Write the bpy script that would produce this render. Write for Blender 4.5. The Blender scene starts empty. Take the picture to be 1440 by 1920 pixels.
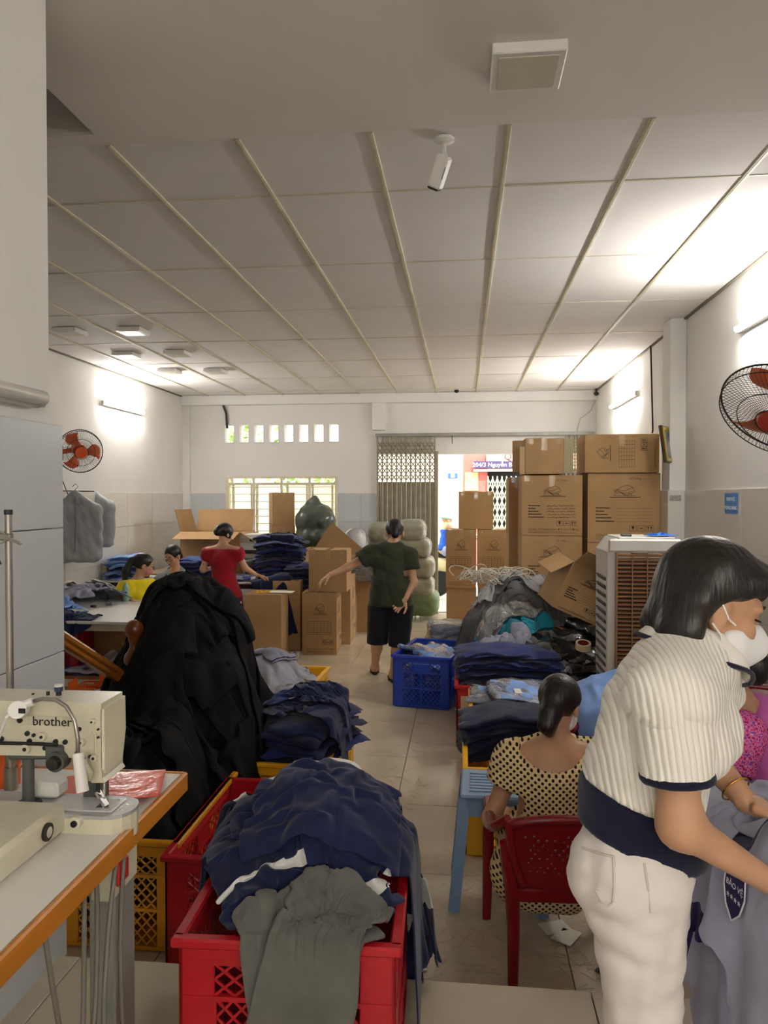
import bpy, bmesh, math, random
import numpy as np
from mathutils import Vector, Matrix

# ------------------------------------------------------------------ camera, world, exposure
SC = bpy.context.scene
C = SC.collection
F, YAW, PIT, CAMZ = 1410.0, .1055, .020, 1.80
cam_d = bpy.data.cameras.new('camera'); cam = bpy.data.objects.new('camera', cam_d); C.objects.link(cam)
cam.location = (0, 0, CAMZ); cam.rotation_euler = (math.pi/2 - PIT, 0, YAW)
cam_d.sensor_fit = 'HORIZONTAL'; cam_d.sensor_width = 36; cam_d.lens = 36*F/1440; cam_d.clip_start = .05
SC.camera = cam
SC.view_settings.view_transform = 'Standard'; SC.view_settings.look = 'None'
SC.view_settings.gamma = 1; SC.view_settings.use_curve_mapping = False
SC.view_settings.exposure = 1.28
W = bpy.data.worlds.new('world'); SC.world = W; W.use_nodes = True
_b = W.node_tree.nodes['Background']; _b.inputs[0].default_value = (.86, .93, 1, 1); _b.inputs[1].default_value = 2.0
_s = bpy.data.lights.new('sun', 'SUN'); _s.energy = 3.5; _s.angle = .02; _s.color = (1, .95, .85)
sun = bpy.data.objects.new('sun', _s); C.objects.link(sun); sun.rotation_euler = (math.radians(38), 0, math.radians(20))
TUBE = 88.0          # radiance of a lit LED tube

# ------------------------------------------------------------------ helpers
R = math.radians
rnd = random.Random(7)
def ray(px, py):
    u = (px-720)/F; v = -(py-960)/F
    c, s = math.cos(PIT), math.sin(PIT); y = c+v*s; z = -s+v*c
    c, s = math.cos(YAW), math.sin(YAW)
    return np.array([u*c-y*s, u*s+y*c, z])
CO = np.array([0, 0, CAMZ])
def at(px, py, Y):
    r = ray(px, py); return r*(Y/r[1])+CO
def gz(px, py, z=0.):
    r = ray(px, py); return r*((z-CAMZ)/r[2])+CO
def gx(px, py, X):
    r = ray(px, py); return r*(X/r[0])+CO

class MB:
    def __init__(s): s.v = []; s.f = []
    def add(s, vs, fs):
        n = len(s.v); s.v += [tuple(map(float, v)) for v in vs]; s.f += [tuple(i+n for i in f) for f in fs]; return s
    def box(s, c, d, rot=None, b=0.):
        x, y, z = [k/2 for k in d]
        if b <= 0:
            vs = [(i*x, j*y, k*z) for i in (-1, 1) for j in (-1, 1) for k in (-1, 1)]
            fs = [(0,1,3,2), (4,6,7,5), (0,4,5,1), (2,3,7,6), (0,2,6,4), (1,5,7,3)]
        else:
            b = min(b, .49*min(d)); vs = []; ix = {}
            for i in (-1, 1):
                for j in (-1, 1):
                    for k in (-1, 1):
                        for ax in range(3):
                            q = [i*(x-b), j*(y-b), k*(z-b)]; q[ax] = (i*x, j*y, k*z)[ax]
                            ix[i, j, k, ax] = len(vs); vs.append(tuple(q))
            fs = []
            for ax in range(3):
                o = [a for a in range(3) if a != ax]
                for sg in (-1, 1):
                    q = []
                    for (m, n) in ((-1,-1), (1,-1), (1,1), (-1,1)):
                        t = [0, 0, 0]; t[ax] = sg; t[o[0]] = m; t[o[1]] = n; q.append(ix[t[0], t[1], t[2], ax])
                    fs.append(tuple(q if (sg > 0) == (ax != 1) else q[::-1]))
            for ax in range(3):
                o = [a for a in range(3) if a != ax]
                for m in (-1, 1):
                    for n in (-1, 1):
                        q = []
                        for sg, fa in ((-1, o[0]), (1, o[0]), (1, o[1]), (-1, o[1])):
                            t = [0, 0, 0]; t[ax] = sg; t[o[0]] = m; t[o[1]] = n; q.append(ix[t[0], t[1], t[2], fa])
                        fs.append(tuple(q))
            for i in (-1, 1):
                for j in (-1, 1):
                    for k in (-1, 1): fs.append((ix[i,j,k,0], ix[i,j,k,1], ix[i,j,k,2]))
        if rot is not None: vs = [rot @ Vector(v) for v in vs]
        return s.add([(v[0]+c[0], v[1]+c[1], v[2]+c[2]) for v in vs], fs)
    def bar(s, p, q, w, h=None, up=(0, 0, 1), b=0.):
        p, q = Vector(p), Vector(q); d = q-p; L = d.length
        if L < 1e-6: return s
        d.normalize(); u = Vector(up)
        if abs(d.dot(u)) > .98: u = Vector((0, 1, 0))
        x = d.cross(u).normalized(); z = x.cross(d)
        M = Matrix((x, d, z)).transposed()
        return s.box((p+q)/2, (w, L, h or w), M, b)
    def cyl(s, p, q, r, r2=None, n=12, cap=True):
        p, q = Vector(p), Vector(q); d = (q-p).normalized(); r2 = r if r2 is None else r2
        u = Vector((0, 0, 1)) if abs(d.z) < .9 else Vector((1, 0, 0))
        x = d.cross(u).normalized(); y = d.cross(x)
        vs = []
        for (o, rr) in ((p, r), (q, r2)):
            for i in range(n):
                a = 2*math.pi*i/n; vs.append(o+x*(rr*math.cos(a))+y*(rr*math.sin(a)))
        fs = [(i, (i+1) % n, n+(i+1) % n, n+i) for i in range(n)]
        if cap: fs += [tuple(range(n))[::-1], tuple(range(n, 2*n))]
        return s.add(vs, fs)
    def tube(s, pts, r, n=8, closed=False):
        pts = [Vector(p) for p in pts]; m = len(pts); vs = []; x = None
        rs = r if hasattr(r, '__len__') else [r]*m
        for i, p in enumerate(pts):
            a = pts[(i-1) % m] if (i or closed) else p; b = pts[(i+1) % m] if (i < m-1 or closed) else p
            d = (b-a)
            d = d.normalized() if d.length > 1e-9 else Vector((0, 0, 1))
            if x is None:
                u = Vector((0, 0, 1)) if abs(d.z) < .9 else Vector((1, 0, 0)); x = d.cross(u).normalized()
            x = (x-d*x.dot(d)); x = x.normalized() if x.length > 1e-6 else d.orthogonal().normalized()
            y = d.cross(x)
            for k in range(n):
                t = 2*math.pi*k/n; vs.append(p+x*(rs[i]*math.cos(t))+y*(rs[i]*math.sin(t)))
        fs = []
        for i in range(m if closed else m-1):
            j = (i+1) % m
            for k in range(n): fs.append((i*n+k, i*n+(k+1) % n, j*n+(k+1) % n, j*n+k))
        if not closed: fs += [tuple(range(n))[::-1], tuple(range((m-1)*n, m*n))]
        return s.add(vs, fs)
    def lathe(s, prof, n=20, c=(0, 0, 0), ax=None):
        vs = []; fs = []; m = len(prof)
        for (r, z) in prof:
            for k in range(n):
                t = 2*math.pi*k/n; v = Vector((r*math.cos(t), r*math.sin(t), z))
                if ax is not None: v = ax @ v
                vs.append(v+Vector(c))
        for i in range(m-1):
            for k in range(n): fs.append((i*n+k, i*n+(k+1) % n, (i+1)*n+(k+1) % n, (i+1)*n+k))
        fs += [tuple(range(n))[::-1], tuple(range((m-1)*n, m*n))]
        return s.add(vs, fs)
    def prism(s, poly, o, u, v, t):
        """polygon of (a,b) in the plane o + a*u + b*v, extruded by vector t"""
        o, u, v, t = Vector(o), Vector(u), Vector(v), Vector(t); n = len(poly)
        vs = [o+u*a+v*b for a, b in poly]; vs += [p+t for p in vs]
        fs = [tuple(range(n))[::-1], tuple(range(n, 2*n))]+[(i, (i+1) % n, n+(i+1) % n, n+i) for i in range(n)]
        return s.add(vs, fs)
    def sphere(s, c, r, n=14, m=9, sc=(1, 1, 1), rot=None):
        vs = []; fs = []
        for i in range(m+1):
            a = math.pi*i/m
            for k in range(n):
                t = 2*math.pi*k/n
                v = Vector((r*sc[0]*math.sin(a)*math.cos(t), r*sc[1]*math.sin(a)*math.sin(t), r*sc[2]*math.cos(a)))
                if rot is not None: v = rot @ v
                vs.append(v+Vector(c))
        for i in range(m):
            for k in range(n): fs.append((i*n+k, (i+1)*n+k, (i+1)*n+(k+1) % n, i*n+(k+1) % n))
        return s.add(vs, fs)
    def mesh(s, name, smooth=False):
        me = bpy.data.meshes.new(name); me.from_pydata(s.v, [], s.f); me.validate()
        if smooth: shade(me, smooth)
        return me
    def build(s, name, m, parent=None, smooth=False, kind=None, label=None):
        return link(name, s.mesh(name, smooth), m, parent, kind, label)

def shade(me, ang=True):
    n = len(me.polygons); me.polygons.foreach_set('use_smooth', np.ones(n, dtype=bool))
    if ang is not True:
        try: me.set_sharp_from_angle(angle=R(ang))
        except Exception: pass
    me.update()
def link(name, me, m, parent=None, kind=None, label=None):
    o = bpy.data.objects.new(name, me); C.objects.link(o)
    if m is not None:
        me.materials.clear(); me.materials.append(m)
    if parent is not None: o.parent = parent
    if kind: o['kind'] = kind
    if label: o['label'] = label
    return o
def tag(o, label, cat, group=None, kind=None):
    o['label'] = label; o['category'] = cat
    if group: o['group'] = group
    if kind: o['kind'] = kind
    return o
def thing(name, label, cat, loc=(0, 0, 0), rz=0., group=None):
    o = bpy.data.objects.new(name, None); C.objects.link(o); o.empty_display_size = .05
    o.location = loc; o.rotation_euler = (0, 0, rz)
    return tag(o, label, cat, group)
def dup(root, loc=None, rz=None, label=None, group=None, rot=None):
    r = root.copy(); C.objects.link(r)
    if loc is not None: r.location = loc
    if rz is not None: r.rotation_euler = (0, 0, rz)
    if rot is not None: r.rotation_euler = rot
    if label: r['label'] = label
    if group: r['group'] = group
    for ch in root.children:
        c = ch.copy(); C.objects.link(c); c.parent = r
        for g in ch.children:
            d = g.copy(); C.objects.link(d); d.parent = c
    return r
def struct(o): o['kind'] = 'structure'; return o

# ------------------------------------------------------------------ materials
MATS = {}
def mat(name, col, rough=.6, metal=0., var=0., vs=6., bump=0., bs=40., spec=.5, emis=None, es=0., alpha=1., sub=0., coat=0., stretch=None, sheen=0., trans=0., bump2=0., bs2=200.):
    if name in MATS: return MATS[name]
    m = bpy.data.materials.new(name); m.use_nodes = True; nt = m.node_tree; N = nt.nodes; L = nt.links
    p = N['Principled BSDF']; c4 = tuple(col)+(1,)
    p.inputs['Base Color'].default_value = c4; p.inputs['Roughness'].default_value = rough; p.inputs['Metallic'].default_value = metal
    p.inputs['Specular IOR Level'].default_value = spec
    if emis is not None: p.inputs['Emission Color'].default_value = tuple(emis)+(1,); p.inputs['Emission Strength'].default_value = es
    if alpha < 1: p.inputs['Alpha'].default_value = alpha
    if sub: p.inputs['Subsurface Weight'].default_value = sub; p.inputs['Subsurface Radius'].default_value = (.02, .008, .004); p.inputs['Subsurface Scale'].default_value = .3
    if coat: p.inputs['Coat Weight'].default_value = coat; p.inputs['Coat Roughness'].default_value = .08
    if sheen: p.inputs['Sheen Weight'].default_value = sheen
    if trans: p.inputs['Transmission Weight'].default_value = trans
    tc = N.new('ShaderNodeTexCoord'); src = tc.outputs['Object']
    if stretch:
        mp = N.new('ShaderNodeMapping'); mp.inputs['Scale'].default_value = stretch; L.new(src, mp.inputs[0]); src = mp.outputs[0]
    if var:
        no = N.new('ShaderNodeTexNoise'); no.inputs['Scale'].default_value = vs; no.inputs['Detail'].default_value = 5; L.new(src, no.inputs['Vector'])
        mx = N.new('ShaderNodeMix'); mx.data_type = 'RGBA'
        mx.inputs[6].default_value = tuple(max(0, k*(1-var)) for k in col)+(1,); mx.inputs[7].default_value = tuple(min(1, k*(1+var)) for k in col)+(1,)
        rp = N.new('ShaderNodeMapRange'); rp.inputs[1].default_value = .3; rp.inputs[2].default_value = .7
        L.new(no.outputs[0], rp.inputs[0]); L.new(rp.outputs[0], mx.inputs[0]); L.new(mx.outputs[2], p.inputs['Base Color'])
    nrm = None
    for (bb, ss) in ((bump, bs), (bump2, bs2)):
        if bb:
            no = N.new('ShaderNodeTexNoise'); no.inputs['Scale'].default_value = ss; no.inputs['Detail'].default_value = 4; L.new(src, no.inputs['Vector'])
            bp = N.new('ShaderNodeBump'); bp.inputs['Strength'].default_value = min(1, bb); bp.inputs['Distance'].default_value = .02*bb
            L.new(no.outputs[0], bp.inputs['Height'])
            if nrm is not None: L.new(nrm, bp.inputs['Normal'])
            nrm = bp.outputs[0]
    if nrm is not None: L.new(nrm, p.inputs['Normal'])
    MATS[name] = m; return m
def srgb(r, g, b):
    f = lambda c: (c/255/12.92) if c/255 <= .04045 else ((c/255+.055)/1.055)**2.4
    return (f(r), f(g), f(b))
def cloth(name, rgb, var=.18, bump=.35, bs=14, rough=.85, sheen=.15):
    return mat('fabric_'+name, srgb(*rgb), rough, var=var, vs=9, bump=bump, bs=bs, sheen=sheen, spec=.2, bump2=.12, bs2=420)
def plastic(name, rgb, rough=.35): return mat('plastic_'+name, srgb(*rgb), rough, var=.07, vs=5)

M_wall = mat('wall_paint', srgb(232, 230, 226), .75, var=.03, vs=1.6, bump=.05, bs=9)
M_wain = mat('wainscot_tile', srgb(214, 212, 206), .22, var=.03, vs=1.2)
M_wainb = mat('wainscot_tile_cool', srgb(200, 205, 208), .25, var=.03, vs=1.2)
M_ceil = mat('ceiling_panel', srgb(234, 231, 228), .8, var=.025, vs=2.2)
M_plas = mat('ceiling_plaster', srgb(230, 225, 219), .8, var=.03, vs=1.0)
M_grid = mat('ceiling_grid', srgb(206, 200, 172), .5, var=.12, vs=4)
M_gap = mat('joint_dark', srgb(120, 112, 98), .9)
M_floor = mat('floor_tile', srgb(208, 194, 170), .20, var=.11, vs=2.6, bump=.02, bs=6)
M_plat = mat('platform_tile', srgb(194, 182, 160), .25, var=.10, vs=3.2)
M_grout = mat('grout', srgb(118, 108, 94), .9)
M_white = mat('white_plastic', srgb(232, 230, 224), .4)
M_black = mat('black_plastic', srgb(24, 24, 25), .45)
M_dark = mat('dark_metal', srgb(58, 56, 52), .45, .6, var=.2)
M_steel = mat('steel', srgb(170, 165, 155), .35, .85, var=.15)
M_chrome = mat('chrome', srgb(215, 215, 215), .14, 1.0)
M_tube = mat('lit_tube', (1, 1, 1), .4, emis=(1.0, .97, .92), es=TUBE)
M_wood = mat('varnished_wood', srgb(128, 66, 22), .22, var=.35, vs=7, stretch=(1, 1, .12), coat=.5)
M_wood2 = mat('handrail_wood', srgb(160, 96, 36), .25, var=.3, vs=9, stretch=(.3, .3, .3), coat=.4)
# ------------------------------------------------------------------ room shell
XL, XR, YB, ZC, YE, ZP = -4.46, 1.98, 11.65, 3.40, 2.27, .325
WT = 1.86                        # top of the wall tiles
def tile_rows(parent, name, mt, x0, x1, y0, y1, sx, sy, ox, oy, z, t=.012, gap=.004):
    """floor tiles, each its own piece"""
    cache = {}
    i0 = math.floor((x0-ox)/sx); j0 = math.floor((y0-oy)/sy)
    for i in range(i0, int((x1-ox)/sx)+1):
        for j in range(j0, int((y1-oy)/sy)+1):
            a, b = max(x0, ox+i*sx)+gap/2, min(x1, ox+(i+1)*sx)-gap/2; c, d = max(y0, oy+j*sy)+gap/2, min(y1, oy+(j+1)*sy)-gap/2
            if b-a < .02 or d-c < .02: continue
            k = (round(b-a, 3), round(d-c, 3))
            if k not in cache: cache[k] = MB().box((0, 0, -t/2), (b-a, d-c, t), b=.0015).mesh(name)
            o = link(name, cache[k], mt, parent); o.location = ((a+b)/2, (c+d)/2, z)
fl = struct(MB().box(((XL+XR)/2, (YE+YB)/2, -.06), (XR-XL+.4, YB-YE+.4, .1)).build('floor', M_grout))
tile_rows(fl, 'floor_tile', M_floor, XL, XR, YE, YB, .8, .8, -.39, .36, 0)
pl = struct(MB().box(((-1.31+XR)/2, (YE-4)/2, ZP/2-.012), (XR+1.31, YE+4, ZP-.012)).build('floor', M_grout)); pl['label'] = 'raised tiled platform floor in the foreground'
tile_rows(pl, 'platform_tile', M_plat, -1.31, XR, -4, YE, .8, .8, -.42, YE-.8*8, ZP)

def wall_tiles(parent, axis, pos, a0, a1, z0, z1, mt, out, sw=.8, sh=.45, off=0., t=.010, gap=.004):
    cache = {}
    n0 = math.floor((a0-off)/sw)
    for i in range(n0, int((a1-off)/sw)+1):
        a, b = max(a0, off+i*sw)+gap/2, min(a1, off+(i+1)*sw)-gap/2
        if b-a < .02: continue
        z = z1
        while z > z0+.02:
            zl = max(z0, z-sh); k = (round(b-a, 3), round(z-zl, 3))
            if k not in cache: cache[k] = MB().box((0, 0, 0), ((b-a), t, z-zl-gap) if axis == 'y' else (t, b-a, z-zl-gap), b=.0012).mesh('wall_tile')
            o = link('wall_tile', cache[k], mt, parent)
            o.location = ((a+b)/2, pos+out*t/2, (z+zl)/2) if axis == 'y' else (pos+out*t/2, (a+b)/2, (z+zl)/2)
            z = zl
# left wall
wl = struct(MB().box((XL-.1, 4.65, ZC/2), (.2, 14.3, ZC+3)).build('wall_left', M_wall))
wall_tiles(wl, 'x', XL, 5.2, YB, .0, WT, M_wain, 1)
# right wall with its pilaster
wr = struct(MB().box((XR+.1, 3.8, ZC/2), (.2, 16, ZC+.4)).build('wall_right', M_wall))
wall_tiles(wr, 'x', XR, 3.0, YB, .0, WT, M_wain, 1*-1)
PY = gx(1266, 760, XR-.06)[1]
MB().box((XR-.07, PY, ZC/2), (.14, .26, ZC), b=.004).build('pilaster', M_wall, wr)
MB().box((XR-.076, PY, WT/2), (.156, .276, WT), b=.003).build('pilaster_tile', M_wain, wr)
# back wall with openings
wx = (at(424, 900, YB)[0], at(633, 900, YB)[0]); wz = (.95, at(500, 893, YB)[2])
gxl, gxr = at(708, 900, YB)[0], at(1112, 900, YB)[0]; gzt = at(880, 851, YB)[2]
vz = (at(500, 829, YB)[2], at(500, 796, YB)[2])
vents = [(at(422+30.2*i-(1 if i == 0 else 0), 810, YB)[0], at(422+30.2*i+17, 810, YB)[0]) for i in range(7)]
vents = [(vents[0][0]+k*(at(617, 810, YB)[0]-vents[0][0])/7,)*1 for k in range(8)]
vw = at(440, 810, YB)[0]-at(423, 810, YB)[0]
vents = [(v[0], v[0]+vw) for v in vents]
bw = MB(); TH = .22
def wbox(x0, x1, z0, z1): bw.box(((x0+x1)/2, YB+TH/2, (z0+z1)/2), (x1-x0, TH, z1-z0))
wbox(XL-.2, wx[0], 0, vz[0]); wbox(wx[1], gxl, 0, vz[0]); wbox(wx[0], wx[1], 0, wz[0]); wbox(wx[0], wx[1], wz[1], vz[0])
wbox(gxr, XR+.2, 0, ZC+.2); wbox(gxl, gxr, gzt, ZC+.2)
wbox(XL-.2, gxl, vz[1], ZC+.2)
e = [XL-.2]+[q for v in vents for q in v]+[gxl]
for i in range(0, len(e), 2): wbox(e[i], e[i+1], vz[0], vz[1])
wb = struct(bw.build('wall_back', M_wall))
wall_tiles(wb, 'y', YB, XL, wx[0], 0, WT, M_wainb, -1)
wall_tiles(wb, 'y', YB, wx[1], gxl, 0, WT, M_wainb, -1)
wall_tiles(wb, 'y', YB, wx[0], wx[1], 0, wz[0], M_wainb, -1)
MB().box((XL+.06, YB-.03, ZC/2), (.12, .06, ZC), b=.004).build('pilaster', M_wall, wb)
MB().box((at(711, 780, YB)[0], YB-.05, (WT+ZC)/2+.5), (.2, .1, ZC-WT-.95), b=.004).build('pilaster', M_wall, wb)
MB().box(((XL+XR)/2, YB-.05, ZC-.075), (XR-XL, .14, .15), b=.006).build('beam', M_wall, wb)
for v in vents:                  # plastered reveals of the air holes
    MB().box(((v[0]+v[1])/2, YB+.02, vz[0]-.006), (vw+.02, .08, .012)).build('vent_sill', M_wall, wb)

# window: frame, mullions, bars, sashes
M_wfr = mat('window_paint', srgb(226, 217, 190), .45, var=.06)
win = struct(bpy.data.objects.new('window_1', None)); C.objects.link(win); win['label'] = 'barred cream steel window in the back wall'
wy = YB+.03; wW = wx[1]-wx[0]; wH = wz[1]-wz[0]
for x in (wx[0]+.02, wx[1]-.02): MB().box((x, wy, (wz[0]+wz[1])/2), (.05, .08, wH), b=.004).build('frame_stile', M_wfr, win)
for z in (wz[0]+.02, wz[1]-.015, wz[1]-.12): MB().box(((wx[0]+wx[1])/2, wy, z), (wW, .06, .04), b=.004).build('frame_rail', M_wfr, win)
for k, fx in enumerate((.06, .225, .275, .5, .55, .725, .775, .95)):
    MB().box((wx[0]+fx*wW, wy+.01, (wz[0]+wz[1])/2-.06), (.028 if k % 2 else .035, .05, wH-.12), b=.003).build('mullion', M_wfr, win)
for fx in (.25, .5, .75): MB().box((wx[0]+fx*wW, wy-.01, (wz[0]+wz[1])/2), (.035, .05, wH), b=.003).build('mullion', M_wfr, win)
nb = 9
for k in range(nb): MB().cyl((wx[0]+.03, wy-.03, wz[0]+.08+k*(wH-.25)/(nb-1)), (wx[1]-.03, wy-.03, wz[0]+.08+k*(wH-.25)/(nb-1)), .007, n=6).build('bar', M_wfr, win)
M_glass = mat('frosted_pane', srgb(250, 244, 222), .6, trans=.75, spec=.3)
for k in range(4):
    x0, x1 = wx[0]+(.25*k+.03)*wW, wx[0]+(.25*k+.215)*wW
    MB().box(((x0+x1)/2, wy+.06, (wz[0]+wz[1])/2-.06), (x1-x0, .006, wH-.16)).build('pane', M_glass, win)

# ceilings ---------------------------------------------------------
GX0, GY0 = .1895, 3.945
ce = struct(MB().box(((XL+XR)/2, (3.27+YB)/2, ZC+.08), (XR-XL+.4, YB-3.27+.2, .1)).build('ceiling', M_gap))
ys = [3.29]+[GY0+1.2*k for k in range(7)]+[YB-.12]
xs = [XL]+[GX0+.6*k for k in range(-7, 3)]+[XR]
cache = {}
crnd = random.Random(3)
for i in range(len(xs)-1):
    for j in range(len(ys)-1):
        w, d = xs[i+1]-xs[i]-.008, ys[j+1]-ys[j]-.008; k = (round(w, 3), round(d, 3))
        if w < .03: continue
        if k not in cache: cache[k] = MB().box((0, 0, .008), (w, d, .016), b=.002).mesh('ceiling_panel')
        o = link('ceiling_panel', cache[k], M_ceil, ce); o.location = ((xs[i]+xs[i+1])/2, (ys[j]+ys[j+1])/2, ZC+crnd.uniform(-.001, .002)); o.rotation_euler = (crnd.uniform(-.002, .002), crnd.uniform(-.003, .003), 0)
for x in xs[1:-1]:
    MB().box((x, (3.29+YB)/2, ZC-.003), (.026, YB-3.3, .012), b=.002).build('grid_runner', M_grid, ce)
    MB().box((x, (3.29+YB)/2, ZC-.0095), (.009, YB-3.3, .003)).build('grid_runner_web', M_grid, ce)
for y in ys[1:-1]: MB().box(((XL+XR)/2, y, ZC+.001), (XR-XL, .012, .008)).build('cross_tee', M_grid, ce)
MB().box((XR-.012, (3.29+YB)/2, ZC-.004), (.024, YB-3.3, .02)).build('edge_trim', M_gap, ce)
MB().box((XL+.012, (3.29+YB)/2, ZC-.004), (.024, YB-3.3, .02)).build('edge_trim', M_gap, ce)
# plaster soffit over the platform, open over the stairwell on the left
XS = -1.61
pm = MB()
pm.box(((XS+XR)/2, (-4+3.27)/2, ZC+.035), (XR-XS, 7.27, .1)); pm.box(((XL+XS)/2, 3.22, ZC+.035), (XS-XL, .1, .1))
so = struct(pm.build('ceiling', M_plas)); so['label'] = 'plain plaster soffit above the foreground platform'
struct(MB().box((XS-.0, .4, ZC+.55), (.02, 5.6, 1.1)).build('wall_stairwell', M_plas))
struct(MB().box((XS-1.4, 3.18, ZC+.55), (2.8, .03, 1.1)).build('wall_stairwell', M_plas))
struct(MB().box((XS-1.4, .4, ZC+1.1), (3, 5.8, .04)).build('ceiling_stairwell', M_plas))
# partition on the left, tiled below
XP = -1.31
wp = struct(MB().box((XP-.075, (YE-4)/2+.0, ZC/2), (.15, YE+4, ZC)).build('wall_partition', M_wall))
for (y0, y1) in ((-.5, .65), (.65, 1.45), (1.45, YE+.045)):
    for (z0, z1) in ((.3, 1.30), (1.30, 1.70), (1.70, 2.03)):
        MB().box((XP-.01, (y0+y1)/2, (z0+z1)/2), (.06, y1-y0-.003, z1-z0-.003), b=.002).build('wall_tile', M_wainb, wp)
# rest of the building behind the camera
struct(MB().box((.3, -4.1, ZC/2), (3.6, .2, ZC)).build('wall_rear', M_wall))

# LED tubes ----------------------------------------------------------
def tube_light(p, q, out, label, lit=True, r=.016):
    p, q, out = Vector(p), Vector(q), Vector(out); c = (p+q)/2; d = (q-p).normalized()
    t = thing('tube_light', label, 'light', c)
    MB().bar(p-c+out*.02, q-c+out*.02, .05 if abs(out.z) > .5 else .04, .05 if abs(out.z) < .5 else .04, up=(0, 0, 1), b=.003).build('batten', M_white, t)
    g = MB(); sd = d.cross(out); vs = []        # half round diffuser on the front of the batten
    for e_ in (p-c+d*.02, q-c-d*.02):
        for k in range(9): a_ = -1.8+3.6*k/8; vs.append(e_+out*(.052+r*math.cos(a_))+sd*(r*1.1*math.sin(a_)))
    g.add(vs, [(k, k+1, k+10, k+9) for k in range(8)]+[(0, 9, 17, 8)]+[tuple(range(9)), tuple(range(17, 8, -1))]); g.build('tube', M_tube if lit else mat('tube_off', srgb(205, 203, 196), .3), t, smooth=40)
    for s_ in (p+d*.01, q-d*.01): MB().bar(s_-c+out*.03-d*.014, s_-c+out*.03+d*.014, .036, .05, b=.004).build('end_cap', mat('tube_cap', srgb(190, 188, 180), .4), t)
    return t
a = gx(188, 756, XL); b_ = gx(264, 774, XL); z = (a[2]+b_[2])/2
tube_light((XL, a[1], z), (XL, b_[1], z), (1, 0, 0), 'lit white tube light on the left wall above the orange fan')
a = gx(60, 622, XL); b_ = gx(131, 641, XL)
tube_light((XL, b_[1]-1.2, b_[2]), (XL, b_[1], b_[2]), (1, 0, 0), 'lit tube light high on the left wall, cut off by the white partition')
a = gx(1152, 762, XR); b_ = gx(1198, 738, XR); z = (a[2]+b_[2])/2
tube_light((XR, a[1], z), (XR, b_[1], z), (-1, 0, 0), 'lit tube light on the right wall above the tall carton stack')
a = gx(1393, 618, XR)
tube_light((XR, a[1], a[2]), (XR, a[1]-1.2, a[2]), (-1, 0, 0), 'lit tube light on the right wall above the wall fan')
a = gx(58, 749, XP)
tube_light((XP, a[1]-1.2, a[2]), (XP, a[1], a[2]), (1, 0, 0), 'unlit tube light on the near left partition', lit=False, r=.02)
tube_light((-.6, -3.98, 2.7), (1.0, -3.98, 2.7), (0, 1, 0), 'added unseen fill tube on the rear wall behind the viewer')  # fill lamp added out of view to brighten the near end
tube_light((XR, -2.6, 2.75), (XR, -1.4, 2.75), (-1, 0, 0), 'added unseen fill tube on the right wall behind the viewer')  # second unseen lamp, also added as fill for the foreground
# square ceiling lamps
def square_lamp(x, y, z, s, label, group=None, h=.04):
    t = thing('ceiling_lamp', label, 'light', (x, y, z), group=group)
    MB().box((0, 0, -h/2), (s, s, h), b=.004).build('housing', M_white, t)
    MB().box((0, 0, -h-.001), (s*.8, s*.8, .004)).build('diffuser', mat('lamp_diffuser', srgb(206, 203, 186), .35), t)
    return t
p = gz(988, 118, ZC-.02); square_lamp(p[0], p[1], ZC-.015, .26, 'large square surface lamp on the plaster soffit')
for (px, py, l) in ((131, 623, 'square ceiling lamp nearest the white partition'), (249, 622, 'square ceiling lamp, right one of the nearest pair'), (237, 667, 'square ceiling lamp, left one of the middle pair'),
                    (333, 664, 'square ceiling lamp, right one of the middle pair'), (318, 697, 'square ceiling lamp, left one of the farthest pair'), (404, 697, 'square ceiling lamp, right one of the farthest pair')):
    p = gz(px, py, ZC-.03); square_lamp(p[0], p[1], ZC-.005, .24, l, 'small square ceiling lamps')

struct(MB().box((-2.9, -2.4, 2.2), (3.4, .1, 4.6)).build('wall_stairwell', M_plas))

struct(MB().box((-2.9, -.1, .2), (3.2, 4.8, .2)).build('floor', M_plat))['label'] = 'floor of the stair corner behind the partition'
struct(MB().box((XL+.02, .4, ZC+.6), (.04, 5.8, 1.3)).build('wall_stairwell', M_plas))
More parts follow.
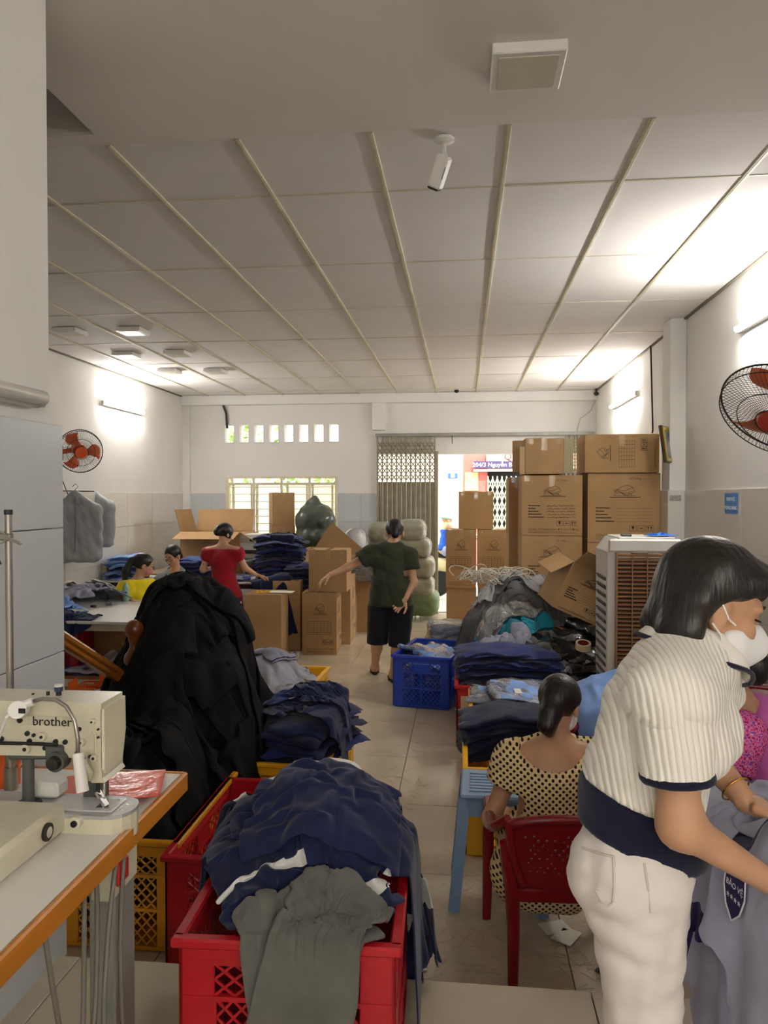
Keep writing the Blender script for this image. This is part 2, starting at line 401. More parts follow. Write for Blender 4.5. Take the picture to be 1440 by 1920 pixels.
# ------------------------------------------------------------------ implicit surfaces (bodies, sacks, hair)
V3 = lambda *a: np.array(a, float)
def snets(D, lo, h):
    """surface nets: D sampled at lo + h*index, negative inside"""
    nx, ny, nz = D.shape; S = D < 0
    c = [D[i:nx-1+i, j:ny-1+j, k:nz-1+k] for i in (0, 1) for j in (0, 1) for k in (0, 1)]
    cs = sum((q < 0).astype(np.int8) for q in c)
    act = (cs > 0) & (cs < 8); idx = -np.ones(act.shape, np.int64); I = np.argwhere(act); idx[act] = np.arange(len(I))
    vals = np.stack([q[act] for q in c], 1)
    co = np.array([(i, j, k) for i in (0, 1) for j in (0, 1) for k in (0, 1)], float)
    acc = np.zeros((len(I), 3)); cnt = np.zeros(len(I))
    for a in range(8):
        for b in range(a+1, 8):
            if abs(co[a]-co[b]).sum() != 1: continue
            va, vb = vals[:, a], vals[:, b]; m = (va < 0) != (vb < 0)
            t = np.where(m, va/np.where(m, va-vb, 1), 0)
            acc += np.where(m[:, None], co[a]+t[:, None]*(co[b]-co[a]), 0); cnt += m
    V = lo+h*(I+acc/np.maximum(cnt, 1)[:, None])
    Fs = []
    for ax in range(3):
        sl0 = [slice(1, -1)]*3; sl1 = [slice(1, -1)]*3; sl0[ax] = slice(0, -1); sl1[ax] = slice(1, None)
        s0, s1 = S[tuple(sl0)], S[tuple(sl1)]
        for flip, m in ((0, s0 & ~s1), (1, ~s0 & s1)):
            E = np.argwhere(m)
            if not len(E): continue
            off = np.ones(3, int); off[ax] = 0; E = E+off
            u, w = [(1, 2), (2, 0), (0, 1)][ax]
            def cell(du, dw):
                q = E.copy(); q[:, u] -= du; q[:, w] -= dw; return idx[q[:, 0], q[:, 1], q[:, 2]]
            q = np.stack([cell(1, 1), cell(0, 1), cell(0, 0), cell(1, 0)], 1)
            Fs.append(q[:, ::-1] if flip else q)
    Fc = np.concatenate(Fs) if Fs else np.zeros((0, 4), int)
    return V, Fc[(Fc >= 0).all(1)]
def np_mesh(name, V, Q, smooth=True):
    me = bpy.data.meshes.new(name); n = len(V); m = len(Q); k = Q.shape[1]
    me.vertices.add(n); me.vertices.foreach_set('co', np.ascontiguousarray(V, dtype=np.float32).ravel())
    me.loops.add(m*k); me.loops.foreach_set('vertex_index', np.ascontiguousarray(Q, dtype=np.int32).ravel())
    me.polygons.add(m); me.polygons.foreach_set('loop_start', np.arange(0, m*k, k, dtype=np.int32)); me.polygons.foreach_set('loop_total', np.full(m, k, np.int32))
    me.update(calc_edges=True); me.validate()
    if smooth: me.polygons.foreach_set('use_smooth', np.ones(len(me.polygons), bool))
    return me
def rc(a, b, ra, rb=None):       # tapering capsule
    return ('c', V3(*a), V3(*b), ra, ra if rb is None else rb)
def el(c, r, rot=None):          # ellipsoid; rot 3x3, rows = local axes
    return ('e', V3(*c), V3(*r), np.eye(3) if rot is None else np.array(rot, float))
def bxp(c, r, rot=None, rd=.02): # rounded box
    return ('b', V3(*c), V3(*r), np.eye(3) if rot is None else np.array(rot, float), rd)
def pbounds(p):
    if p[0] == 'c': return np.minimum(p[1]-p[3], p[2]-p[4]), np.maximum(p[1]+p[3], p[2]+p[4])
    r = p[2].max() if p[0] == 'e' else np.linalg.norm(p[2]); return p[1]-r, p[1]+r
def pdist(p, P):
    if p[0] == 'c':
        d = p[2]-p[1]; L = d @ d
        t = np.clip(((P-p[1]) @ d)/L, 0, 1) if L > 1e-12 else np.zeros(P.shape[:-1])
        q = P-p[1]-t[..., None]*d
        return np.sqrt((q*q).sum(-1))-(p[3]+(p[4]-p[3])*t)
    q = (P-p[1]) @ p[3].T
    if p[0] == 'e':
        k = np.sqrt(((q/p[2])**2).sum(-1)); k2 = np.sqrt(((q/p[2]**2)**2).sum(-1)); return k*(k-1)/np.maximum(k2, 1e-9)
    q = np.abs(q)-p[2]+p[4]; return np.sqrt((np.maximum(q, 0)**2).sum(-1))+np.minimum(q.max(-1), 0)-p[4]
def field(prims, h, k=.03, grow=0., pad=.03, bounds=None):
    bl = [pbounds(p) for p in prims]; g = max(grow, 0)+pad+k
    lo = np.min([b[0] for b in bl], 0)-g; hi = np.max([b[1] for b in bl], 0)+g
    if bounds is not None: lo = np.maximum(lo, bounds[0]); hi = np.minimum(hi, bounds[1])
    n = np.ceil((hi-lo)/h).astype(int)+1
    ax = [lo[i]+h*np.arange(n[i]) for i in range(3)]
    D = np.full(tuple(n), 9., np.float32)
    for p, b in zip(prims, bl):
        a0 = np.clip(np.floor((b[0]-g-k-lo)/h).astype(int), 0, n); a1 = np.clip(np.ceil((b[1]+g+k-lo)/h).astype(int)+1, 0, n)
        if (a1 <= a0).any(): continue
        sl = tuple(slice(a0[i], a1[i]) for i in range(3))
        P = np.stack(np.meshgrid(*[ax[i][sl[i]] for i in range(3)], indexing='ij'), -1)
        d = (pdist(p, P)-grow).astype(np.float32); o = D[sl]
        hh = np.clip(.5+.5*(o-d)/k, 0, 1); D[sl] = np.where(o > 8, d, o*(1-hh)+d*hh-k*hh*(1-hh))
    return D, lo, ax
def gridP(ax): return np.stack(np.meshgrid(*ax, indexing='ij'), -1)
def folds(P, amp, sc, seed=0, dirn=None):
    """ridged wave relief for cloth"""
    r = np.random.RandomState(seed); D = np.zeros(P.shape[:-1])
    for i in range(4):
        d = r.normal(size=3)
        if dirn is not None: d = d*.35+np.array(dirn)*r.choice([-1, 1])
        d = d/np.linalg.norm(d)*sc*(1+.6*i); w = r.normal(size=3)*sc*.35
        D += (1-np.abs(np.sin(P @ d+1.6*np.sin(P @ w+r.rand()*6)+r.rand()*6)))**1.5/(1+.7*i)
    return amp*(D-1.2)
def smax(a, b, k):
    hh = np.clip(.5-.5*(a-b)/k, 0, 1); return a*(1-hh)+b*hh+k*hh*(1-hh)
def relax(V, Q, n=2, f=.5):
    E = np.concatenate([Q[:, [0, 1]], Q[:, [1, 2]], Q[:, [2, 3]], Q[:, [3, 0]]]); cnt = np.bincount(E.ravel(), minlength=len(V))[:, None]
    for _ in range(n):
        S = np.stack([np.bincount(E[:, 0], V[E[:, 1], i], len(V))+np.bincount(E[:, 1], V[E[:, 0], i], len(V)) for i in range(3)], 1)
        V = V*(1-f)+f*S/np.maximum(cnt, 1)
    return V
def solid(name, prims, m, parent=None, h=.012, k=.03, grow=0., cuts=(), sub=(), disp=None, origin=None, bounds=None, ksub=.01):
    """cuts: (point, normal) keeps the side the normal points away from; sub: prims carved out"""
    D, lo, ax = field(prims, h, k, grow, bounds=bounds)
    if cuts or sub or disp: P = gridP(ax)
    if disp: D = D+disp(P)
    for c in cuts:
        p0, nn = V3(*c[0]), V3(*c[1]); nn = nn/np.linalg.norm(nn); d = (P-p0) @ nn
        if len(c) > 2:                       # a cut that only acts near its point (sleeve ends)
            rr = np.sqrt(((P-p0)**2).sum(-1)); d = np.where(rr < c[2], d, -9.)
        D = smax(D, d, 1.3*h)
    for s_ in sub:
        d = -pdist(s_, P); D = smax(D, d, 1.3*h)
    D = np.asarray(D)
    for a in range(3):           # keep it closed at the border
        sl = [slice(None)]*3; sl[a] = 0; D[tuple(sl)] = np.maximum(D[tuple(sl)], .001); sl[a] = -1; D[tuple(sl)] = np.maximum(D[tuple(sl)], .001)
    V, Q = snets(D, lo, h); V = relax(V, Q, 2)
    if origin is not None: V = V-np.array(origin)
    return link(name, np_mesh(name, V, Q), m, parent)
def subd(o, lv=1):
    s_ = o.modifiers.new('s', 'SUBSURF'); s_.levels = lv; s_.render_levels = lv; return o

# ------------------------------------------------------------------ cloth settled over a height field
class Pile:
    def __init__(s, x0, x1, y0, y1, base, h=.015):
        s.x0, s.y0, s.h = x0, y0, h
        s.nx, s.ny = int((x1-x0)/h)+2, int((y1-y0)/h)+2
        X, Y = np.meshgrid(x0+h*np.arange(s.nx), y0+h*np.arange(s.ny), indexing='ij')
        s.Z = np.asarray(base(X, Y), float)+np.zeros_like(X); s.X, s.Y = X, Y
    def z(s, x, y):
        i = np.clip((x-s.x0)/s.h, 0, s.nx-1.001); j = np.clip((y-s.y0)/s.h, 0, s.ny-1.001)
        a = i.astype(int); b = j.astype(int); f = i-a; g = j-b; Z = s.Z
        return (Z[a, b]*(1-f)+Z[a+1, b]*f)*(1-g)+(Z[a, b+1]*(1-f)+Z[a+1, b+1]*f)*g
    def stamp(s, V, t=.012):
        i = np.rint((V[:, 0]-s.x0)/s.h).astype(int); j = np.rint((V[:, 1]-s.y0)/s.h).astype(int)
        for di in (-1, 0, 1):
            for dj in (-1, 0, 1):
                a, b = np.clip(i+di, 0, s.nx-1), np.clip(j+dj, 0, s.ny-1); np.maximum.at(s.Z, (a, b), V[:, 2]+t-.004*(abs(di)+abs(dj)))
def shape_mask(kind, n):
    """(i,j) cells of an n x n garment: shirt, trousers, sheet"""
    g = np.zeros((n, n), bool); u = (np.arange(n)+.5)/n; U, Vv = np.meshgrid(u, u, indexing='ij')
    if kind == 'sheet': g[:] = True
    elif kind == 'shirt':
        g |= (abs(U-.5) < .27) & (Vv < .99); g |= (Vv > .72-abs(U-.5)*.35) & (Vv < 1.02-abs(U-.5)*.42); g &= ~((abs(U-.5) < .09) & (Vv > .93))
    elif kind == 'trousers':
        g |= (abs(U-.5) < .22) & (Vv > .6); g |= (abs(abs(U-.5)-.14) < .12) & (Vv <= .62)
    return g
def drape(pile, c, size, rz, kind='sheet', n=28, steps=70, seed=0, squeeze=.8, thick=.012, lift=.05, mu=.93, wob=.05, stamp=True, wall=None):
    r = np.random.RandomState(seed); m = shape_mask(kind, n)
    vid = -np.ones((n+1, n+1), int); use = np.zeros((n+1, n+1), bool)
    for di in (0, 1):
        for dj in (0, 1): use[di:n+di, dj:n+dj] |= m
    vid[use] = np.arange(use.sum()); ij = np.argwhere(use)
    sx, sy = size; L0 = np.stack([(ij[:, 0]/n-.5)*sx, (ij[:, 1]/n-.5)*sy], 1)
    def cons(di, dj):
        a = vid[max(0, -di):n+1-max(0, di), max(0, -dj):n+1-max(0, dj)]; b = vid[max(0, di):n+1+min(0, di), max(0, dj):n+1+min(0, dj)]
        I, J = np.meshgrid(np.arange(a.shape[0]), np.arange(a.shape[1]), indexing='ij')
        par = ((I//max(1, abs(di))) if di else (J//max(1, abs(dj)))) % 2
        ok = (a >= 0) & (b >= 0); out = []
        for q in (0, 1):
            k = ok & (par == q)
            if k.any(): A, B = a[k], b[k]; out.append((A, B, np.linalg.norm(L0[A]-L0[B], axis=1)))
        return out
    G = cons(1, 0)+cons(0, 1)+cons(1, 1)+cons(1, -1); Bd = cons(2, 0)+cons(0, 2)
    x = L0*squeeze; ca, sa = math.cos(rz), math.sin(rz)
    P = np.zeros((len(ij), 3)); P[:, 0] = c[0]+x[:, 0]*ca-x[:, 1]*sa; P[:, 1] = c[1]+x[:, 0]*sa+x[:, 1]*ca
    k1, k2, k3 = r.normal(size=(3, 2))*np.array([[7], [14], [26]])
    zc = pile.z(P[:, 0], P[:, 1])
    P[:, 2] = np.maximum(zc, np.percentile(zc, 60))+lift+wob*(np.sin(L0 @ k1+r.rand()*6)+.7*np.sin(L0 @ k2+r.rand()*6)+.4*np.sin(L0 @ k3+r.rand()*6)+r.rand(len(x))*.25)
    vel = np.zeros_like(P); dt = .035
    for st in range(steps):
        old = P.copy(); vel[:, 2] -= 9.8*dt; P = P+np.clip(vel*dt, -.05, .05)
        for it in range(4):
            for A, B, l in G:
                d = P[B]-P[A]; L = np.sqrt((d*d).sum(1))+1e-9; k = (.5*(L-l)/L)[:, None]*d; P[A] += k; P[B] -= k
            for A, B, l in Bd:
                d = P[B]-P[A]; L = np.sqrt((d*d).sum(1))+1e-9; k = (.5*np.minimum(L-.72*l, 0)/L)[:, None]*d*.6; P[A] += k; P[B] -= k
            z = pile.z(P[:, 0], P[:, 1])+thick*.5; hit = P[:, 2] < z
            if hit.any():
                e = .01; gx_ = (pile.z(P[hit, 0]+e, P[hit, 1])-pile.z(P[hit, 0]-e, P[hit, 1]))/(2*e); gy_ = (pile.z(P[hit, 0], P[hit, 1]+e)-pile.z(P[hit, 0], P[hit, 1]-e))/(2*e)
                nn = np.stack([-gx_, -gy_, np.ones_like(gx_)], 1); l2 = (nn*nn).sum(1); dep = (z[hit]-P[hit, 2])
                P[hit] += nn*(dep/l2)[:, None]
                fr = P[hit]-old[hit]; P[hit, :2] -= fr[:, :2]*mu; P[hit, 2] -= np.minimum(fr[:, 2], 0)*mu*.0
            if wall is not None: P = wall(P)
        vel = (P-old)/dt*.92
    # a light settle so that nothing stays stretched, then relax the surface
    z = pile.z(P[:, 0], P[:, 1])+thick*.3; P[:, 2] = np.maximum(P[:, 2], z)
    if stamp: pile.stamp(P, thick)
    I = np.argwhere(m); Q = np.stack([vid[I[:, 0], I[:, 1]], vid[I[:, 0]+1, I[:, 1]], vid[I[:, 0]+1, I[:, 1]+1], vid[I[:, 0], I[:, 1]+1]], 1)
    UV = np.stack([ij[:, 0]/n, ij[:, 1]/n], 1)
    return P, Q, UV
def cloth_obj(name, PQ, m, parent=None, thick=.006, lv=2):
    P, Q, UV = PQ[:3]; o0 = P.mean(0); o0[2] = P[:, 2].min()
    me = np_mesh(name, P-o0, Q); uv = me.uv_layers.new(name='uv'); li = np.empty(len(me.loops), np.int32); me.loops.foreach_get('vertex_index', li)
    uv.data.foreach_set('uv', UV[li].astype(np.float32).ravel())
    o = link(name, me, m, parent); o.location = o0
    s_ = o.modifiers.new('t', 'SOLIDIFY'); s_.thickness = thick; s_.offset = 0
    subd(o, lv); return o
# folded garment: a soft slab with a rolled front fold
def folded_mesh(w, d, t, seed, n=14, sag=0., edge=.012, ends=.0):
    r = np.random.RandomState(seed); nu, nv = n, max(6, int(n*d/w)); prof = 8
    ph = r.rand(12)*6.28; am = r.normal(size=6)
    V = []; Q = []
    U = np.linspace(-1, 1, nu+1); Vv = np.linspace(-1, 1, nv+1)
    def pt(u, v, top):
        x = u*w/2; y = v*d/2
        eu = max(0, 1-abs(u)); ev = max(0, 1-abs(v))
        rd = min(1, math.sqrt(min(1, ev*d/2/(t*.6+1e-6)))) if v < 0 else min(1, .72+ev*6)
        rd *= min(1, .70+eu*6)
        x += .016*math.sin(ph[0]+y*21+am[0])+.008*math.sin(ph[1]+y*47); y += .014*math.sin(ph[2]+x*17)+.008*math.sin(ph[3]+x*41)
        zz = (t/2)*rd*(1 if top else -1)*(1+.25*math.sin(ph[4]+x*19+y*9)+.15*math.sin(ph[5]+x*37-y*21))
        sg = -sag*(abs(u)**2.4)-ends*max(0, -v)**3+.008*math.sin(ph[6]+x*11+y*13)+.006*math.sin(ph[7]-x*23+y*17)+.004*math.sin(ph[8]+x*43+y*31)
        return (x, y, t/2+zz+sg)
    for top in (1, 0):
        for u in U:
            for v in Vv: V.append(pt(u, v, top))
    m = nv+1; N = (nu+1)*m
    for i in range(nu):
        for j in range(nv):
            a = i*m+j; Q.append((a, a+m, a+m+1, a+1)); Q.append((N+a, N+a+1, N+a+m+1, N+a+m))
    for i in range(nu):
        a = i*m; Q.append((a, N+a, N+a+m, a+m)); a = i*m+nv; Q.append((a, a+m, N+a+m, N+a))
    for j in range(nv):
        a = j; Q.append((a, a+1, N+a+1, N+a)); a = nu*m+j; Q.append((a, N+a, N+a+1, a+1))
    return np_mesh('folded', np.array(V), np.array(Q))
ORD = ['lowest', 'second from bottom', 'third from bottom', 'fourth from bottom', 'fifth from bottom', 'sixth from bottom', 'seventh from bottom', 'eighth from bottom', 'ninth from bottom', 'tenth from bottom', 'eleventh from bottom', 'twelfth from bottom', 'thirteenth from bottom', 'fourteenth from bottom', 'fifteenth from bottom', 'sixteenth from bottom', 'seventeenth from bottom', 'eighteenth from bottom', 'nineteenth from bottom', 'twentieth from bottom', 'twenty-first from bottom', 'twenty-second from bottom']
def stack(name, label, cat, group, m, loc, rz, size, n, t, seed=0, sag=0., jit=.02, ends=0., labels=None, tilt=(0, 0)):
    ms = [folded_mesh(size[0], size[1], t*1.25, seed+i, sag=sag, ends=ends) for i in range(min(n, 4))]
    r = random.Random(seed); out = []
    for i in range(n):
        mm = m[i % len(m)] if isinstance(m, (list, tuple)) else m
        me = ms[i % len(ms)]
        if isinstance(m, (list, tuple)) and len(m) > 1: me = me.copy()
        o = link(name, me, mm); o.location = (loc[0]+r.uniform(-jit, jit)+tilt[0]*i*t, loc[1]+r.uniform(-jit, jit)+tilt[1]*i*t, loc[2]+i*t)
        o.rotation_euler = (r.uniform(-.02, .02), r.uniform(-.02, .02), rz+r.uniform(-.06, .06)+(math.pi if r.random() < .25 else 0))
        tag(o, label+', '+(ORD[i] if i < n-1 else 'topmost'), cat, group); out.append(o)
    return out

# ------------------------------------------------------------------ crates
def lattice(mb, o, u, v, nrm, w, h, nx, ny, t=.006):
    """crossing diagonal bars filling a w x h panel"""
    o, u, v, nrm = Vector(o), Vector(u), Vector(v), Vector(nrm); cx, cy = w/nx, h/ny
    for sg in (1, -1):
        for k in range(-ny, nx+1) if sg > 0 else range(0, nx+ny+1):
            # line x = k*cx + sg*y*cx/cy
            ys = [0, h]; x = lambda y: k*cx+sg*y*cx/cy
            y0, y1 = 0., h
            pts = sorted([(0-k*cx)*sg*cy/cx, (w-k*cx)*sg*cy/cx]); y0 = max(y0, pts[0]); y1 = min(y1, pts[1])
            if y1-y0 < cy*.2: continue
            mb.bar(o+u*x(y0)+v*y0, o+u*x(y1)+v*y1, t, .005, up=nrm)
CR = {}
def crate(label, colname, rgb, loc, rz=0., size=(.50, .78, .45), group='plastic crates', name='plastic_crate'):
    m = plastic(colname, rgb); t = thing(name, label, 'crate', loc, rz, group)
    key = (size,)
    if key not in CR:
        w, d, h = size; ms = []
        rim = MB()
        for (cx, cy, lx, ly) in ((0, -d/2, w, .03), (0, d/2, w, .03), (-w/2, 0, .03, d), (w/2, 0, .03, d)):
            rim.box((cx, cy, h-.012), (lx+(.03 if lx == w else 0), ly, .024), b=.005)
            rim.box((cx*.985, cy*.985, h-.04), (max(lx-.02, .012), max(ly-.02, .012), .05))
        ms.append(('rim', rim.mesh('rim')))
        tp = .96  # slight taper
        for sx in (-1, 1):
            for sy in (-1, 1):
                c = MB(); x, y = sx*w/2, sy*d/2; cw = .085
                c.box((x-sx*cw/2, y-sy*.006, h/2), (cw, .012, h-.02), b=.003); c.box((x-sx*.006, y-sy*cw/2, h/2), (.012, cw, h-.02), b=.003)
                ms.append(('corner_post', c.mesh('corner_post')))
        for (axis, sg, L) in (('y', -1, w), ('y', 1, w), ('x', -1, d), ('x', 1, d)):
            p = MB(); l = L-.17; N = (0, sg, 0) if axis == 'y' else (sg, 0, 0); u = (1, 0, 0) if axis == 'y' else (0, 1, 0)
            off = (sg*(d/2-.006)) if axis == 'y' else sg*(w/2-.006)
            def pos(a, z): return (a, off, z) if axis == 'y' else (off, a, z)
            rows = [(.03, .165), (.175, .30), (.31, h-.065)]
            for zz in (.02, .17, .305, h-.06):
                p.bar(pos(-L/2+.01, zz), pos(L/2-.01, zz), .016, .012, up=(0, 0, 1)) if 1 else 0
            for i, (z0, z1) in enumerate(rows):
                if i < 2:
                    nseg = 2 if axis == 'y' else 3
                    for q in range(nseg):
                        a0 = -l/2+q*l/nseg; p.bar(pos(a0, z0), pos(a0, z1), .010, .01, up=N)
                        lattice(p, pos(a0+.004, z0), u, (0, 0, 1), N, l/nseg-.008, z1-z0, 4, 3)
                else:
                    hw = .15
                    lattice(p, pos(-l/2, z0), u, (0, 0, 1), N, (l-hw)/2, z1-z0, 2 if axis == 'y' else 4, 2)
                    lattice(p, pos(hw/2, z0), u, (0, 0, 1), N, (l-hw)/2, z1-z0, 2 if axis == 'y' else 4, 2)
                    c_ = pos(0, z0+.033); p.box(c_, (hw, .012, .066) if axis == 'y' else (.012, hw, .066))
                    for s_ in (-1, 1): p.bar(pos(s_*hw/2, z0), pos(s_*hw/2, z1), .012, .012, up=N)
            ms.append(('lattice_side', p.mesh('lattice_side')))
        b = MB(); b.box((0, 0, .012), (w-.02, d-.02, .024), b=.004); ms.append(('base', b.mesh('base')))
        CR[key] = ms
    for nm, me in CR[key]:
        q = me.copy(); link(nm, q, m, t)
    return t

# ------------------------------------------------------------------ cartons
KR = srgb(176, 140, 96)
M_kraft = mat('kraft_board', KR, .8, var=.10, vs=3.0, bump=.04, bs=30)
M_kraftin = mat('kraft_inside', srgb(190, 155, 110), .85, var=.08, vs=3)
M_tape = mat('clear_tape', srgb(186, 156, 112), .12, spec=.9, coat=.6, bump=.25, bs=55)
M_ink = mat('box_print', srgb(70, 52, 36), .8)
TEXTS = []
def text(s, size, m, parent, loc, rot, name='print', ext=.0004, align='LEFT', label=None):
    cu = bpy.data.curves.new(name, 'FONT'); cu.body = s; cu.size = size; cu.extrude = ext; cu.align_x = align; cu.resolution_u = 2
    o = bpy.data.objects.new(name, cu); C.objects.link(o); cu.materials.append(m); o.location = loc; o.rotation_euler = rot
    if parent is not None: o.parent = parent
    if label: o['label'] = label
    TEXTS.append((o, m)); return o
def box_print(mb, w, h, kind, o, u, v, n):
    """line art of the carton print on a face of w x h"""
    o, u, v, n = Vector(o), Vector(u), Vector(v), Vector(n)
    def P(a, b): return o+u*(a*w)+v*(b*h)+n*.0012
    def ln(a, b, c, d, t=.004): mb.bar(P(a, b), P(c, d), t, .0006, up=n)
    def curve(pts, t=.004):
        for i in range(len(pts)-1): ln(*pts[i], *pts[i+1], t)
    # flying-ship like swash emblem: nested waves under a bow
    for q in range(4):
        pts = [(.36+.26*i/8, .70+.018*q+.026*math.sin(i*.8+q*.4)-.006*(i-4)**2*.14+.03*(q == 3)*(i/8)) for i in range(9)]
        curve(pts, .0035)
    curve([(.38, .735), (.45, .80), (.55, .835), (.62, .80), (.65, .745), (.60, .70), (.55, .715)], .0035)
    ln(.30, .655, .73, .655, .006); ln(.36, .675, .66, .675, .004)
    if kind == 'table':
        for r_ in range(7): ln(.14, .54-.035*r_, .84, .54-.035*r_, .0025)
        for cc in (.14, .34, .44, .54, .64, .74, .84): ln(cc, .54, cc, .33, .0025)
    else:
        for r_ in range(5):
            b = .50-.048*r_; ln(.11, b, .11+(.20, .12, .17, .22, .26)[r_], b, .009); ln(.40, b-.008, .90, b-.008, .0018)
    for q in range(3):
        a = .58+.115*q; z0, z1 = .165, .245
        ln(a, z0, a+.095, z0, .003); ln(a, z1, a+.095, z1, .003); ln(a, z0, a, z1, .003); ln(a+.095, z0, a+.095, z1, .003)
        if q == 0: ln(a+.048, z0+.012, a+.048, z1-.03, .006); ln(a+.03, z1-.025, a+.065, z1-.025, .022)
        elif q == 1: ln(a+.025, (z0+z1)/2, a+.07, (z0+z1)/2, .008)
        else:
            for e_ in (.028, .067): ln(a+e_, z0+.012, a+e_, z1-.03, .005); ln(a+e_-.01, z1-.025, a+e_+.01, z1-.025, .014)
    ln(.11, .062, .66, .062, .0025); ln(.11, .045, .90, .045, .0025)
def carton(label, loc, size, rz=0., front='plain', side='plain', tape=True, group='cardboard cartons', open_top=False, rot=None, flaps=(1, 1, 1, 1), fl_ang=(-20, -30, -10, -25), name='cardboard_carton', title=True, writing=None, seed=0):
    w, d, h = size; t = thing(name, label, 'carton', loc, rz, group)
    if rot is not None: t.rotation_euler = rot
    r = random.Random(seed+int(w*1000+h*77)); th = .006
    def panel(nm, c, s_): return MB().box(c, s_, b=.0015).build(nm, M_kraft, t)
    panel('side_panel', (0, -d/2+th/2, h/2), (w, th, h)); panel('side_panel', (0, d/2-th/2, h/2), (w, th, h))
    panel('side_panel', (-w/2+th/2, 0, h/2), (th, d-2*th, h)); panel('side_panel', (w/2-th/2, 0, h/2), (th, d-2*th, h))
    panel('bottom_panel', (0, 0, th/2), (w-2*th, d-2*th, th))
    if not open_top:
        for s_ in (-1, 1): panel('top_flap', (s_*w/4, 0, h+.002), (w/2-.0015, d, .005))
        if tape:
            b = MB(); b.box((0, 0, h+.0055), (.055, d+.002, .001)); b.box((0, -d/2-.001, h-.05), (.055, .001, .11)); b.box((0, d/2+.001, h-.05), (.055, .001, .11)); b.build('packing_tape', M_tape, t)
            for s_ in (-1, 1):
                b = MB(); b.box((s_*(w/2-.05), -d/2-.001, h-.025), (.05, .001, .05)); b.box((s_*(w/2-.05), -d/2+.03, h+.0055), (.05, .06, .001)); b.build('packing_tape', M_tape, t)
    else:
        fd = min(w, d)/2
        for i, (sx, sy) in enumerate(((-1, 0), (1, 0), (0, -1), (0, 1))):
            if not flaps[i]: continue
            a = R(fl_ang[i]); L = fd
            b = MB()
            if sx:
                q = Vector((sx*math.cos(a), 0, math.sin(a))); p0 = Vector((sx*(w/2-th/2), 0, h)); b.bar(p0, p0+q*L, d-.01, .005, up=(0, 0, 1) if abs(math.cos(a)) > .2 else (1, 0, 0))
            else:
                q = Vector((0, sy*math.cos(a), math.sin(a))); p0 = Vector((0, sy*(d/2-th/2), h)); b.bar(p0, p0+q*L, w-.01, .005, up=(0, 0, 1) if abs(math.cos(a)) > .2 else (0, 1, 0))
            b.build('top_flap', M_kraft, t)
    for (k, o, u, n, ww) in ((front, (-w/2, -d/2, 0), (1, 0, 0), (0, -1, 0), w), (side, (w/2, -d/2, 0), (0, 1, 0), (1, 0, 0), d)):
        if k == 'plain': continue
        b = MB(); flip = k.endswith('_turned'); kk = k.replace('_turned', '')
        if flip: # the carton lies on its side: print runs sideways
            box_print(b, h, ww, kk, Vector(o)+Vector((0, 0, h*.0))+Vector(u)*ww, (0, 0, 1), tuple(-Vector(u)), n)
        else: box_print(b, ww, h, kk, o, u, (0, 0, 1), n)
        b.build('print', M_ink, t)
    if front in ('lines', 'table') and title:
        text('CÔNG TY TNHH MAY ĐO TÚ CƯỜNG', w*.048, M_ink, t, (-w*.39, -d/2-.0012, h*.085), (R(90), 0, 0))
        if front == 'lines':
            text('Số Thùng: ............', w*.04, M_ink, t, (w*.08, -d/2-.0012, h*.915), (R(90), 0, 0))
            for i, s_ in enumerate(('Khách hàng:', 'Mã SP:', 'Màu / Size:', 'Số lượng / PCS:', 'Trọng lượng:')): text(s_, w*.036, M_ink, t, (-w*.39, -d/2-.0014, h*(.492-.048*i)), (R(90), 0, 0))
    if writing:
        b = MB()
        for i in range(writing):           # illegible marker scrawl
            a = -w*.08+w*.02*(i % 2); p = None
            while a < w*.38:
                q = (a, -d/2-.0016, h*(.502-.05*i)+r.uniform(-.012, .014)*h)
                if p is not None and r.random() < .8: b.bar(p, q, .0035, .0006, up=(0, -1, 0))
                p = q; a += w*r.uniform(.008, .022)
        b.build('handwriting', M_ink, t)
    return t
# ------------------------------------------------------------------ sewing machine and its bench (foreground left)
M_cream = mat('machine_enamel', srgb(212, 206, 182), .32, var=.08, vs=8, coat=.2)
M_lam = mat('white_laminate', srgb(228, 226, 218), .35, var=.04, vs=3)
M_edge = mat('orange_wood_edge', srgb(188, 118, 30), .4, var=.3, vs=12, stretch=(1, .1, 1))
M_grey = mat('grey_steel_paint', srgb(150, 150, 144), .45, .2, var=.12, vs=6)
M_greyd = mat('dark_grey_paint', srgb(88, 88, 84), .5, .1, var=.15)
ZT = ZP+.76
TX = gz(349, 1450, ZT)[0]; TY = gz(349, 1450, ZT)[1]
bench = thing('sewing_bench', 'white topped sewing machine bench with orange wooden edge', 'table', ((XP+TX)/2, TY-.6, ZP))
tw = TX-XP-.03; hx = tw/2+.015
MB().box((.015-.006, 0, .7475), (tw-.012, 1.2-.012, .025)).build('table_top', M_lam, bench)
for (c, s_) in (((hx-.004, 0, .737), (.014, 1.214, .05)), ((.01, .603, .737), (tw, .014, .05))): MB().box(c, s_, b=.004).build('edge_band', M_edge, bench)
for y in (-.45, .33):
    MB().box((hx-.07, y, .37), (.06, .10, .70), b=.004).build('leg', M_grey, bench); MB().box((-hx+.09, y, .37), (.06, .10, .70), b=.004).build('leg', M_grey, bench)
    MB().box((.02, y, .045), (tw+.05, .09, .05), b=.008).build('foot', M_grey, bench)
MB().box((hx-.06, -.05, .08), (.05, .8, .05), b=.004).build('stretcher', M_grey, bench); MB().box((hx-.10, -.25, .30), (.02, .5, .26), b=.004).build('treadle_panel', M_grey, bench)
MB().box((hx-.05, .30, .66), (.05, .13, .09), b=.006).build('switch_box', M_cream, bench)
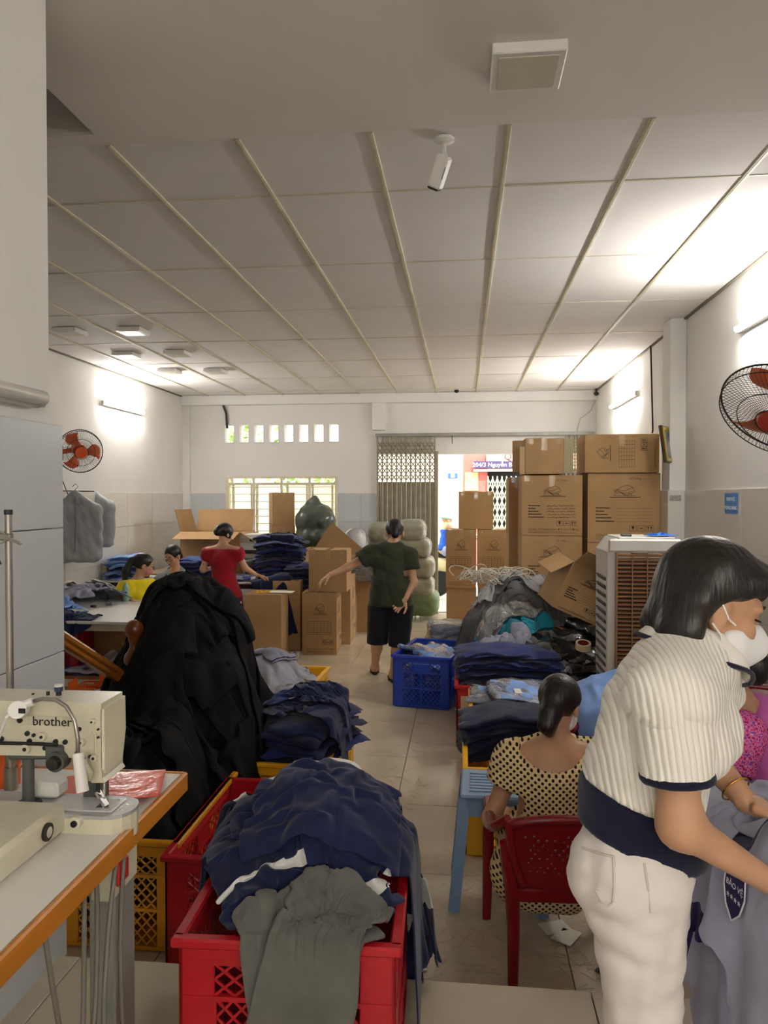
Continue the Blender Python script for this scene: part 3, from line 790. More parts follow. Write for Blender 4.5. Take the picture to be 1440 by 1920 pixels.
MB().box((hx-.022, .28, .665), (.008, .05, .05), b=.003).build('switch_button', mat('red_button', srgb(190, 30, 34), .35), bench)
for k, (dx, a, b_) in enumerate(((0, .14, .32), (.02, .05, .40), (-.01, .2, .12), (.015, -.05, .3))):
    pts = [(hx-.03+dx, .25-a*.5+.10*math.sin(q/9*math.pi)*((-1)**k)*.4-a*q/12, .71-.62*(q/9)**1.1 if k != 2 else .71-.4*math.sin(q/9*math.pi)) for q in range(10)]
    MB().tube(pts, .005, 6).build('cable', mat('grey_cable', srgb(120, 116, 106), .5), bench, smooth=True)
MB().tube([(hx-.02+.05*math.cos(q/14*9)*(1-q/40), .20+.06*math.sin(q/14*9), .17+.02*math.sin(q)) for q in range(15)], .005, 6).build('cable', MATS['grey_cable'], bench, smooth=True)

mx0 = at(-60, 1330, 1.53)[0]; mx1 = at(189, 1330, 1.53)[0]; zt = at(100, 1308, 1.58)[2]
mach = thing('sewing_machine', 'cream industrial sewing machine with black brand lettering', 'sewing machine', ((mx0+mx1)/2, 1.58, ZT))
mo = Vector(mach.location)
def L(px, py, Y): return Vector(at(px, py, Y))-mo
def fx(px, py): return L(px, py, 1.53)
# arm: outline in the front plane, extruded back
ol = [(-60, 1312), (190, 1319), (191, 1460), (196, 1468), (172, 1468), (160, 1450), (155, 1424), (110, 1418), (0, 1416), (-60, 1416)]
q = [fx(*p) for p in ol]
MB().prism([(v.x, v.z) for v in q], (0, q[0].y, 0), (1, 0, 0), (0, 0, 1), (0, .10, 0)).build('arm', M_cream, mach)
# face plate on the right end
fp = [(0, zt-mo.z-.008), (.10, zt-mo.z-.004), (.102, .19), (.085, .125), (.01, .118), (0, .13)]
MB().prism(fp, (mx1-mo.x, q[0].y, 0), (0, 1, 0), (0, 0, 1), (.008, 0, 0)).build('face_plate', mat('machine_enamel_light', srgb(222, 216, 190), .35, var=.06), mach)
MB().box(((mx0+mx1)/2-mo.x, q[0].y+.05, zt-mo.z-.004), (mx1-mx0-.012, .088, .012), b=.004).build('top_cover', mat('machine_top', srgb(232, 228, 212), .25, var=.05), mach)
# badge with lettering
bp = fx(97, 1351); MB().box(bp+Vector((0, -.001, 0)), (.108, .002, .020), b=.001).build('badge', mat('badge', srgb(200, 194, 172), .3), mach)
text('brother', .0285, mat('badge_ink', srgb(30, 28, 30), .5), mach, fx(62, 1359)+Vector((0, -.003, 0)), (R(90), 0, 0), 'lettering', .0006)
# screws, caps and levers
scr = MB()
for (x, y, r_) in ((38, 1350, .006), (52, 1375, .0055), (64, 1378, .004), (56, 1389, .0055), (105, 1390, .0055), (123, 1391, .0055), (149, 1367, .005), (185, 1367, .0025), (185, 1382, .0025), (85, 1402, .005), (98, 1411, .005), (170, 1418, .004), (159, 1424, .004), (145, 1411, .004), (3, 1385, .006)):
    MB().cyl(fx(x, y), fx(x, y)+Vector((0, -.004, 0)), r_, n=10).build('screw', M_black, mach)
for (x, y, r_) in ((81, 1380, .010), (175, 1352, .007), (153, 1391, .010), (50, 1403, .012), (178, 1420, .009)):
    c = fx(x, y); MB().cyl(c, c+Vector((0, -.008, 0)), r_, r_*.85, n=16).build('cap', M_cream, mach, smooth=40); MB().cyl(c+Vector((0, -.008, 0)), c+Vector((0, -.010, 0)), r_*.35, n=8).build('screw', M_black, mach)
sl = MB()
for a in range(13): pass
MB().tube([fx(170, 1375)+Vector((0, -.002, 0)), fx(175, 1370)+Vector((0, -.002, 0)), fx(180, 1375)+Vector((0, -.002, 0)), fx(180, 1412)+Vector((0, -.002, 0))], .0025, 6).build('lever_slot', M_cream, mach)
MB().tube([fx(163, 1420)+Vector((0, -.012, 0)), fx(168, 1434)+Vector((0, -.014, 0)), fx(174, 1444)+Vector((0, -.012, 0)), fx(172, 1460)+Vector((0, -.01, 0))], [.006, .007, .008, .004], 8).build('thread_lever', M_cream, mach, smooth=True)
MB().tube([fx(0, 1392)+Vector((0, -.004, 0)), fx(75, 1393)+Vector((0, -.006, 0)), fx(112, 1394)+Vector((0, -.01, 0))], .004, 6).build('guide_rod', M_dark, mach)
# tension unit
c = fx(112, 1424); MB().cyl(c+Vector((0, .01, 0)), c+Vector((0, -.02, 0)), .021, n=18).build('tension_unit', M_greyd, mach, smooth=40); MB().cyl(c+Vector((0, -.02, 0)), c+Vector((0, -.032, 0)), .015, .013, n=18).build('tension_dial', M_dark, mach, smooth=40)
MB().box(fx(105, 1408)+Vector((0, -.005, 0)), (.040, .012, .03), b=.004).build('bracket', M_greyd, mach)
# gooseneck lamp
gp = [L(62, 1315, 1.50), L(80, 1310, 1.49), L(105, 1312, 1.485), L(125, 1325, 1.48), L(140, 1350, 1.475), L(146, 1385, 1.47), L(146, 1410, 1.47)]
lamp = thing('machine_lamp', 'white gooseneck work lamp clipped to the sewing machine', 'lamp', mo)
MB().tube(gp, .0045, 8).build('gooseneck', M_steel, lamp, smooth=True)
a, b_ = L(146, 1412, 1.47), L(155, 1484, 1.46); MB().cyl(a, b_, .011, .0125, n=16).build('lamp_head', M_white, lamp, smooth=40)
a, b_ = L(38, 1330, 1.52), L(32, 1331, 1.475); MB().cyl(a, b_, .020, .018, n=18).build('magnet_base', M_white, lamp, smooth=40)
MB().box(L(41, 1333, 1.474), (.014, .003, .010)).build('switch', M_black, lamp); MB().cyl(L(44, 1322, 1.49), L(62, 1315, 1.495), .009, n=10).build('socket', M_white, lamp)
MB().tube([L(25, 1335, 1.48), L(12, 1345, 1.47), L(3, 1370, 1.48), L(-10, 1400, 1.5)], .004, 6).build('lamp_cord', M_white, lamp)
# top fittings
for (x, y, hgt, r_, m_) in ((90, 1303, .012, .004, M_dark), (110, 1302, .014, .006, M_black), (62, 1302, .007, .003, M_dark), (200, 1301, .003, .008, M_steel)):
    c = L(x, y, 1.585); c.z = zt-mo.z; MB().cyl(c, c+Vector((0, 0, hgt)), r_, n=12).build('top_knob', m_, mach)
c = L(110, 1302, 1.585); c.z = zt-mo.z+.014; MB().lathe([(.009, 0), (.0095, .008), (.008, .010)], 16, c).build('top_knob', mat('blue_cap', srgb(44, 56, 84), .4), mach); MB().lathe([(.009, .010), (.009, .014), (.006, .015)], 16, c).build('top_knob', M_white, mach)
# bed arm, needle plate, presser
bz = at(150, 1512, 1.55)[2]-mo.z
bx1 = at(256, 1520, 1.56)[0]-mo.x
pr = []
for i in range(9): a = -math.pi/2+math.pi*i/8; pr.append((bx1-.05+.05*math.cos(a), .055*math.sin(a)))
pr = [(-.42, .055), (-.42, -.055)]+pr
MB().prism(pr, (0, -.02, bz-.058), (1, 0, 0), (0, 1, 0), (0, 0, .05)).build('bed_arm', M_cream, mach); MB().prism(pr, (0, -.02, bz-.008), (1, 0, 0), (0, 1, 0), (0, 0, .008)).build('bed_cover', mat('bed_grey', srgb(186, 186, 186), .3, .3), mach)
MB().box((bx1-.115, -.02, bz+.0015), (.15, .07, .003), b=.001).build('slide_plate', mat('white_plate', srgb(226, 226, 226), .2, .3), mach); MB().box((bx1-.065, -.02, bz+.004), (.035, .05, .003), b=.001).build('needle_plate', M_chrome, mach)
nx = at(196, 1480, 1.55)[0]-mo.x
MB().cyl((nx, -.03, .13), (nx, -.03, bz+.03), .004, n=8).build('needle_bar', M_chrome, mach); MB().cyl((nx, -.03, bz+.03), (nx, -.03, bz), .0012, n=6).build('needle', M_chrome, mach)
MB().cyl((nx-.016, -.03, .13), (nx-.014, -.03, bz+.03), .0045, n=8).build('presser_bar', M_dark, mach); MB().bar((nx-.016, -.03, bz+.035), (nx+.006, -.035, bz+.006), .014, .006).build('presser_foot', M_chrome, mach)
MB().box((nx-.05, .03, .075), (.05, .03, .10), b=.004).build('rear_guide', M_greyd, mach)
MB().box((bx1-.22, .02, bz+.02), (.06, .05, .035), b=.006).build('clamp_block', M_white, mach)
# pillar (left) and base
MB().box((-.22, .0, .12), (.09, .11, .22), b=.02).build('pillar', M_cream, mach)
pv = L(28, 1480, 1.50); MB().cyl((pv.x, -.03, .03), (pv.x, -.03, .16), .013, .012, n=12).build('work_clamp', M_greyd, mach, smooth=40); MB().cyl((pv.x, -.03, .028), (pv.x, -.03, .044), .034, .026, n=16).build('work_clamp', M_dark, mach, smooth=40)
MB().bar((pv.x-.04, -.03, .15), (pv.x+.09, -.03, .158), .03, .022, b=.004).build('work_clamp', M_greyd, mach)
bxr = gz(50, 1622, ZT)[0]-mo.x                      # right face of the base casting
MB().box((bxr-.17, -.215, .032), (.34, .30, .064), b=.010).build('base', M_cream, mach)
c = Vector((bxr, -.145, .034)); MB().cyl(c-Vector((.005, 0, 0)), c+Vector((.006, 0, 0)), .018, n=18).build('oil_gauge', M_dark, mach, smooth=40); MB().cyl(c+Vector((.006, 0, 0)), c+Vector((.0075, 0, 0)), .011, n=14).build('gauge_glass', M_chrome, mach)
c = Vector((bxr+.03, -.080, .028)); MB().cyl(c+Vector((0, .008, 0)), c+Vector((0, -.010, 0)), .013, n=14).build('cap', M_cream, mach); MB().cyl(c+Vector((0, -.010, 0)), c+Vector((0, -.014, 0)), .007, n=10).build('screw', M_black, mach)

# thread cone and orange plastic bag on the bench
p = at(12, 1450, 1.75); cone = thing('thread_cone', 'orange thread cone behind the sewing machine', 'thread', (p[0], p[1], ZT))
MB().lathe([(.032, 0), (.033, .06), (.026, .12), (.012, .125)], 18).build('thread', mat('orange_thread', srgb(226, 98, 30), .7, bump=.3, bs=150), cone, smooth=50); MB().lathe([(.012, .125), (.010, .15)], 12).build('spool_core', M_black, cone)
p = gz(225, 1492, ZT)
pb = Pile(p[0]-.3, p[0]+.3, p[1]-.3, p[1]+.3, lambda x, y: ZT+.012+0*x)
tag(cloth_obj('plastic_bag', drape(pb, (p[0]-.03, p[1]+.02), (.24, .18), .3, 'sheet', 16, 40, 5, .8, .006, .04, wob=.02), mat('orange_bag', srgb(238, 78, 38), .2, alpha=.95, coat=.5, bump=.4, bs=25), thick=.001), 'crumpled orange plastic bag on the bench beside the needle', 'bag')
# thread stand pole at the far left
p = at(19, 1290, 1.72)
st = thing('thread_stand', 'grey steel thread stand pole with clamps at the left edge', 'stand', (p[0], p[1], ZT))
zt2 = at(19, 965, 1.72)[2]-ZT
MB().cyl((0, 0, 0), (0, 0, zt2), .0085, n=12).build('pole', M_steel, st, smooth=40); MB().cyl((0, 0, zt2), (0, 0, zt2+.012), .010, n=12).build('pole_cap', M_black, st)
MB().cyl((0, 0, 0), (0, 0, .055), .016, n=14).build('socket', M_steel, st, smooth=40); MB().cyl((0, 0, .06), (0, 0, .10), .013, n=14).build('socket', M_steel, st, smooth=40)
MB().bar((-.09, -.01, zt2-.045), (.012, -.006, zt2-.055), .02, .018, b=.003).build('cross_arm', M_steel, st); MB().bar((.0, -.012, zt2-.055), (.042, -.016, zt2-.07), .012, .006, b=.002).build('wing_screw', M_steel, st)
MB().tube([(-.012+.014*math.cos(a), -.014, zt2-.055+.014*math.sin(a)) for a in np.linspace(0, 6.2, 14)], .002, 6, closed=True).build('thread_ring', M_steel, st)
MB().tube([(-.02, -.014, zt2-.07), (-.022, -.016, zt2-.10), (-.012, -.016, zt2-.12)], .004, 6).build('thread_hook', M_dark, st)

# ------------------------------------------------------------------ crates
Yc, Rc_, Bc = (238, 178, 30), (178, 22, 34), (26, 62, 176)
OY = (216, 146, 24)
CY1 = crate('amber yellow crate under the sewing bench beneath the black garments', 'amber', OY, (-1.365, 3.21, 0))
CR2 = crate('red crate on the platform heaped with navy jackets', 'red', Rc_, (-.415, 1.97, ZP), .03, (.51, .57, .45))
CR3 = crate('red crate behind the navy jackets, between the two yellow crates', 'red', Rc_, (-.87, 3.10, 0))
CY4 = crate('yellow crate under the pile of navy cloth beside the aisle', 'yellow', Yc, (-.93, 4.10, 0), -.06)
CY5 = crate('yellow crate filled with pale grey shirts', 'yellow', Yc, (-1.33, 5.5, 0), -.03)
CB6 = crate('blue crate of plastic wrapped light blue shirts', 'blue', Bc, (-.28, 6.74, 0), -.20)
CR7 = crate('red crate beneath the wide stack of folded navy trousers', 'red', Rc_, (.20, 5.78, 0))
CY8 = crate('yellow crate of light blue packets right of the aisle', 'yellow', Yc, (.30, 4.92, 0))
CY9 = crate('yellow crate beside the blue stool holding folded navy garments', 'yellow', Yc, (.26, 4.14, 0))
CY10 = crate('yellow crate under the black plastic packs', 'yellow', Yc, (.94, 5.98, 0))
# label card on the red crate
MB().box((-.19, -.392, .33), (.055, .002, .09)).build('label_card', mat('card', srgb(214, 190, 150), .8), CR7)

# ------------------------------------------------------------------ stool and chairs
M_stool = plastic('pale_blue', (128, 156, 190), .4)
stool = thing('plastic_stool', 'pale blue plastic stool with slatted top in the aisle', 'stool', (.155, 3.43, 0), -.02)
b = MB(); b.box((0, 0, .49), (.33, .33, .02), b=.008); b.box((0, 0, .475), (.31, .31, .02)); b.build('seat', M_stool, stool)
for k in range(7): MB().box((0, -.105+.035*k, .502), (.25, .022, .006), b=.002).build('seat_slat', M_stool, stool)
for sx in (-1, 1):
    for sy in (-1, 1):
        b = MB(); b.bar((sx*.19, sy*.19, 0), (sx*.145, sy*.145, .48), .05, .014, up=(0, 1, 0)); b.bar((sx*.19, sy*.19, 0), (sx*.145, sy*.145, .48), .05, .014, up=(1, 0, 0)); b.build('leg', M_stool, stool)
for (a, b_) in (((-1, -1), (1, -1)), ((-1, 1), (1, 1)), ((-1, -1), (-1, 1)), ((1, -1), (1, 1))):
    MB().bar((a[0]*.15, a[1]*.15, .44), (b_[0]*.15, b_[1]*.15, .44), .01, .07, up=(0, 0, 1)).build('apron', M_stool, stool)
M_redp = plastic('dark_red', (128, 14, 26), .25)
def red_chair(label, loc, rz, sh=.33, s=1., group='dark red plastic armchairs'):
    """low armchair: facing local +y; back at -y"""
    t = thing('plastic_armchair', label, 'chair', loc, rz, group)
    W2 = .205*s
    b = MB(); b.box((0, .02, sh), (.40*s, .38*s, .022), b=.009); b.box((0, .02, sh-.022), (.36*s, .34*s, .03), b=.006); b.build('seat', M_redp, t)
    for sx in (-1, 1):
        MB().tube([(sx*.185*s, -.225, 0), (sx*.18*s, -.195, sh*.6), (sx*.185*s, -.19, sh), (sx*.205*s, -.20, sh+.13), (sx*.215*s, -.215, sh+.2)], [.019, .024, .028, .026, .02], 8).build('leg', M_redp, t, smooth=50)
        MB().tube([(sx*.25*s, .215, 0), (sx*.245*s, .205, sh), (sx*.245*s, .195, sh+.18)], [.018, .024, .022], 8).build('leg', M_redp, t, smooth=50)
        # arm sweeping from the back top to the front leg
        MB().tube([(sx*.205*s, -.225, sh+.29), (sx*.235*s, -.19, sh+.25), (sx*.25*s, -.10, sh+.205), (sx*.25*s, .08, sh+.19), (sx*.247*s, .20, sh+.185)], [.017, .020, .020, .020, .022], 8).build('armrest', M_redp, t, smooth=50)
    # back panel with pierced dots, curved
    nu, nv = 26, 15; b = MB(); vs = []; 
    def bp_(i, j):
        u = -1+2*i/nu; v = j/nv; hw = (.150+.052*math.sin(v*math.pi*.5))*s; top = sh+.31-.035*abs(u)**2.5
        z = sh+.03+(top-sh-.03)*v; return Vector((u*hw, -.19-.055*v-.03*(1-u*u), z))
    hole = set()
    r_ = random.Random(5)
    for i in range(3, nu-3):
        for j in range(3, nv-3):
            if (i+j) % 2 == 0 and r_.random() < .75: hole.add((i, j))
    for i in range(nu+1):
        for j in range(nv+1): vs.append(bp_(i, j))
    fs = []
    for i in range(nu):
        for j in range(nv):
            q = (i*(nv+1)+j, (i+1)*(nv+1)+j, (i+1)*(nv+1)+j+1, i*(nv+1)+j+1)
            if (i, j) in hole:
                c = sum((vs[k] for k in q), Vector())/4; n0 = len(vs)
                for k in q: vs.append(c+(vs[k]-c)*.55)
                for k in range(4): fs.append((q[k], q[(k+1) % 4], n0+(k+1) % 4, n0+k))
            else: fs.append(q)
    b.add(vs, fs); o = b.build('backrest', M_redp, t); m_ = o.modifiers.new('t', 'SOLIDIFY'); m_.thickness = .008
    rim = [bp_(0, j)+Vector((0, -.004, 0)) for j in range(nv+1)]+[bp_(i, nv)+Vector((0, -.004, .004)) for i in range(1, nu)]+[bp_(nu, j)+Vector((0, -.004, 0)) for j in range(nv, -1, -1)]
    MB().tube(rim, .017, 8).build('back_rim', M_redp, t, smooth=50)
    MB().box((0, -.195, sh-.005), (.36*s, .02, .05), b=.005).build('seat_rail', M_redp, t)
    return t
red_chair('dark red plastic armchair under the woman in the dotted dress', (.36, 3.0, 0), .04, .33)
red_chair('dark red plastic armchair under the woman in the pink dress', (1.12, 2.95, 0), -.35, .40)
red_chair('empty dark red plastic armchair between the two seated women', (.86, 3.95, 0), 2.6, .42)
red_chair('dark red plastic armchair with rounded back beside the beige stack', (1.42, 3.72, 0), 2.95, .52)

# ------------------------------------------------------------------ air cooler
M_cool = mat('cooler_white', srgb(222, 220, 214), .4, var=.05, vs=5); M_louv = mat('brown_louver', srgb(150, 108, 74), .45)
p0 = at(1142, 1100, 5.25)[0]; p1 = at(1277, 1100, 5.25)[0]; ztc = at(1200, 1006, 5.4)[2]; cw = p1-p0
cool = thing('air_cooler', 'white evaporative air cooler with brown louvred grille', 'air cooler', ((p0+p1)/2, 5.25+.25, 0), 0)
h = ztc
poly = [(-cw/2, .06), (cw/2, .06), (cw/2, h-.06), (cw/2-.03, h-.012), (-cw/2+.06, h-.012), (-cw/2-.005, h-.10)]
MB().prism(poly, (0, -.22, 0), (1, 0, 0), (0, 0, 1), (0, .46, 0)).build('body', M_cool, cool)
MB().box((0, -.235, h-.055), (cw+.01, .03, .09), b=.012).build('front_top', M_cool, cool); MB().box((0.02, 0, h-.006), (cw-.1, .42, .012), b=.004).build('top_panel', M_cool, cool)
gx0 = at(1171, 1100, 5.0)[0]-cool.location[0]; gx1 = at(1263, 1100, 5.0)[0]-cool.location[0]; gw = gx1-gx0; gc = (gx0+gx1)/2
MB().box((gc, -.222, .75), (gw, .01, h-.85+.55), b=.002).build('grille_back', mat('grille_dark', srgb(44, 32, 24), .7), cool)
n_ = 36
for k in range(n_): MB().box((gc, -.238, .42+k*(h-.12-.42)/(n_-1)), (gw, .022, .007), Matrix.Rotation(R(25), 3, 'X')).build('louver', M_louv, cool)
for fx_ in (0, .34, .66, 1): MB().box((gx0+fx_*gw, -.246, (.42+h-.12)/2), (.007 if 0 < fx_ < 1 else .014, .012, h-.50), b=.002).build('grille_bar', M_louv, cool)
MB().box((gc, -.246, h-.115), (gw, .012, .014), b=.002).build('grille_bar', M_louv, cool)
for k in range(14): MB().box((-cw/2-.006, 0, .45+k*.06), (.012, .32, .03), Matrix.Rotation(R(-30), 3, 'Y')).build('side_louver', M_greyd, cool)
for sx in (-1, 1):
    for sy in (-1, 1): MB().cyl((sx*(cw/2-.05)-.015, sy*.17, .03), (sx*(cw/2-.05)+.015, sy*.17, .03), .03, n=14).build('wheel', M_black, cool)
MB().prism([(-.06, 0), (.06, 0), (.035, .018), (-.035, .018)], (gc, -.255, h-.105), (1, 0, 0), (0, 0, 1), (0, .02, 0)).build('handle', mat('cooler_grey', srgb(170, 160, 146), .5), cool)
p = at(1178, 1003, 5.35); tag(MB().box((0, 0, .008), (.075, .05, .016), b=.007).build('remote_control', M_black), 'small black remote control on the air cooler', 'remote').location = (p[0], 5.42, h)
pb = Pile(.9, 1.8, 5, 6, lambda x, y: h+.004+0*x)
p = at(1240, 1000, 5.4); tag(cloth_obj('cloth_rag', drape(pb, (p[0], 5.42), (.26, .18), .2, 'sheet', 12, 30, 8, .6, .01, .04, wob=.03), cloth('bright_blue', (38, 110, 214)), thick=.004), 'bright blue rag crumpled on top of the air cooler', 'cloth')
# ------------------------------------------------------------------ cartons
def ctn(label, fl_px, fr_px, ztop, zbot, depth, rz=0., **k):
    """front face spans two pixels columns at the depth given by the front plane"""
    a = at(fl_px[0], fl_px[1], fl_px[2]); b = at(fr_px[0], fr_px[1], fl_px[2]); w = abs(b[0]-a[0])
    c = Vector(((a[0]+b[0])/2, fl_px[2], zbot)); M = Matrix.Rotation(rz, 3, 'Z'); c = c+M @ Vector((0, depth/2, 0))
    return carton(label, c, (w, depth, ztop-zbot), rz, **k)
zat = lambda py, Y: at(870, py, Y)[2]
ctn('plain carton topped by a yellow cloth and papers', (458, 1200, 7.95), (527, 1200), zat(1121, 7.95), 0, .44, .06, tape=False)
ctn('plain carton standing half hidden behind the one with papers', (512, 1200, 8.62), (563, 1200), zat(1094, 8.62), 0, .44, .05, side='table')
C_C = ctn('printed carton on the floor beside the aisle, carrying a plain one', (567, 1200, 8.42), (631, 1200), zat(1116, 8.42), 0, .46, .05, front='table', side='table')
C_D = ctn('plain carton stacked on the printed one beside the aisle', (579, 1080, 8.48), (650, 1080), zat(1034, 8.48), zat(1116, 8.42)+.01, .40, .02)
ctn('carton with faint print on its aisle side, left of the walking man', (610, 1150, 9.05), (657, 1150), zat(1086, 9.05), 0, .50, .02, side='table')
# big open carton whose flap rises to a point
a = at(565, 1050, 9.7); b = at(668, 1050, 9.7)
big = carton('large open carton with a raised diamond shaped flap', ((a[0]+b[0])/2, 9.95, 0), (b[0]-a[0]-.03, .5, zat(1032, 9.7)), 0, open_top=True, flaps=(1, 1, 1, 0), fl_ang=(-35, -25, -60, 0), tape=False)
q = [at(588, 1030, 9.66), at(622, 979, 9.66), at(682, 1030, 9.66), at(650, 1046, 9.66)]; o_ = Vector(big.location)
MB().prism([(v[0]-o_.x, v[2]-o_.z) for v in q], (0, -.29, 0), (1, 0, 0), (0, 0, 1), (0, .006, 0)).build('top_flap', M_kraft, big)
# cartons by the window (on the back bench)
ZB2 = .78
ctn('carton standing before the window bars', (511, 950, 10.4), (552, 950), zat(924, 10.4), zat(986, 10.4), .5, .35, tape=True)
ctn('taped carton supporting the one at the window', (510, 1000, 10.4), (553, 1000), zat(987, 10.4), ZB2, .5, .33)
oc = ctn('large open carton with flaps spread behind the woman in red', (338, 1020, 9.75), (450, 1020), zat(1000, 9.75), ZB2, .62, .0, open_top=True, flaps=(1, 1, 1, 1), fl_ang=(75, -32, -15, 72))
# cartons in front of the gate
ctn('plain carton on top of the pair in the doorway', (860, 950, 9.95), (925, 950), zat(922, 9.95), zat(993, 9.95)+.008, .42, -.02)
ctn('printed carton in the doorway, left of the pair', (836, 1050, 9.9), (892, 1050), zat(994, 9.9), zat(1102, 9.9), .42, -.03, front='table')
ctn('printed carton in the doorway, right of the pair', (896, 1050, 9.9), (954, 1050), zat(994, 9.9), zat(1102, 9.9), .42, .0, front='table')
ctn('bottom carton under the left printed one in the doorway', (837, 1110, 9.92), (893, 1110), zat(1102, 9.9)-.008, 0, .42, .0)
ctn('bottom carton under the right printed one in the doorway', (897, 1110, 9.92), (955, 1110), zat(1102, 9.9)-.008, 0, .42, .0)
# tall double stack on the right
YS = 7.25
def col(px0, px1, rows, dep, Y=YS):
    for (y0, y1, label, kw) in rows:
        ctn(label, (px0+kw.pop('dx', 0), 950, Y), (px1+kw.pop('dx2', 0), 950), zat(y0, Y)-.004, zat(y1, Y)+.004, dep, **kw)
col(978, 1092, [(892, 1004, 'carton with handwritten order lines in the left tall stack', dict(front='lines', writing=5)), (1004, 1116, 'partly hidden printed carton below the handwritten one', dict(front='lines'))], .60)
ctn('bottom carton of the left tall stack behind the grey garments', (978, 1180, YS), (1092, 1180), zat(1116, YS)-.004, 0, .60)
col(1102, 1238, [(888, 1016, 'clean printed carton in the right tall stack beside the pilaster', dict(front='lines')), (1016, 1140, 'carton behind the air cooler in the right tall stack', dict(front='lines'))], .60, YS)
ctn('bottom carton of the right tall stack behind the air cooler', (1102, 1180, YS), (1238, 1180), zat(1140, YS)-.004, 0, .60)
ctn('carton lying sideways on top of the right tall stack', (1097, 850, YS-.03), (1236, 850), zat(818, YS), zat(888, YS)+.004, .58, -.01, front='table_turned', title=False)
tc_ = ctn('blank carton with loose flaps on top of the left tall stack', (985, 850, YS-.02), (1057, 850), zat(824, YS), zat(890, YS)+.004, .55, .02, tape=True)
o_ = Vector(tc_.location); q = at(968, 850, YS-.05); w2 = abs(at(1057, 850, YS)[0]-at(985, 850, YS)[0])/2
MB().box((-w2-.07, -.22, .17), (.10, .006, .30), Matrix.Rotation(R(-30), 3, 'Z')).build('loose_flap', M_kraft, tc_); MB().box((-w2-.03, -.28, .13), (.05, .006, .26), Matrix.Rotation(R(20), 3, 'Z')).build('packing_tape', M_tape, tc_)
MB().box((w2+.05, -.24, .17), (.11, .006, .33), Matrix.Rotation(R(30), 3, 'Z')).build('loose_flap', mat('taped_flap', srgb(178, 168, 138), .2, coat=.5), tc_)
ctn('narrow upright carton squeezed behind the left tall stack', (954, 960, 7.75), (990, 960), zat(896, 7.75), zat(1010, 7.75), .5)
ctn('carton under the narrow upright one behind the left tall stack', (954, 1100, 7.76), (990, 1100), zat(1010, 7.75)-.006, 0, .5)
# tilted open carton on the heap
p = at(1078, 1090, 6.3)
tl = carton('tilted open carton lying on the black plastic packs', (p[0]-.05, 6.35, .86), (.44, .40, .40), 0, front='lines', title=False, open_top=True, rot=(R(8), R(24), R(14)), flaps=(1, 0, 1, 1), fl_ang=(-50, 0, 40, -20), tape=False)
# ------------------------------------------------------------------ garments: materials
M_navy = cloth('navy', (26, 34, 70)); M_navy2 = cloth('navy_deep', (20, 25, 54)); M_royal = cloth('royal_blue', (34, 46, 104))
M_blk = cloth('black', (13, 13, 14), rough=.8, sheen=.0); M_char = cloth('charcoal', (100, 101, 103)); M_lil = cloth('lilac_grey', (146, 146, 164)); M_lil2 = cloth('silver_grey', (168, 168, 178))
M_sky = cloth('sky_blue', (130, 164, 222)); M_teal = cloth('teal', (34, 138, 158)); M_beige = cloth('beige', (196, 186, 164)); M_cream2 = cloth('cream', (214, 208, 190)); M_grn = cloth('warm_grey', (98, 97, 92), bump=.3, bs=20)
M_yelc = cloth('mustard', (222, 170, 60))
def clear_plastic(name, tint=(240, 242, 245), fac=.5, bs=26., bump=.9):
    m = bpy.data.materials.new(name); m.use_nodes = True; nt = m.node_tree; N = nt.nodes; Lk = nt.links; N.remove(N['Principled BSDF'])
    out = N['Material Output']; tr = N.new('ShaderNodeBsdfTransparent'); tr.inputs[0].default_value = srgb(*tint)+(1,); gl = N.new('ShaderNodeBsdfGlossy'); gl.inputs['Roughness'].default_value = .12
    df = N.new('ShaderNodeBsdfDiffuse'); df.inputs[0].default_value = (.8, .82, .85, 1)
    tc = N.new('ShaderNodeTexCoord'); no = N.new('ShaderNodeTexNoise'); no.inputs['Scale'].default_value = bs; no.inputs['Detail'].default_value = 3; Lk.new(tc.outputs['Object'], no.inputs['Vector'])
    bp = N.new('ShaderNodeBump'); bp.inputs['Strength'].default_value = bump; bp.inputs['Distance'].default_value = .03; Lk.new(no.outputs[0], bp.inputs['Height']); Lk.new(bp.outputs[0], gl.inputs['Normal'])
    fr = N.new('ShaderNodeFresnel'); fr.inputs[0].default_value = 1.5; Lk.new(bp.outputs[0], fr.inputs['Normal'])
    m1 = N.new('ShaderNodeMixShader'); m1.inputs[0].default_value = fac*.35; Lk.new(tr.outputs[0], m1.inputs[1]); Lk.new(df.outputs[0], m1.inputs[2])
    mm = N.new('ShaderNodeMath'); mm.operation = 'MULTIPLY_ADD'; mm.inputs[1].default_value = 2.4; mm.inputs[2].default_value = .08; Lk.new(fr.outputs[0], mm.inputs[0])
    m2 = N.new('ShaderNodeMixShader'); Lk.new(mm.outputs[0], m2.inputs[0]); Lk.new(m1.outputs[0], m2.inputs[1]); Lk.new(gl.outputs[0], m2.inputs[2]); Lk.new(m2.outputs[0], out.inputs[0])
    MATS[name] = m; return m
M_clear = clear_plastic('clear_film'); M_film = clear_plastic('cloudy_film', (225, 230, 235), 1.7, 18.)
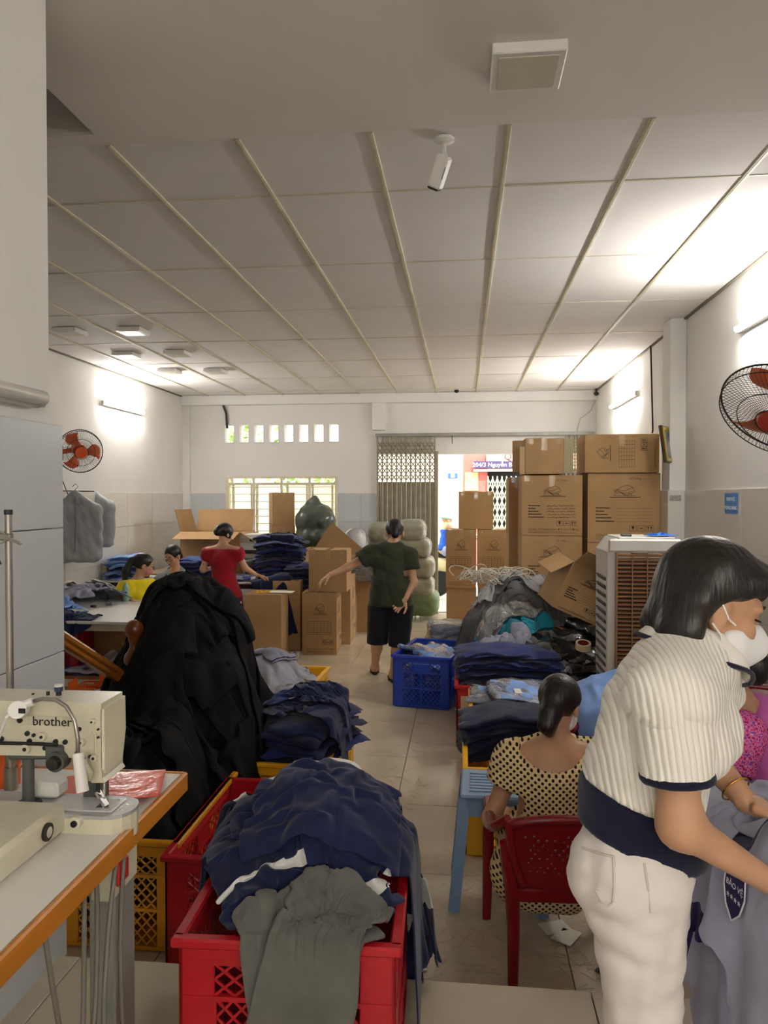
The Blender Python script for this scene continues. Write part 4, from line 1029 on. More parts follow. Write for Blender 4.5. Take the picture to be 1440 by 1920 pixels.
def stripes(name, base, band, bands):
    """cloth with sewn bands, placed by the garment's own uv"""
    m = cloth(name, base); nt = m.node_tree; N = nt.nodes; Lk = nt.links; p_ = N['Principled BSDF']; prev = p_.inputs['Base Color'].links[0].from_socket
    uv = N.new('ShaderNodeUVMap'); sx = N.new('ShaderNodeSeparateXYZ'); Lk.new(uv.outputs[0], sx.inputs[0]); acc = None
    for (ax, lo, hi, o_lo, o_hi) in bands:
        def rng(sock, a, b):
            g = N.new('ShaderNodeMath'); g.operation = 'GREATER_THAN'; g.inputs[1].default_value = a; Lk.new(sock, g.inputs[0]); l = N.new('ShaderNodeMath'); l.operation = 'LESS_THAN'; l.inputs[1].default_value = b; Lk.new(sock, l.inputs[0])
            q = N.new('ShaderNodeMath'); q.operation = 'MULTIPLY'; Lk.new(g.outputs[0], q.inputs[0]); Lk.new(l.outputs[0], q.inputs[1]); return q.outputs[0]
        a = rng(sx.outputs[ax], lo, hi); b = rng(sx.outputs[1-ax], o_lo, o_hi); q = N.new('ShaderNodeMath'); q.operation = 'MULTIPLY'; Lk.new(a, q.inputs[0]); Lk.new(b, q.inputs[1])
        if acc is None: acc = q.outputs[0]
        else: z = N.new('ShaderNodeMath'); z.operation = 'MAXIMUM'; Lk.new(acc, z.inputs[0]); Lk.new(q.outputs[0], z.inputs[1]); acc = z.outputs[0]
    mx = N.new('ShaderNodeMix'); mx.data_type = 'RGBA'; mx.inputs[7].default_value = srgb(*band)+(1,); Lk.new(prev, mx.inputs[6]); Lk.new(acc, mx.inputs[0]); Lk.new(mx.outputs[2], p_.inputs['Base Color']); return m
M_jack = stripes('navy_reflective', (26, 34, 70), (226, 226, 222), [(1, .52, .57, .22, .78), (0, .10, .155, .0, 1.), (0, .845, .90, 0, 1)])
M_jack2 = stripes('navy_reflective_low', (24, 32, 66), (226, 226, 222), [(1, .20, .25, .2, .8), (0, .12, .17, .0, 1.), (0, .83, .88, 0, 1)])
M_lils = stripes('lilac_navy_stripe', (150, 150, 168), (36, 36, 74), [(0, .06, .075, 0, 1), (0, .09, .105, 0, 1), (0, .925, .94, 0, 1), (1, .02, .035, .2, .8)])
M_uni = stripes('lilac_uniform', (182, 185, 208), (40, 30, 92), [(0, .0, .05, 0, 1), (0, .95, 1., 0, 1), (1, .90, 1.0, .38, .62), (0, .485, .515, .0, .35)])

def ell(x, y, cx, cy, rx, ry): return np.sqrt(((x-cx)/rx)**2+((y-cy)/ry)**2)
def boxin(x, y, x0, x1, y0, y1, e=.02): return np.clip(np.minimum(np.minimum(x-x0, x1-x), np.minimum(y-y0, y1-y))/e+.5, 0, 1)
def dr(pile, c, size, rz, m, name, label, cat, group=None, thick=.006, lv=2, **k):
    o = cloth_obj(name, drape(pile, c, size, rz, **k), m, thick=thick, lv=lv); return tag(o, label, cat, group)

# --- navy jackets over the red crate in front --------------------------------------------------
cx, cy = -.415, 1.97
base = lambda x, y: np.maximum(np.where(y > YE, 0., ZP), boxin(x, y, cx-.29, cx+.29, cy-.325, cy+.325)*.80+.08*np.exp(-(((x-cx)/.22)**2+((y-cy-.14)/.18)**2))-.03*np.exp(-(((x-cx)/.3)**2+((y-cy+.22)/.1)**2)))
pj_ = Pile(-1.2, .4, 1.2, 3.0, base)
jk = lambda c, a, m_, l, sd, sz=(.95, .80), sq=.55, n=40, k='shirt', **kw: dr(pj_, c, sz, a, m_, 'jacket', l, 'jacket', 'navy jackets on the red crate', kind=k, n=n, seed=sd, squeeze=sq, wob=.05, steps=50, **kw)
jk((cx-.06, cy+.10), 1.9, M_navy2, 'dark navy jacket at the bottom of the heap on the red crate', 1)
jk((cx+.04, cy+.22), .3, M_navy, 'plain navy jacket at the back of the heap on the red crate', 9)
jk((cx-.10, cy+.03), .5, M_jack2, 'navy jacket bunched at the left of the heap on the red crate', 2)
jk((cx+.17, cy+.12), 2.0, M_jack, 'navy jacket with its sleeve hanging down into the aisle', 3, (.85, .72), sq=.62)
jk((cx+.02, cy+.20), .12, M_jack, 'navy jacket with a long white reflective stripe on top of the heap', 4, (1.0, .85), .66, 44)
dr(pj_, (cx+.05, cy-.26), (.46, .34), .6, M_grn, 'cloth', 'warm grey folded cloth slumped over the front of the red crate', 'cloth', kind='sheet', n=40, seed=6, squeeze=.6, thick=.012, wob=.05, steps=40)
dr(pj_, (cx+.09, cy-.27), (.44, .36), 1.1, M_grn, 'cloth', 'topmost warm grey cloth at the front edge of the red crate', 'cloth', kind='sheet', n=40, seed=17, squeeze=.58, thick=.012, wob=.05, steps=40)
# red lid-like board under the grey cloth
# --- black heap over the newel post ----------------------------------------------------------------
hx_, hy_ = -1.52, 4.02
def hb(x, y):
    q = ell(x, y, hx_, hy_, .50, .60); z = 1.27*np.clip(1-q**1.7*.62, 0, 1)*(q < 1.25)
    z = np.maximum(z, .95*boxin(x, y, -1.78, -1.20, 2.9, 3.9, .25)*.72)
    return z+(.05*np.sin(x*17+y*9)+.05*np.sin(y*23-x*7)+.03*np.sin(x*41-y*33))*(z > .1)
ph = Pile(-2.6, -.6, 2.5, 5.2, lambda x, y: np.maximum(hb(x, y), 0))
D_ = ph.Z.copy(); X_, Y_ = ph.X, ph.Y
nX, nY = ph.nx, ph.ny
q_ = []; st_ = 2
Vh = np.stack([X_[::st_, ::st_].ravel(), Y_[::st_, ::st_].ravel(), (ph.Z[::st_, ::st_]-.02).ravel()], 1); a_, b__ = X_[::st_, ::st_].shape
ix = np.arange(a_*b__).reshape(a_, b__); Qh = np.stack([ix[:-1, :-1].ravel(), ix[1:, :-1].ravel(), ix[1:, 1:].ravel(), ix[:-1, 1:].ravel()], 1); zz = Vh[:, 2]; Qh = Qh[(zz[Qh] > .12).all(1)]
tag(link('garment_heap', np_mesh('garment_heap', Vh, Qh), M_blk), 'tangled black cloth deep inside the tall black heap', 'clothes', kind='stuff')
names = ['crumpled over the top of the tall heap', 'slipping down the right side of the tall heap', 'spread over the front of the tall heap', 'hanging at the left of the heap beside the wooden post', 'folded low on the right of the heap above the navy cloth', 'bunched at the foot of the heap over the amber crate',
         'sliding off the back of the heap', 'covering the middle of the heap', 'trailing into the amber crate', 'draped across the upper left of the heap', 'half way down the right flank of the heap', 'lying across the lower front of the heap', 'topmost on the tall heap', 'dropping between the heap and the red crate']
spots = [(0, .05, 1.2), (.25, -.1, .4), (-.05, -.35, 2.2), (-.28, .16, .2), (.32, -.25, 1.5), (.0, -.62, .9), (-.1, .35, .1), (.05, -.18, 2.8), (.1, -.85, 1.7), (-.16, .02, 2.5), (.33, .02, .9), (-.12, -.5, .3), (.02, .0, 1.9), (.30, -.55, 2.3)]
for i, (dx, dy, a) in enumerate(spots):
    dr(ph, (hx_+dx, hy_+dy), (1.0, .95) if i % 2 else (.85, 1.1), a, M_blk, 'black_garment', 'black garment '+names[i], 'garment', 'black garments in the tall heap', kind='shirt' if i % 2 else 'trousers', n=32, seed=20+i, squeeze=.58, steps=48, wob=.07, thick=.012)
# --- navy cut pieces on the yellow crate -----------------------------------------------------------
pn = Pile(-1.6, -.2, 3.4, 5.0, lambda x, y: .46*boxin(x, y, -1.2, -.66, 3.70, 4.50)+.02*np.sin(x*30+y*12))
stack('folded_garment', 'navy trousers folded in the pile on the yellow crate by the aisle', 'garment', 'navy pile on the yellow crate by the aisle', [M_navy, M_royal, M_navy2], (-.88, 4.05, .42), 1.35, (.62, .46), 10, .020, 60, sag=.03, jit=.04, ends=.03)
pn.Z = np.maximum(pn.Z, .655*boxin(pn.X, pn.Y, -1.14, -.62, 3.74, 4.38, .1))
dr(pn, (-.80, 4.02), (.75, .70), 1.0, M_navy, 'garment', 'navy garment spilling over the aisle side of the yellow crate', 'garment', kind='shirt', n=32, seed=71, squeeze=.6)
dr(pn, (-.93, 4.18), (.80, .75), 2.4, M_royal, 'garment', 'bluish navy garment on top of the yellow crate pile', 'garment', kind='trousers', n=32, seed=72, squeeze=.58)
dr(pn, (-.78, 4.12), (.55, .5), .4, M_navy, 'garment', 'navy garment bunched at the peak of the yellow crate pile', 'garment', kind='sheet', n=28, seed=73, squeeze=.5)
# --- grey shirts in the far yellow crate ------------------------------------------------------------
pg_ = Pile(-2.1, -.7, 4.6, 6.4, lambda x, y: np.maximum(.46*boxin(x, y, -1.6, -1.06, 5.08, 5.92), .60*np.exp(-(((x+1.42)/.3)**2+((y-5.35)/.32)**2)**2)))
for i, (x, y, a, l) in enumerate(((-1.42, 5.3, .4, 'pale grey shirt hanging over the front of the far yellow crate'), (-1.38, 5.5, 1.8, 'pale grey shirt in the middle of the far yellow crate'), (-1.30, 5.28, 2.6, 'pale grey shirt at the aisle corner of the far yellow crate'), (-1.48, 5.42, 1.1, 'pale grey shirt on top of the far yellow crate'))):
    dr(pg_, (x, y), (.75, .7), a, (M_lil2, M_lils)[i % 2], 'shirt', l, 'shirt', 'pale grey shirts in the far yellow crate', kind='shirt', n=24, seed=80+i, squeeze=.6, wob=.06)
# --- packets in the blue crate and the yellow crate ---------------------------------------------------
def packet(label, loc, rot, size, m, group, seed=0, film=None):
    t = thing('shirt_packet', label, 'packet', loc, group=group); t.rotation_euler = rot
    me = folded_mesh(size[0], size[1], size[2], seed); o = link('shirt', me, m, t)
    f = folded_mesh(size[0]+.03, size[1]+.03, size[2]+.008, seed+50); link('plastic_wrap', f, film or M_clear, t).location = (0, 0, -.004)
    return t
Bm = Matrix.Rotation(-.20, 3, 'Z')
for i, (x, y, z, rx, ry, rz, l) in enumerate(((-.02, -.18, .35, .25, .05, .1, 'lying against the front wall'), (.06, .05, .37, .2, -.1, 1.5, 'in the middle'), (-.08, .2, .36, -.1, .1, .3, 'at the back'), (.05, -.10, .41, .15, .05, .6, 'on top'), (-.1, -.02, .41, .1, .2, 1.2, 'leaning to the left wall'))):
    p = Bm @ Vector((x, y, 0)); packet('light blue shirt packet '+l+' of the blue crate', (-.28+p.x, 6.74+p.y, z), (rx, ry, rz), (.34, .26, .04), M_sky, 'packets in the blue crate', 100+i)
for i, (x, y, z, rx, ry, rz, l) in enumerate(((-.05, .12, .38, .1, 0, .1, 'flat at the bottom'), (.06, .14, .42, .1, .05, .35, 'second from the bottom'), (-.06, .12, .46, .12, -.05, -.2, 'below the topmost'), (.06, .08, .50, .16, .06, .15, 'topmost with a paper label'))):
    t = packet('light blue shirt packet in the right yellow crate, '+l, (.30+x, 4.92+y, z), (rx, ry, rz), (.36, .28, .042), M_sky, 'packets in the right yellow crate', 110+i)
    if i == 3: MB().box((-.02, -.06, .048), (.045, .07, .002)).build('paper_label', mat('paper', srgb(236, 232, 218), .8), t)
# --- wide navy stack on the red crate, and the one by the stool ------------------------------------
stack('folded_garment', 'navy trousers folded in the wide stack on the red crate', 'garment', 'wide navy stack right of the aisle', [M_navy, M_navy, M_royal], (.33, 5.80, .445), 0, (.76, .46), 12, .0165, 120, sag=.02, jit=.015, ends=.02)
stack('folded_garment', 'navy trousers folded in the stack beside the blue stool', 'garment', 'navy stack beside the blue stool', [M_navy, M_navy2], (.30, 4.30, .40), .05, (.62, .42), 12, .0165, 140, sag=.05, jit=.012, ends=.03)
# --- the mixed heap right of the aisle --------------------------------------------------------------
def rb(x, y):
    n_ = .045*np.sin(x*19+y*11)+.045*np.sin(y*21-x*9)+.03*np.sin(x*37+y*29)
    z = 1.0*np.exp(-(((x-.52)/.60)**2+((y-6.98)/.36)**2)**1.8)
    z = np.maximum(z, .74*np.exp(-(((x-.52)/.52)**2+((y-6.5)/.40)**2)**3)); z = np.maximum(z, .64*boxin(x, y, .05, .75, 5.98, 6.3, .15)); z = np.maximum(z, .50*boxin(x, y, .64, 1.25, 5.66, 6.6, .06))
    return z+n_*(z > .12)*np.clip(z*2, 0, 1)
pr_ = Pile(-.8, 1.7, 5.2, 7.24, rb)
Vh = np.stack([pr_.X[::2, ::2].ravel(), pr_.Y[::2, ::2].ravel(), (pr_.Z[::2, ::2]-.02).ravel()], 1); a_, b__ = pr_.X[::2, ::2].shape
ix = np.arange(a_*b__).reshape(a_, b__); Qh = np.stack([ix[:-1, :-1].ravel(), ix[1:, :-1].ravel(), ix[1:, 1:].ravel(), ix[:-1, 1:].ravel()], 1); zz = Vh[:, 2]; Qh = Qh[(zz[Qh] > .04).all(1)]
tag(link('garment_heap', np_mesh('garment_heap', Vh, Qh), M_char), 'charcoal garments deep inside the heap right of the aisle', 'clothes', kind='stuff')
for i, (x, y, a, m_, k, sz, l) in enumerate((
    (.36, 6.95, .4, M_char, 'trousers', (.8, 1.0), 'charcoal trousers across the back of the right heap'), (.62, 6.85, 2.0, M_char, 'shirt', (.9, .8), 'charcoal shirt near the tilted carton'), (.20, 6.62, 1.2, M_char, 'trousers', (.8, 1.0), 'charcoal trousers tumbling down the aisle side of the right heap'),
    (.45, 6.6, 2.7, M_char, 'shirt', (.9, .8), 'charcoal shirt in the middle of the right heap'), (.10, 6.98, .9, M_char, 'trousers', (.7, .9), 'charcoal trousers at the left shoulder of the right heap'), (.28, 6.80, 1.7, M_char, 'trousers', (.8, .9), 'charcoal trousers folded over the right heap'),
    (.40, 6.36, .3, M_teal, 'shirt', (.85, .75), 'teal shirt crumpled in the middle of the right heap'), (.60, 6.34, 1.4, M_teal, 'sheet', (.55, .45), 'teal cloth peaking beside the black packs'),
    (.22, 6.0, .1, M_lils, 'shirt', (.75, .6), 'lilac grey shirt with navy stripes at the aisle side above the navy stack'), (.48, 6.04, 2.9, M_lil, 'shirt', (.75, .6), 'lilac grey shirt lying over the wide navy stack'), (.38, 6.02, 1.2, M_lil, 'sheet', (.5, .4), 'lilac grey cloth bundled above the wide navy stack'))):
    dr(pr_, (x, y), sz, a, m_, 'garment', l, 'garment', 'garments in the right heap', kind=k, n=30, seed=160+i, squeeze=.52, steps=45, wob=.08, thick=.012)
# plastic film over the heap
dr(pr_, (.36, 6.48), (.75, .6), .3, M_clear, 'plastic_bag', 'clear plastic bag lying over the charcoal garments', 'bag', kind='sheet', n=22, seed=190, squeeze=.62, steps=45, wob=.09, thick=.01, lv=1)
dr(pr_, (.05, 6.3), (.40, .36), .8, M_clear, 'plastic_bag', 'clear plastic bag around the teal shirt', 'bag', kind='sheet', n=22, seed=191, squeeze=.62, steps=45, wob=.09, thick=.01, lv=1)
dr(pr_, (.60, 6.97), (.85, .48), .1, M_film, 'plastic_bag', 'cloudy plastic bag on the crest of the right heap', 'bag', kind='sheet', n=24, seed=192, squeeze=.55, steps=45, wob=.10, thick=.01, lv=1)
dr(pr_, (.24, 6.98), (.50, .42), .9, M_film, 'plastic_bag', 'cloudy plastic bag under the white strapping tangle', 'bag', kind='sheet', n=22, seed=193, squeeze=.55, steps=45, wob=.10, thick=.01, lv=1)
# white strapping tangle
b = MB(); r_ = random.Random(9)
for k in range(34):
    c0 = Vector((.20+r_.uniform(-.18, .3), 6.95+r_.uniform(-.12, .1), 1.05+r_.uniform(0, .07))); ra, rb_ = r_.uniform(.05, .16), r_.uniform(.03, .09); t0 = r_.uniform(0, 6); ti = r_.uniform(-.5, .5)
    pts = [c0+Vector((ra*math.cos(t0+q*.4), rb_*math.sin(t0+q*.4), .05*math.sin(t0*2+q*.5)+ti*ra*math.cos(t0+q*.4)*.4)) for q in range(14)]
    b.tube(pts, .0045, 4)
tag(b.build('strapping_tangle', mat('white_strap', srgb(222, 218, 204), .35)), 'tangle of white plastic strapping on the right heap', 'strapping', kind='stuff')
# plastic wrapped lilac bundles at the aisle foot of the heap
for i, (x, y, z, s_, l) in enumerate(((-.16, 7.45, .0, (.36, .32, .30), 'at the foot of the right heap'), (-.15, 7.48, .33, (.34, .30, .20), 'stacked on another left of the charcoal garments'), (-.22, 7.85, .0, (.3, .3, .34), 'farthest behind the blue crate'))):
    t = thing('shirt_bundle', 'lilac shirts wrapped in clear plastic '+l, 'bundle', (x, y, z), r_.uniform(-.2, .2), 'plastic wrapped shirt bundles'); n = int(s_[2]/.05)
    for k in range(n): o = link('shirt', folded_mesh(s_[0], s_[1], .055, 200+i*9+k), M_lilp if 0 else cloth('periwinkle', (120, 124, 178)), t); o.location = (r_.uniform(-.015, .015), r_.uniform(-.015, .015), k*.048); o.rotation_euler = (0, 0, r_.uniform(-.1, .1))
    solid('plastic_wrap', [bxp((0, 0, s_[2]/2+.01), (s_[0]/2+.02, s_[1]/2+.02, s_[2]/2+.02), rd=.05)], M_clear, t, .014, .02, 0, disp=lambda P: folds(P, .012, 24, 7+i))
# black plastic packs with the tape roll
M_bpack = mat('black_film', srgb(30, 30, 32), .14, spec=.8, coat=.7, bump=.8, bs=16, var=.3, vs=8)
for i, (x, y, z, rz, rx, ry, l) in enumerate(((.86, 5.86, .46, .1, .05, 0, 'lowest on the yellow crate'), (1.10, 5.95, .47, -.3, .05, .1, 'beside the air cooler'), (.82, 6.0, .54, .35, .08, -.05, 'carrying the tape roll'), (1.05, 6.15, .56, -.15, .1, .1, 'third layer near the tilted carton'), (.90, 6.25, .64, .2, .15, -.08, 'under the tilted carton'), (1.10, 6.30, .68, .5, .1, .15, 'topmost against the air cooler'), (.70, 6.15, .60, .8, .1, -.2, 'next to the lilac shirts'))):
    t = thing('garment_pack', 'black garment pack in shiny plastic, '+l, 'packet', (x, y, z), group='black plastic garment packs'); t.rotation_euler = (rx, ry, rz)
    link('garment', folded_mesh(.40, .32, .07, 230+i), M_blk, t); q = link('plastic_wrap', folded_mesh(.44, .35, .085, 260+i), M_bpack, t); q.location = (0, 0, -.005)
p = at(1093, 1216, 5.72)
t = thing('tape_roll', 'roll of clear packing tape on the black plastic packs', 'tape', (p[0], 5.72, p[2]-.0)); t.rotation_euler = (R(18), 0, 0)
def annulus(r0, r1, h, n=28): return [(r1, 0), (r1, h), (r0, h), (r0, 0), (r1, 0)]
MB().lathe(annulus(.042, .056, .048), 28).build('tape', mat('tape_yellow', srgb(228, 214, 170), .25, coat=.4), t, smooth=40); MB().lathe(annulus(.038, .042, .048), 28).build('core', mat('tape_core', srgb(150, 40, 44), .7), t, smooth=40)

# ------------------------------------------------------------------ tables on the left
M_tfr = mat('cream_table_frame', srgb(206, 198, 170), .5, var=.12, vs=6)
def work_table(label, x0, x1, y0, y1, z, frame_m, top_m, shelf=None, name='work_table'):
    t = thing(name, label, 'table', ((x0+x1)/2, (y0+y1)/2, 0)); w, d = x1-x0, y1-y0
    MB().box((0, 0, z-.012), (w, d, .024), b=.003).build('table_top', top_m, t)
    for sx in (-1, 1):
        for sy in (-1, 1): MB().box((sx*(w/2-.06), sy*(d/2-.05), (z-.024)/2), (.06, .06, z-.024), b=.003).build('leg', frame_m, t)
    for sy in (-1, 1): MB().box((0, sy*(d/2-.05), z-.055), (w-.04, .04, .06), b=.003).build('apron', frame_m, t)
    for sx in (-1, 1): MB().box((sx*(w/2-.06), 0, z-.055), (.04, d-.1, .06), b=.003).build('apron', frame_m, t)
    if shelf: MB().box((0, 0, shelf), (w-.06, d-.06, .02), b=.003).build('shelf', mat('shelf_board', srgb(150, 92, 52), .5, var=.2), t); MB().box((0, -d/2+.05, shelf-.04), (w-.04, .04, .06), b=.003).build('apron', frame_m, t)
    return t
T1 = work_table('long white topped work table with cream frame on the left', -4.40, -2.16, 5.86, 7.16, .78, M_tfr, M_lam, .30)
T2 = work_table('dark legged work table behind the seated women', -4.40, -2.36, 8.75, 9.45, .78, mat('dark_frame', srgb(46, 40, 38), .5), M_lam, name='work_table')
T3 = work_table('back bench carrying cartons under the window', -4.30, -2.34, 9.6, 11.2, .78, mat('dark_frame', srgb(46, 40, 38), .5), mat('bench_board', srgb(150, 130, 104), .6), name='work_bench')
work_table('small dark stand under the green refuse sack', -2.32, -1.72, 10.24, 10.8, .93, mat('dark_frame', srgb(46, 40, 38), .5), mat('bench_board', srgb(150, 130, 104), .6), name='side_table')
pt_ = Pile(-4.46, -2.0, 5.5, 7.6, lambda x, y: .785*boxin(x, y, -4.42, -2.16, 5.86, 7.16)+.14*np.exp(-(((x+3.6)/.5)**2+((y-6.75)/.35)**2)**2))
for i, (px, py, a, m_, k, sz, l) in enumerate(((150, 1105, .3, M_lil, 'shirt', (.9, .8), 'lilac grey shirt spread over the white table'), (130, 1095, 2.0, M_lil, 'shirt', (.9, .8), 'lilac grey shirt heaped by the garment bags'), (190, 1095, 1.1, M_lil, 'trousers', (.8, .9), 'lilac grey trousers in the middle of the white table'), (115, 1125, .8, M_sky, 'shirt', (.7, .6), 'sky blue shirt heaped at the left of the white table'), (105, 1118, 2.6, M_sky, 'shirt', (.7, .6), 'sky blue shirt under another one on the white table'),
    (100, 1140, .2, M_navy, 'sheet', (.6, .35), 'navy cloth lying at the front left of the white table'), (160, 1085, 1.4, M_lil2, 'shirt', (.8, .7), 'silver grey shirt below the hanging garment bags'), (205, 1078, .5, M_cream2, 'sheet', (.6, .5), 'cream cloth bundle behind the lilac shirts'), (228, 1085, 2., M_cream2, 'sheet', (.4, .4), 'small cream cloth roll beside the yellow shirted woman'))):
    p = gz(px, py+14, .86); p[1] = min(max(p[1], 5.95), 7.1)
    dr(pt_, (p[0], p[1]), sz, a, m_, 'garment', l, 'garment', 'garments on the white table', kind=k, n=24, seed=300+i, squeeze=.6, steps=50, wob=.07, thick=.012)
dr(pt_, (-2.22, 6.98), (.7, .6), .5, M_lils, 'garment', 'pale striped shirt hanging off the right end of the white table', 'garment', 'garments on the white table', kind='shirt', n=24, seed=320, squeeze=.62, steps=50, wob=.07, thick=.012)
# things on the far end of the tables
for (px, py, Y, n, m_, w_, d_, l, gname) in ((530, 1085, 9.1, 22, [M_navy2, M_royal, M_navy], .52, .42, 'navy garment folded in the tall stack on the back table', 'tall navy stack on the back table'),):
    pass
x_ = at(520, 1050, 9.15)[0]; z0 = .785
stack('folded_garment', 'navy garment folded in the tall stack on the back table', 'garment', 'tall navy stack on the back table', [M_navy2, M_royal, M_navy], (at(528, 1050, 9.2)[0], 9.15, z0-.0), .1, (.56, .40), 20, .027, 330, sag=.03, jit=.05)
stack('folded_garment', 'navy garment folded in the lower stack beside the plain carton', 'garment', 'lower navy stack on the back table', [M_royal, M_navy], (at(566, 1080, 9.0)[0], 8.98, z0-.1), .1, (.34, .34), 11, .027, 350, sag=.02, jit=.04)
stack('folded_garment', 'blue folded garment in the stack left of the woman in red', 'garment', 'blue stack left of the woman in red', [M_royal, cloth('denim_blue', (48, 70, 128))], (at(360, 1060, 9.1)[0], 9.1, z0), .1, (.44, .36), 10, .025, 370, sag=.03, jit=.045)
stack('folded_garment', 'sky blue folded garment in the stack by the garment bags', 'garment', 'sky blue stack on the far table', [M_sky, cloth('cornflower', (86, 120, 196))], (at(236, 1070, 8.9)[0], 9.0, z0), .2, (.46, .36), 11, .026, 390, sag=.03, jit=.045)
stack('folded_garment', 'royal blue folded garment under the garment bags', 'garment', 'royal blue garments under the bags', [M_royal], (-4.15, 8.75+.25, z0), .1, (.40, .36), 7, .024, 410, sag=.03, jit=.03)
p2 = Pile(-3.2, -1.6, 8.2, 9.8, lambda x, y: .78*boxin(x, y, -3.2, -2.36, 8.75, 9.45)+.0)
p2.Z = np.maximum(p2.Z, 1.33*boxin(p2.X, p2.Y, at(495, 1050, 9.15)[0], at(562, 1050, 9.15)[0], 8.95, 9.36, .06))
dr(p2, (at(530, 1050, 9.15)[0], 9.12), (.62, .6), .3, M_navy2, 'garment', 'navy garment crowning the tall stack on the back table', 'garment', kind='shirt', n=22, seed=430, squeeze=.72)
p2 = Pile(-3., -1.2, 8.0, 9.8, lambda x, y: .78*boxin(x, y, -3., -2.0, 8.60, 9.4, .05)+.12*np.exp(-(((x-at(535, 1080, 8.8)[0])/.25)**2+((y-8.75)/.2)**2)))
dr(p2, (at(532, 1080, 8.75)[0], 8.72), (.8, .8), .78, M_navy, 'garment', 'navy garment hanging in a point over the table edge', 'garment', kind='sheet', n=24, seed=431, squeeze=.72)
t = packet('flat navy garment packet under the red woman\'s hand', (at(458, 1085, 8.95)[0], 8.9, .785), (0, 0, .1), (.34, .24, .06), M_royal, None, 440)
p3 = Pile(-3.2, -1.6, 8.2, 9.8, lambda x, y: .785+0*x)
dr(p3, (at(462, 1058, 9.2)[0], 9.2), (.35, .3), .3, M_sky, 'cloth', 'light blue cloth on the back table right of the woman in red', 'cloth', kind='sheet', n=14, seed=433, squeeze=.5, steps=35)
# --- beige stack and black cloth at the right edge ---------------------------------------------------
xb = at(1425, 1290, 4.55)[0]
tb = work_table('low side table under the beige trousers by the right wall', 1.56, 1.96, 4.05, 5.2, .42, mat('dark_frame', srgb(46, 40, 38), .5), mat('bench_board', srgb(150, 130, 104), .6), name='side_table')
stack('folded_garment', 'beige trousers folded in the stack by the right wall', 'garment', 'beige stack by the right wall', [M_beige, M_cream2], (1.74, 4.35, .42), .0, (.34, .42), 9, .05, 450, sag=.04, jit=.015)
pk_ = Pile(1., 2., 4.3, 5.6, lambda x, y: .85*boxin(x, y, 1.2, 1.9, 4.6, 5.2, .1))
dr(pk_, (at(1400, 1245, 4.8)[0], 4.82), (.55, .5), .5, M_blk, 'cloth', 'black cloth lying behind the beige trousers', 'cloth', kind='sheet', n=18, seed=460, squeeze=.7)
# --- light blue cloth over the empty chair --------------------------------------------------------
pe_ = Pile(.2, 1.5, 3.2, 5.0, lambda x, y: np.maximum(.46*boxin(x, y, .62, 1.12, 3.7, 4.2, .05), np.maximum(.90-.5*np.abs(y-4.2)-.35*np.maximum(0, .95-x), 0)*boxin(x, y, .55, 1.3, 3.9, 4.4, .1)))
dr(pe_, (.90, 4.12), (.80, .62), .1, M_sky, 'garment', 'light blue cloth draped over the empty red armchair', 'cloth', kind='sheet', n=24, seed=470, squeeze=.8)
# --- uniform shirts the standing woman is sorting ---------------------------------------------------
tq = work_table('small table under the lilac uniform shirts at the right edge', .56, 1.35, 1.30, 1.98, ZP+.70, M_grey, M_lam, name='small_table')
for ch_ in tq.children:
    if ch_.name.startswith('leg'): pass
tq.location = (tq.location[0], tq.location[1], 0)
pq = Pile(.2, 1.8, .8, 2.5, lambda x, y: np.maximum(ZP, (ZP+.71)*boxin(x, y, .55, 1.36, 1.29, 1.99, .02)+.06*np.exp(-(((x-.9)/.3)**2+((y-1.65)/.25)**2))))
for i, (x, y, a, sz, l) in enumerate(((.72, 1.72, .5, (1.0, .9), 'lilac uniform shirt at the bottom of the pile on the small table'), (.62, 1.42, 1.4, (1.1, 1.0), 'lilac uniform shirt hanging off the small table beside the white jeans'), (.80, 1.32, 2.7, (1.1, 1.0), 'lilac uniform shirt falling over the front of the small table'), (.80, 1.62, .1, (1.1, 1.0), 'lilac uniform shirt held by the standing woman'), (.70, 1.36, .3, (.9, .9), 'lilac uniform shirt with the navy shield badge'))):
    o = dr(pq, (x, y), sz, a, M_uni, 'uniform_shirt', l, 'shirt', 'lilac uniform shirts', kind='shirt', n=40, seed=480+i, squeeze=.6, wob=.06, steps=55)
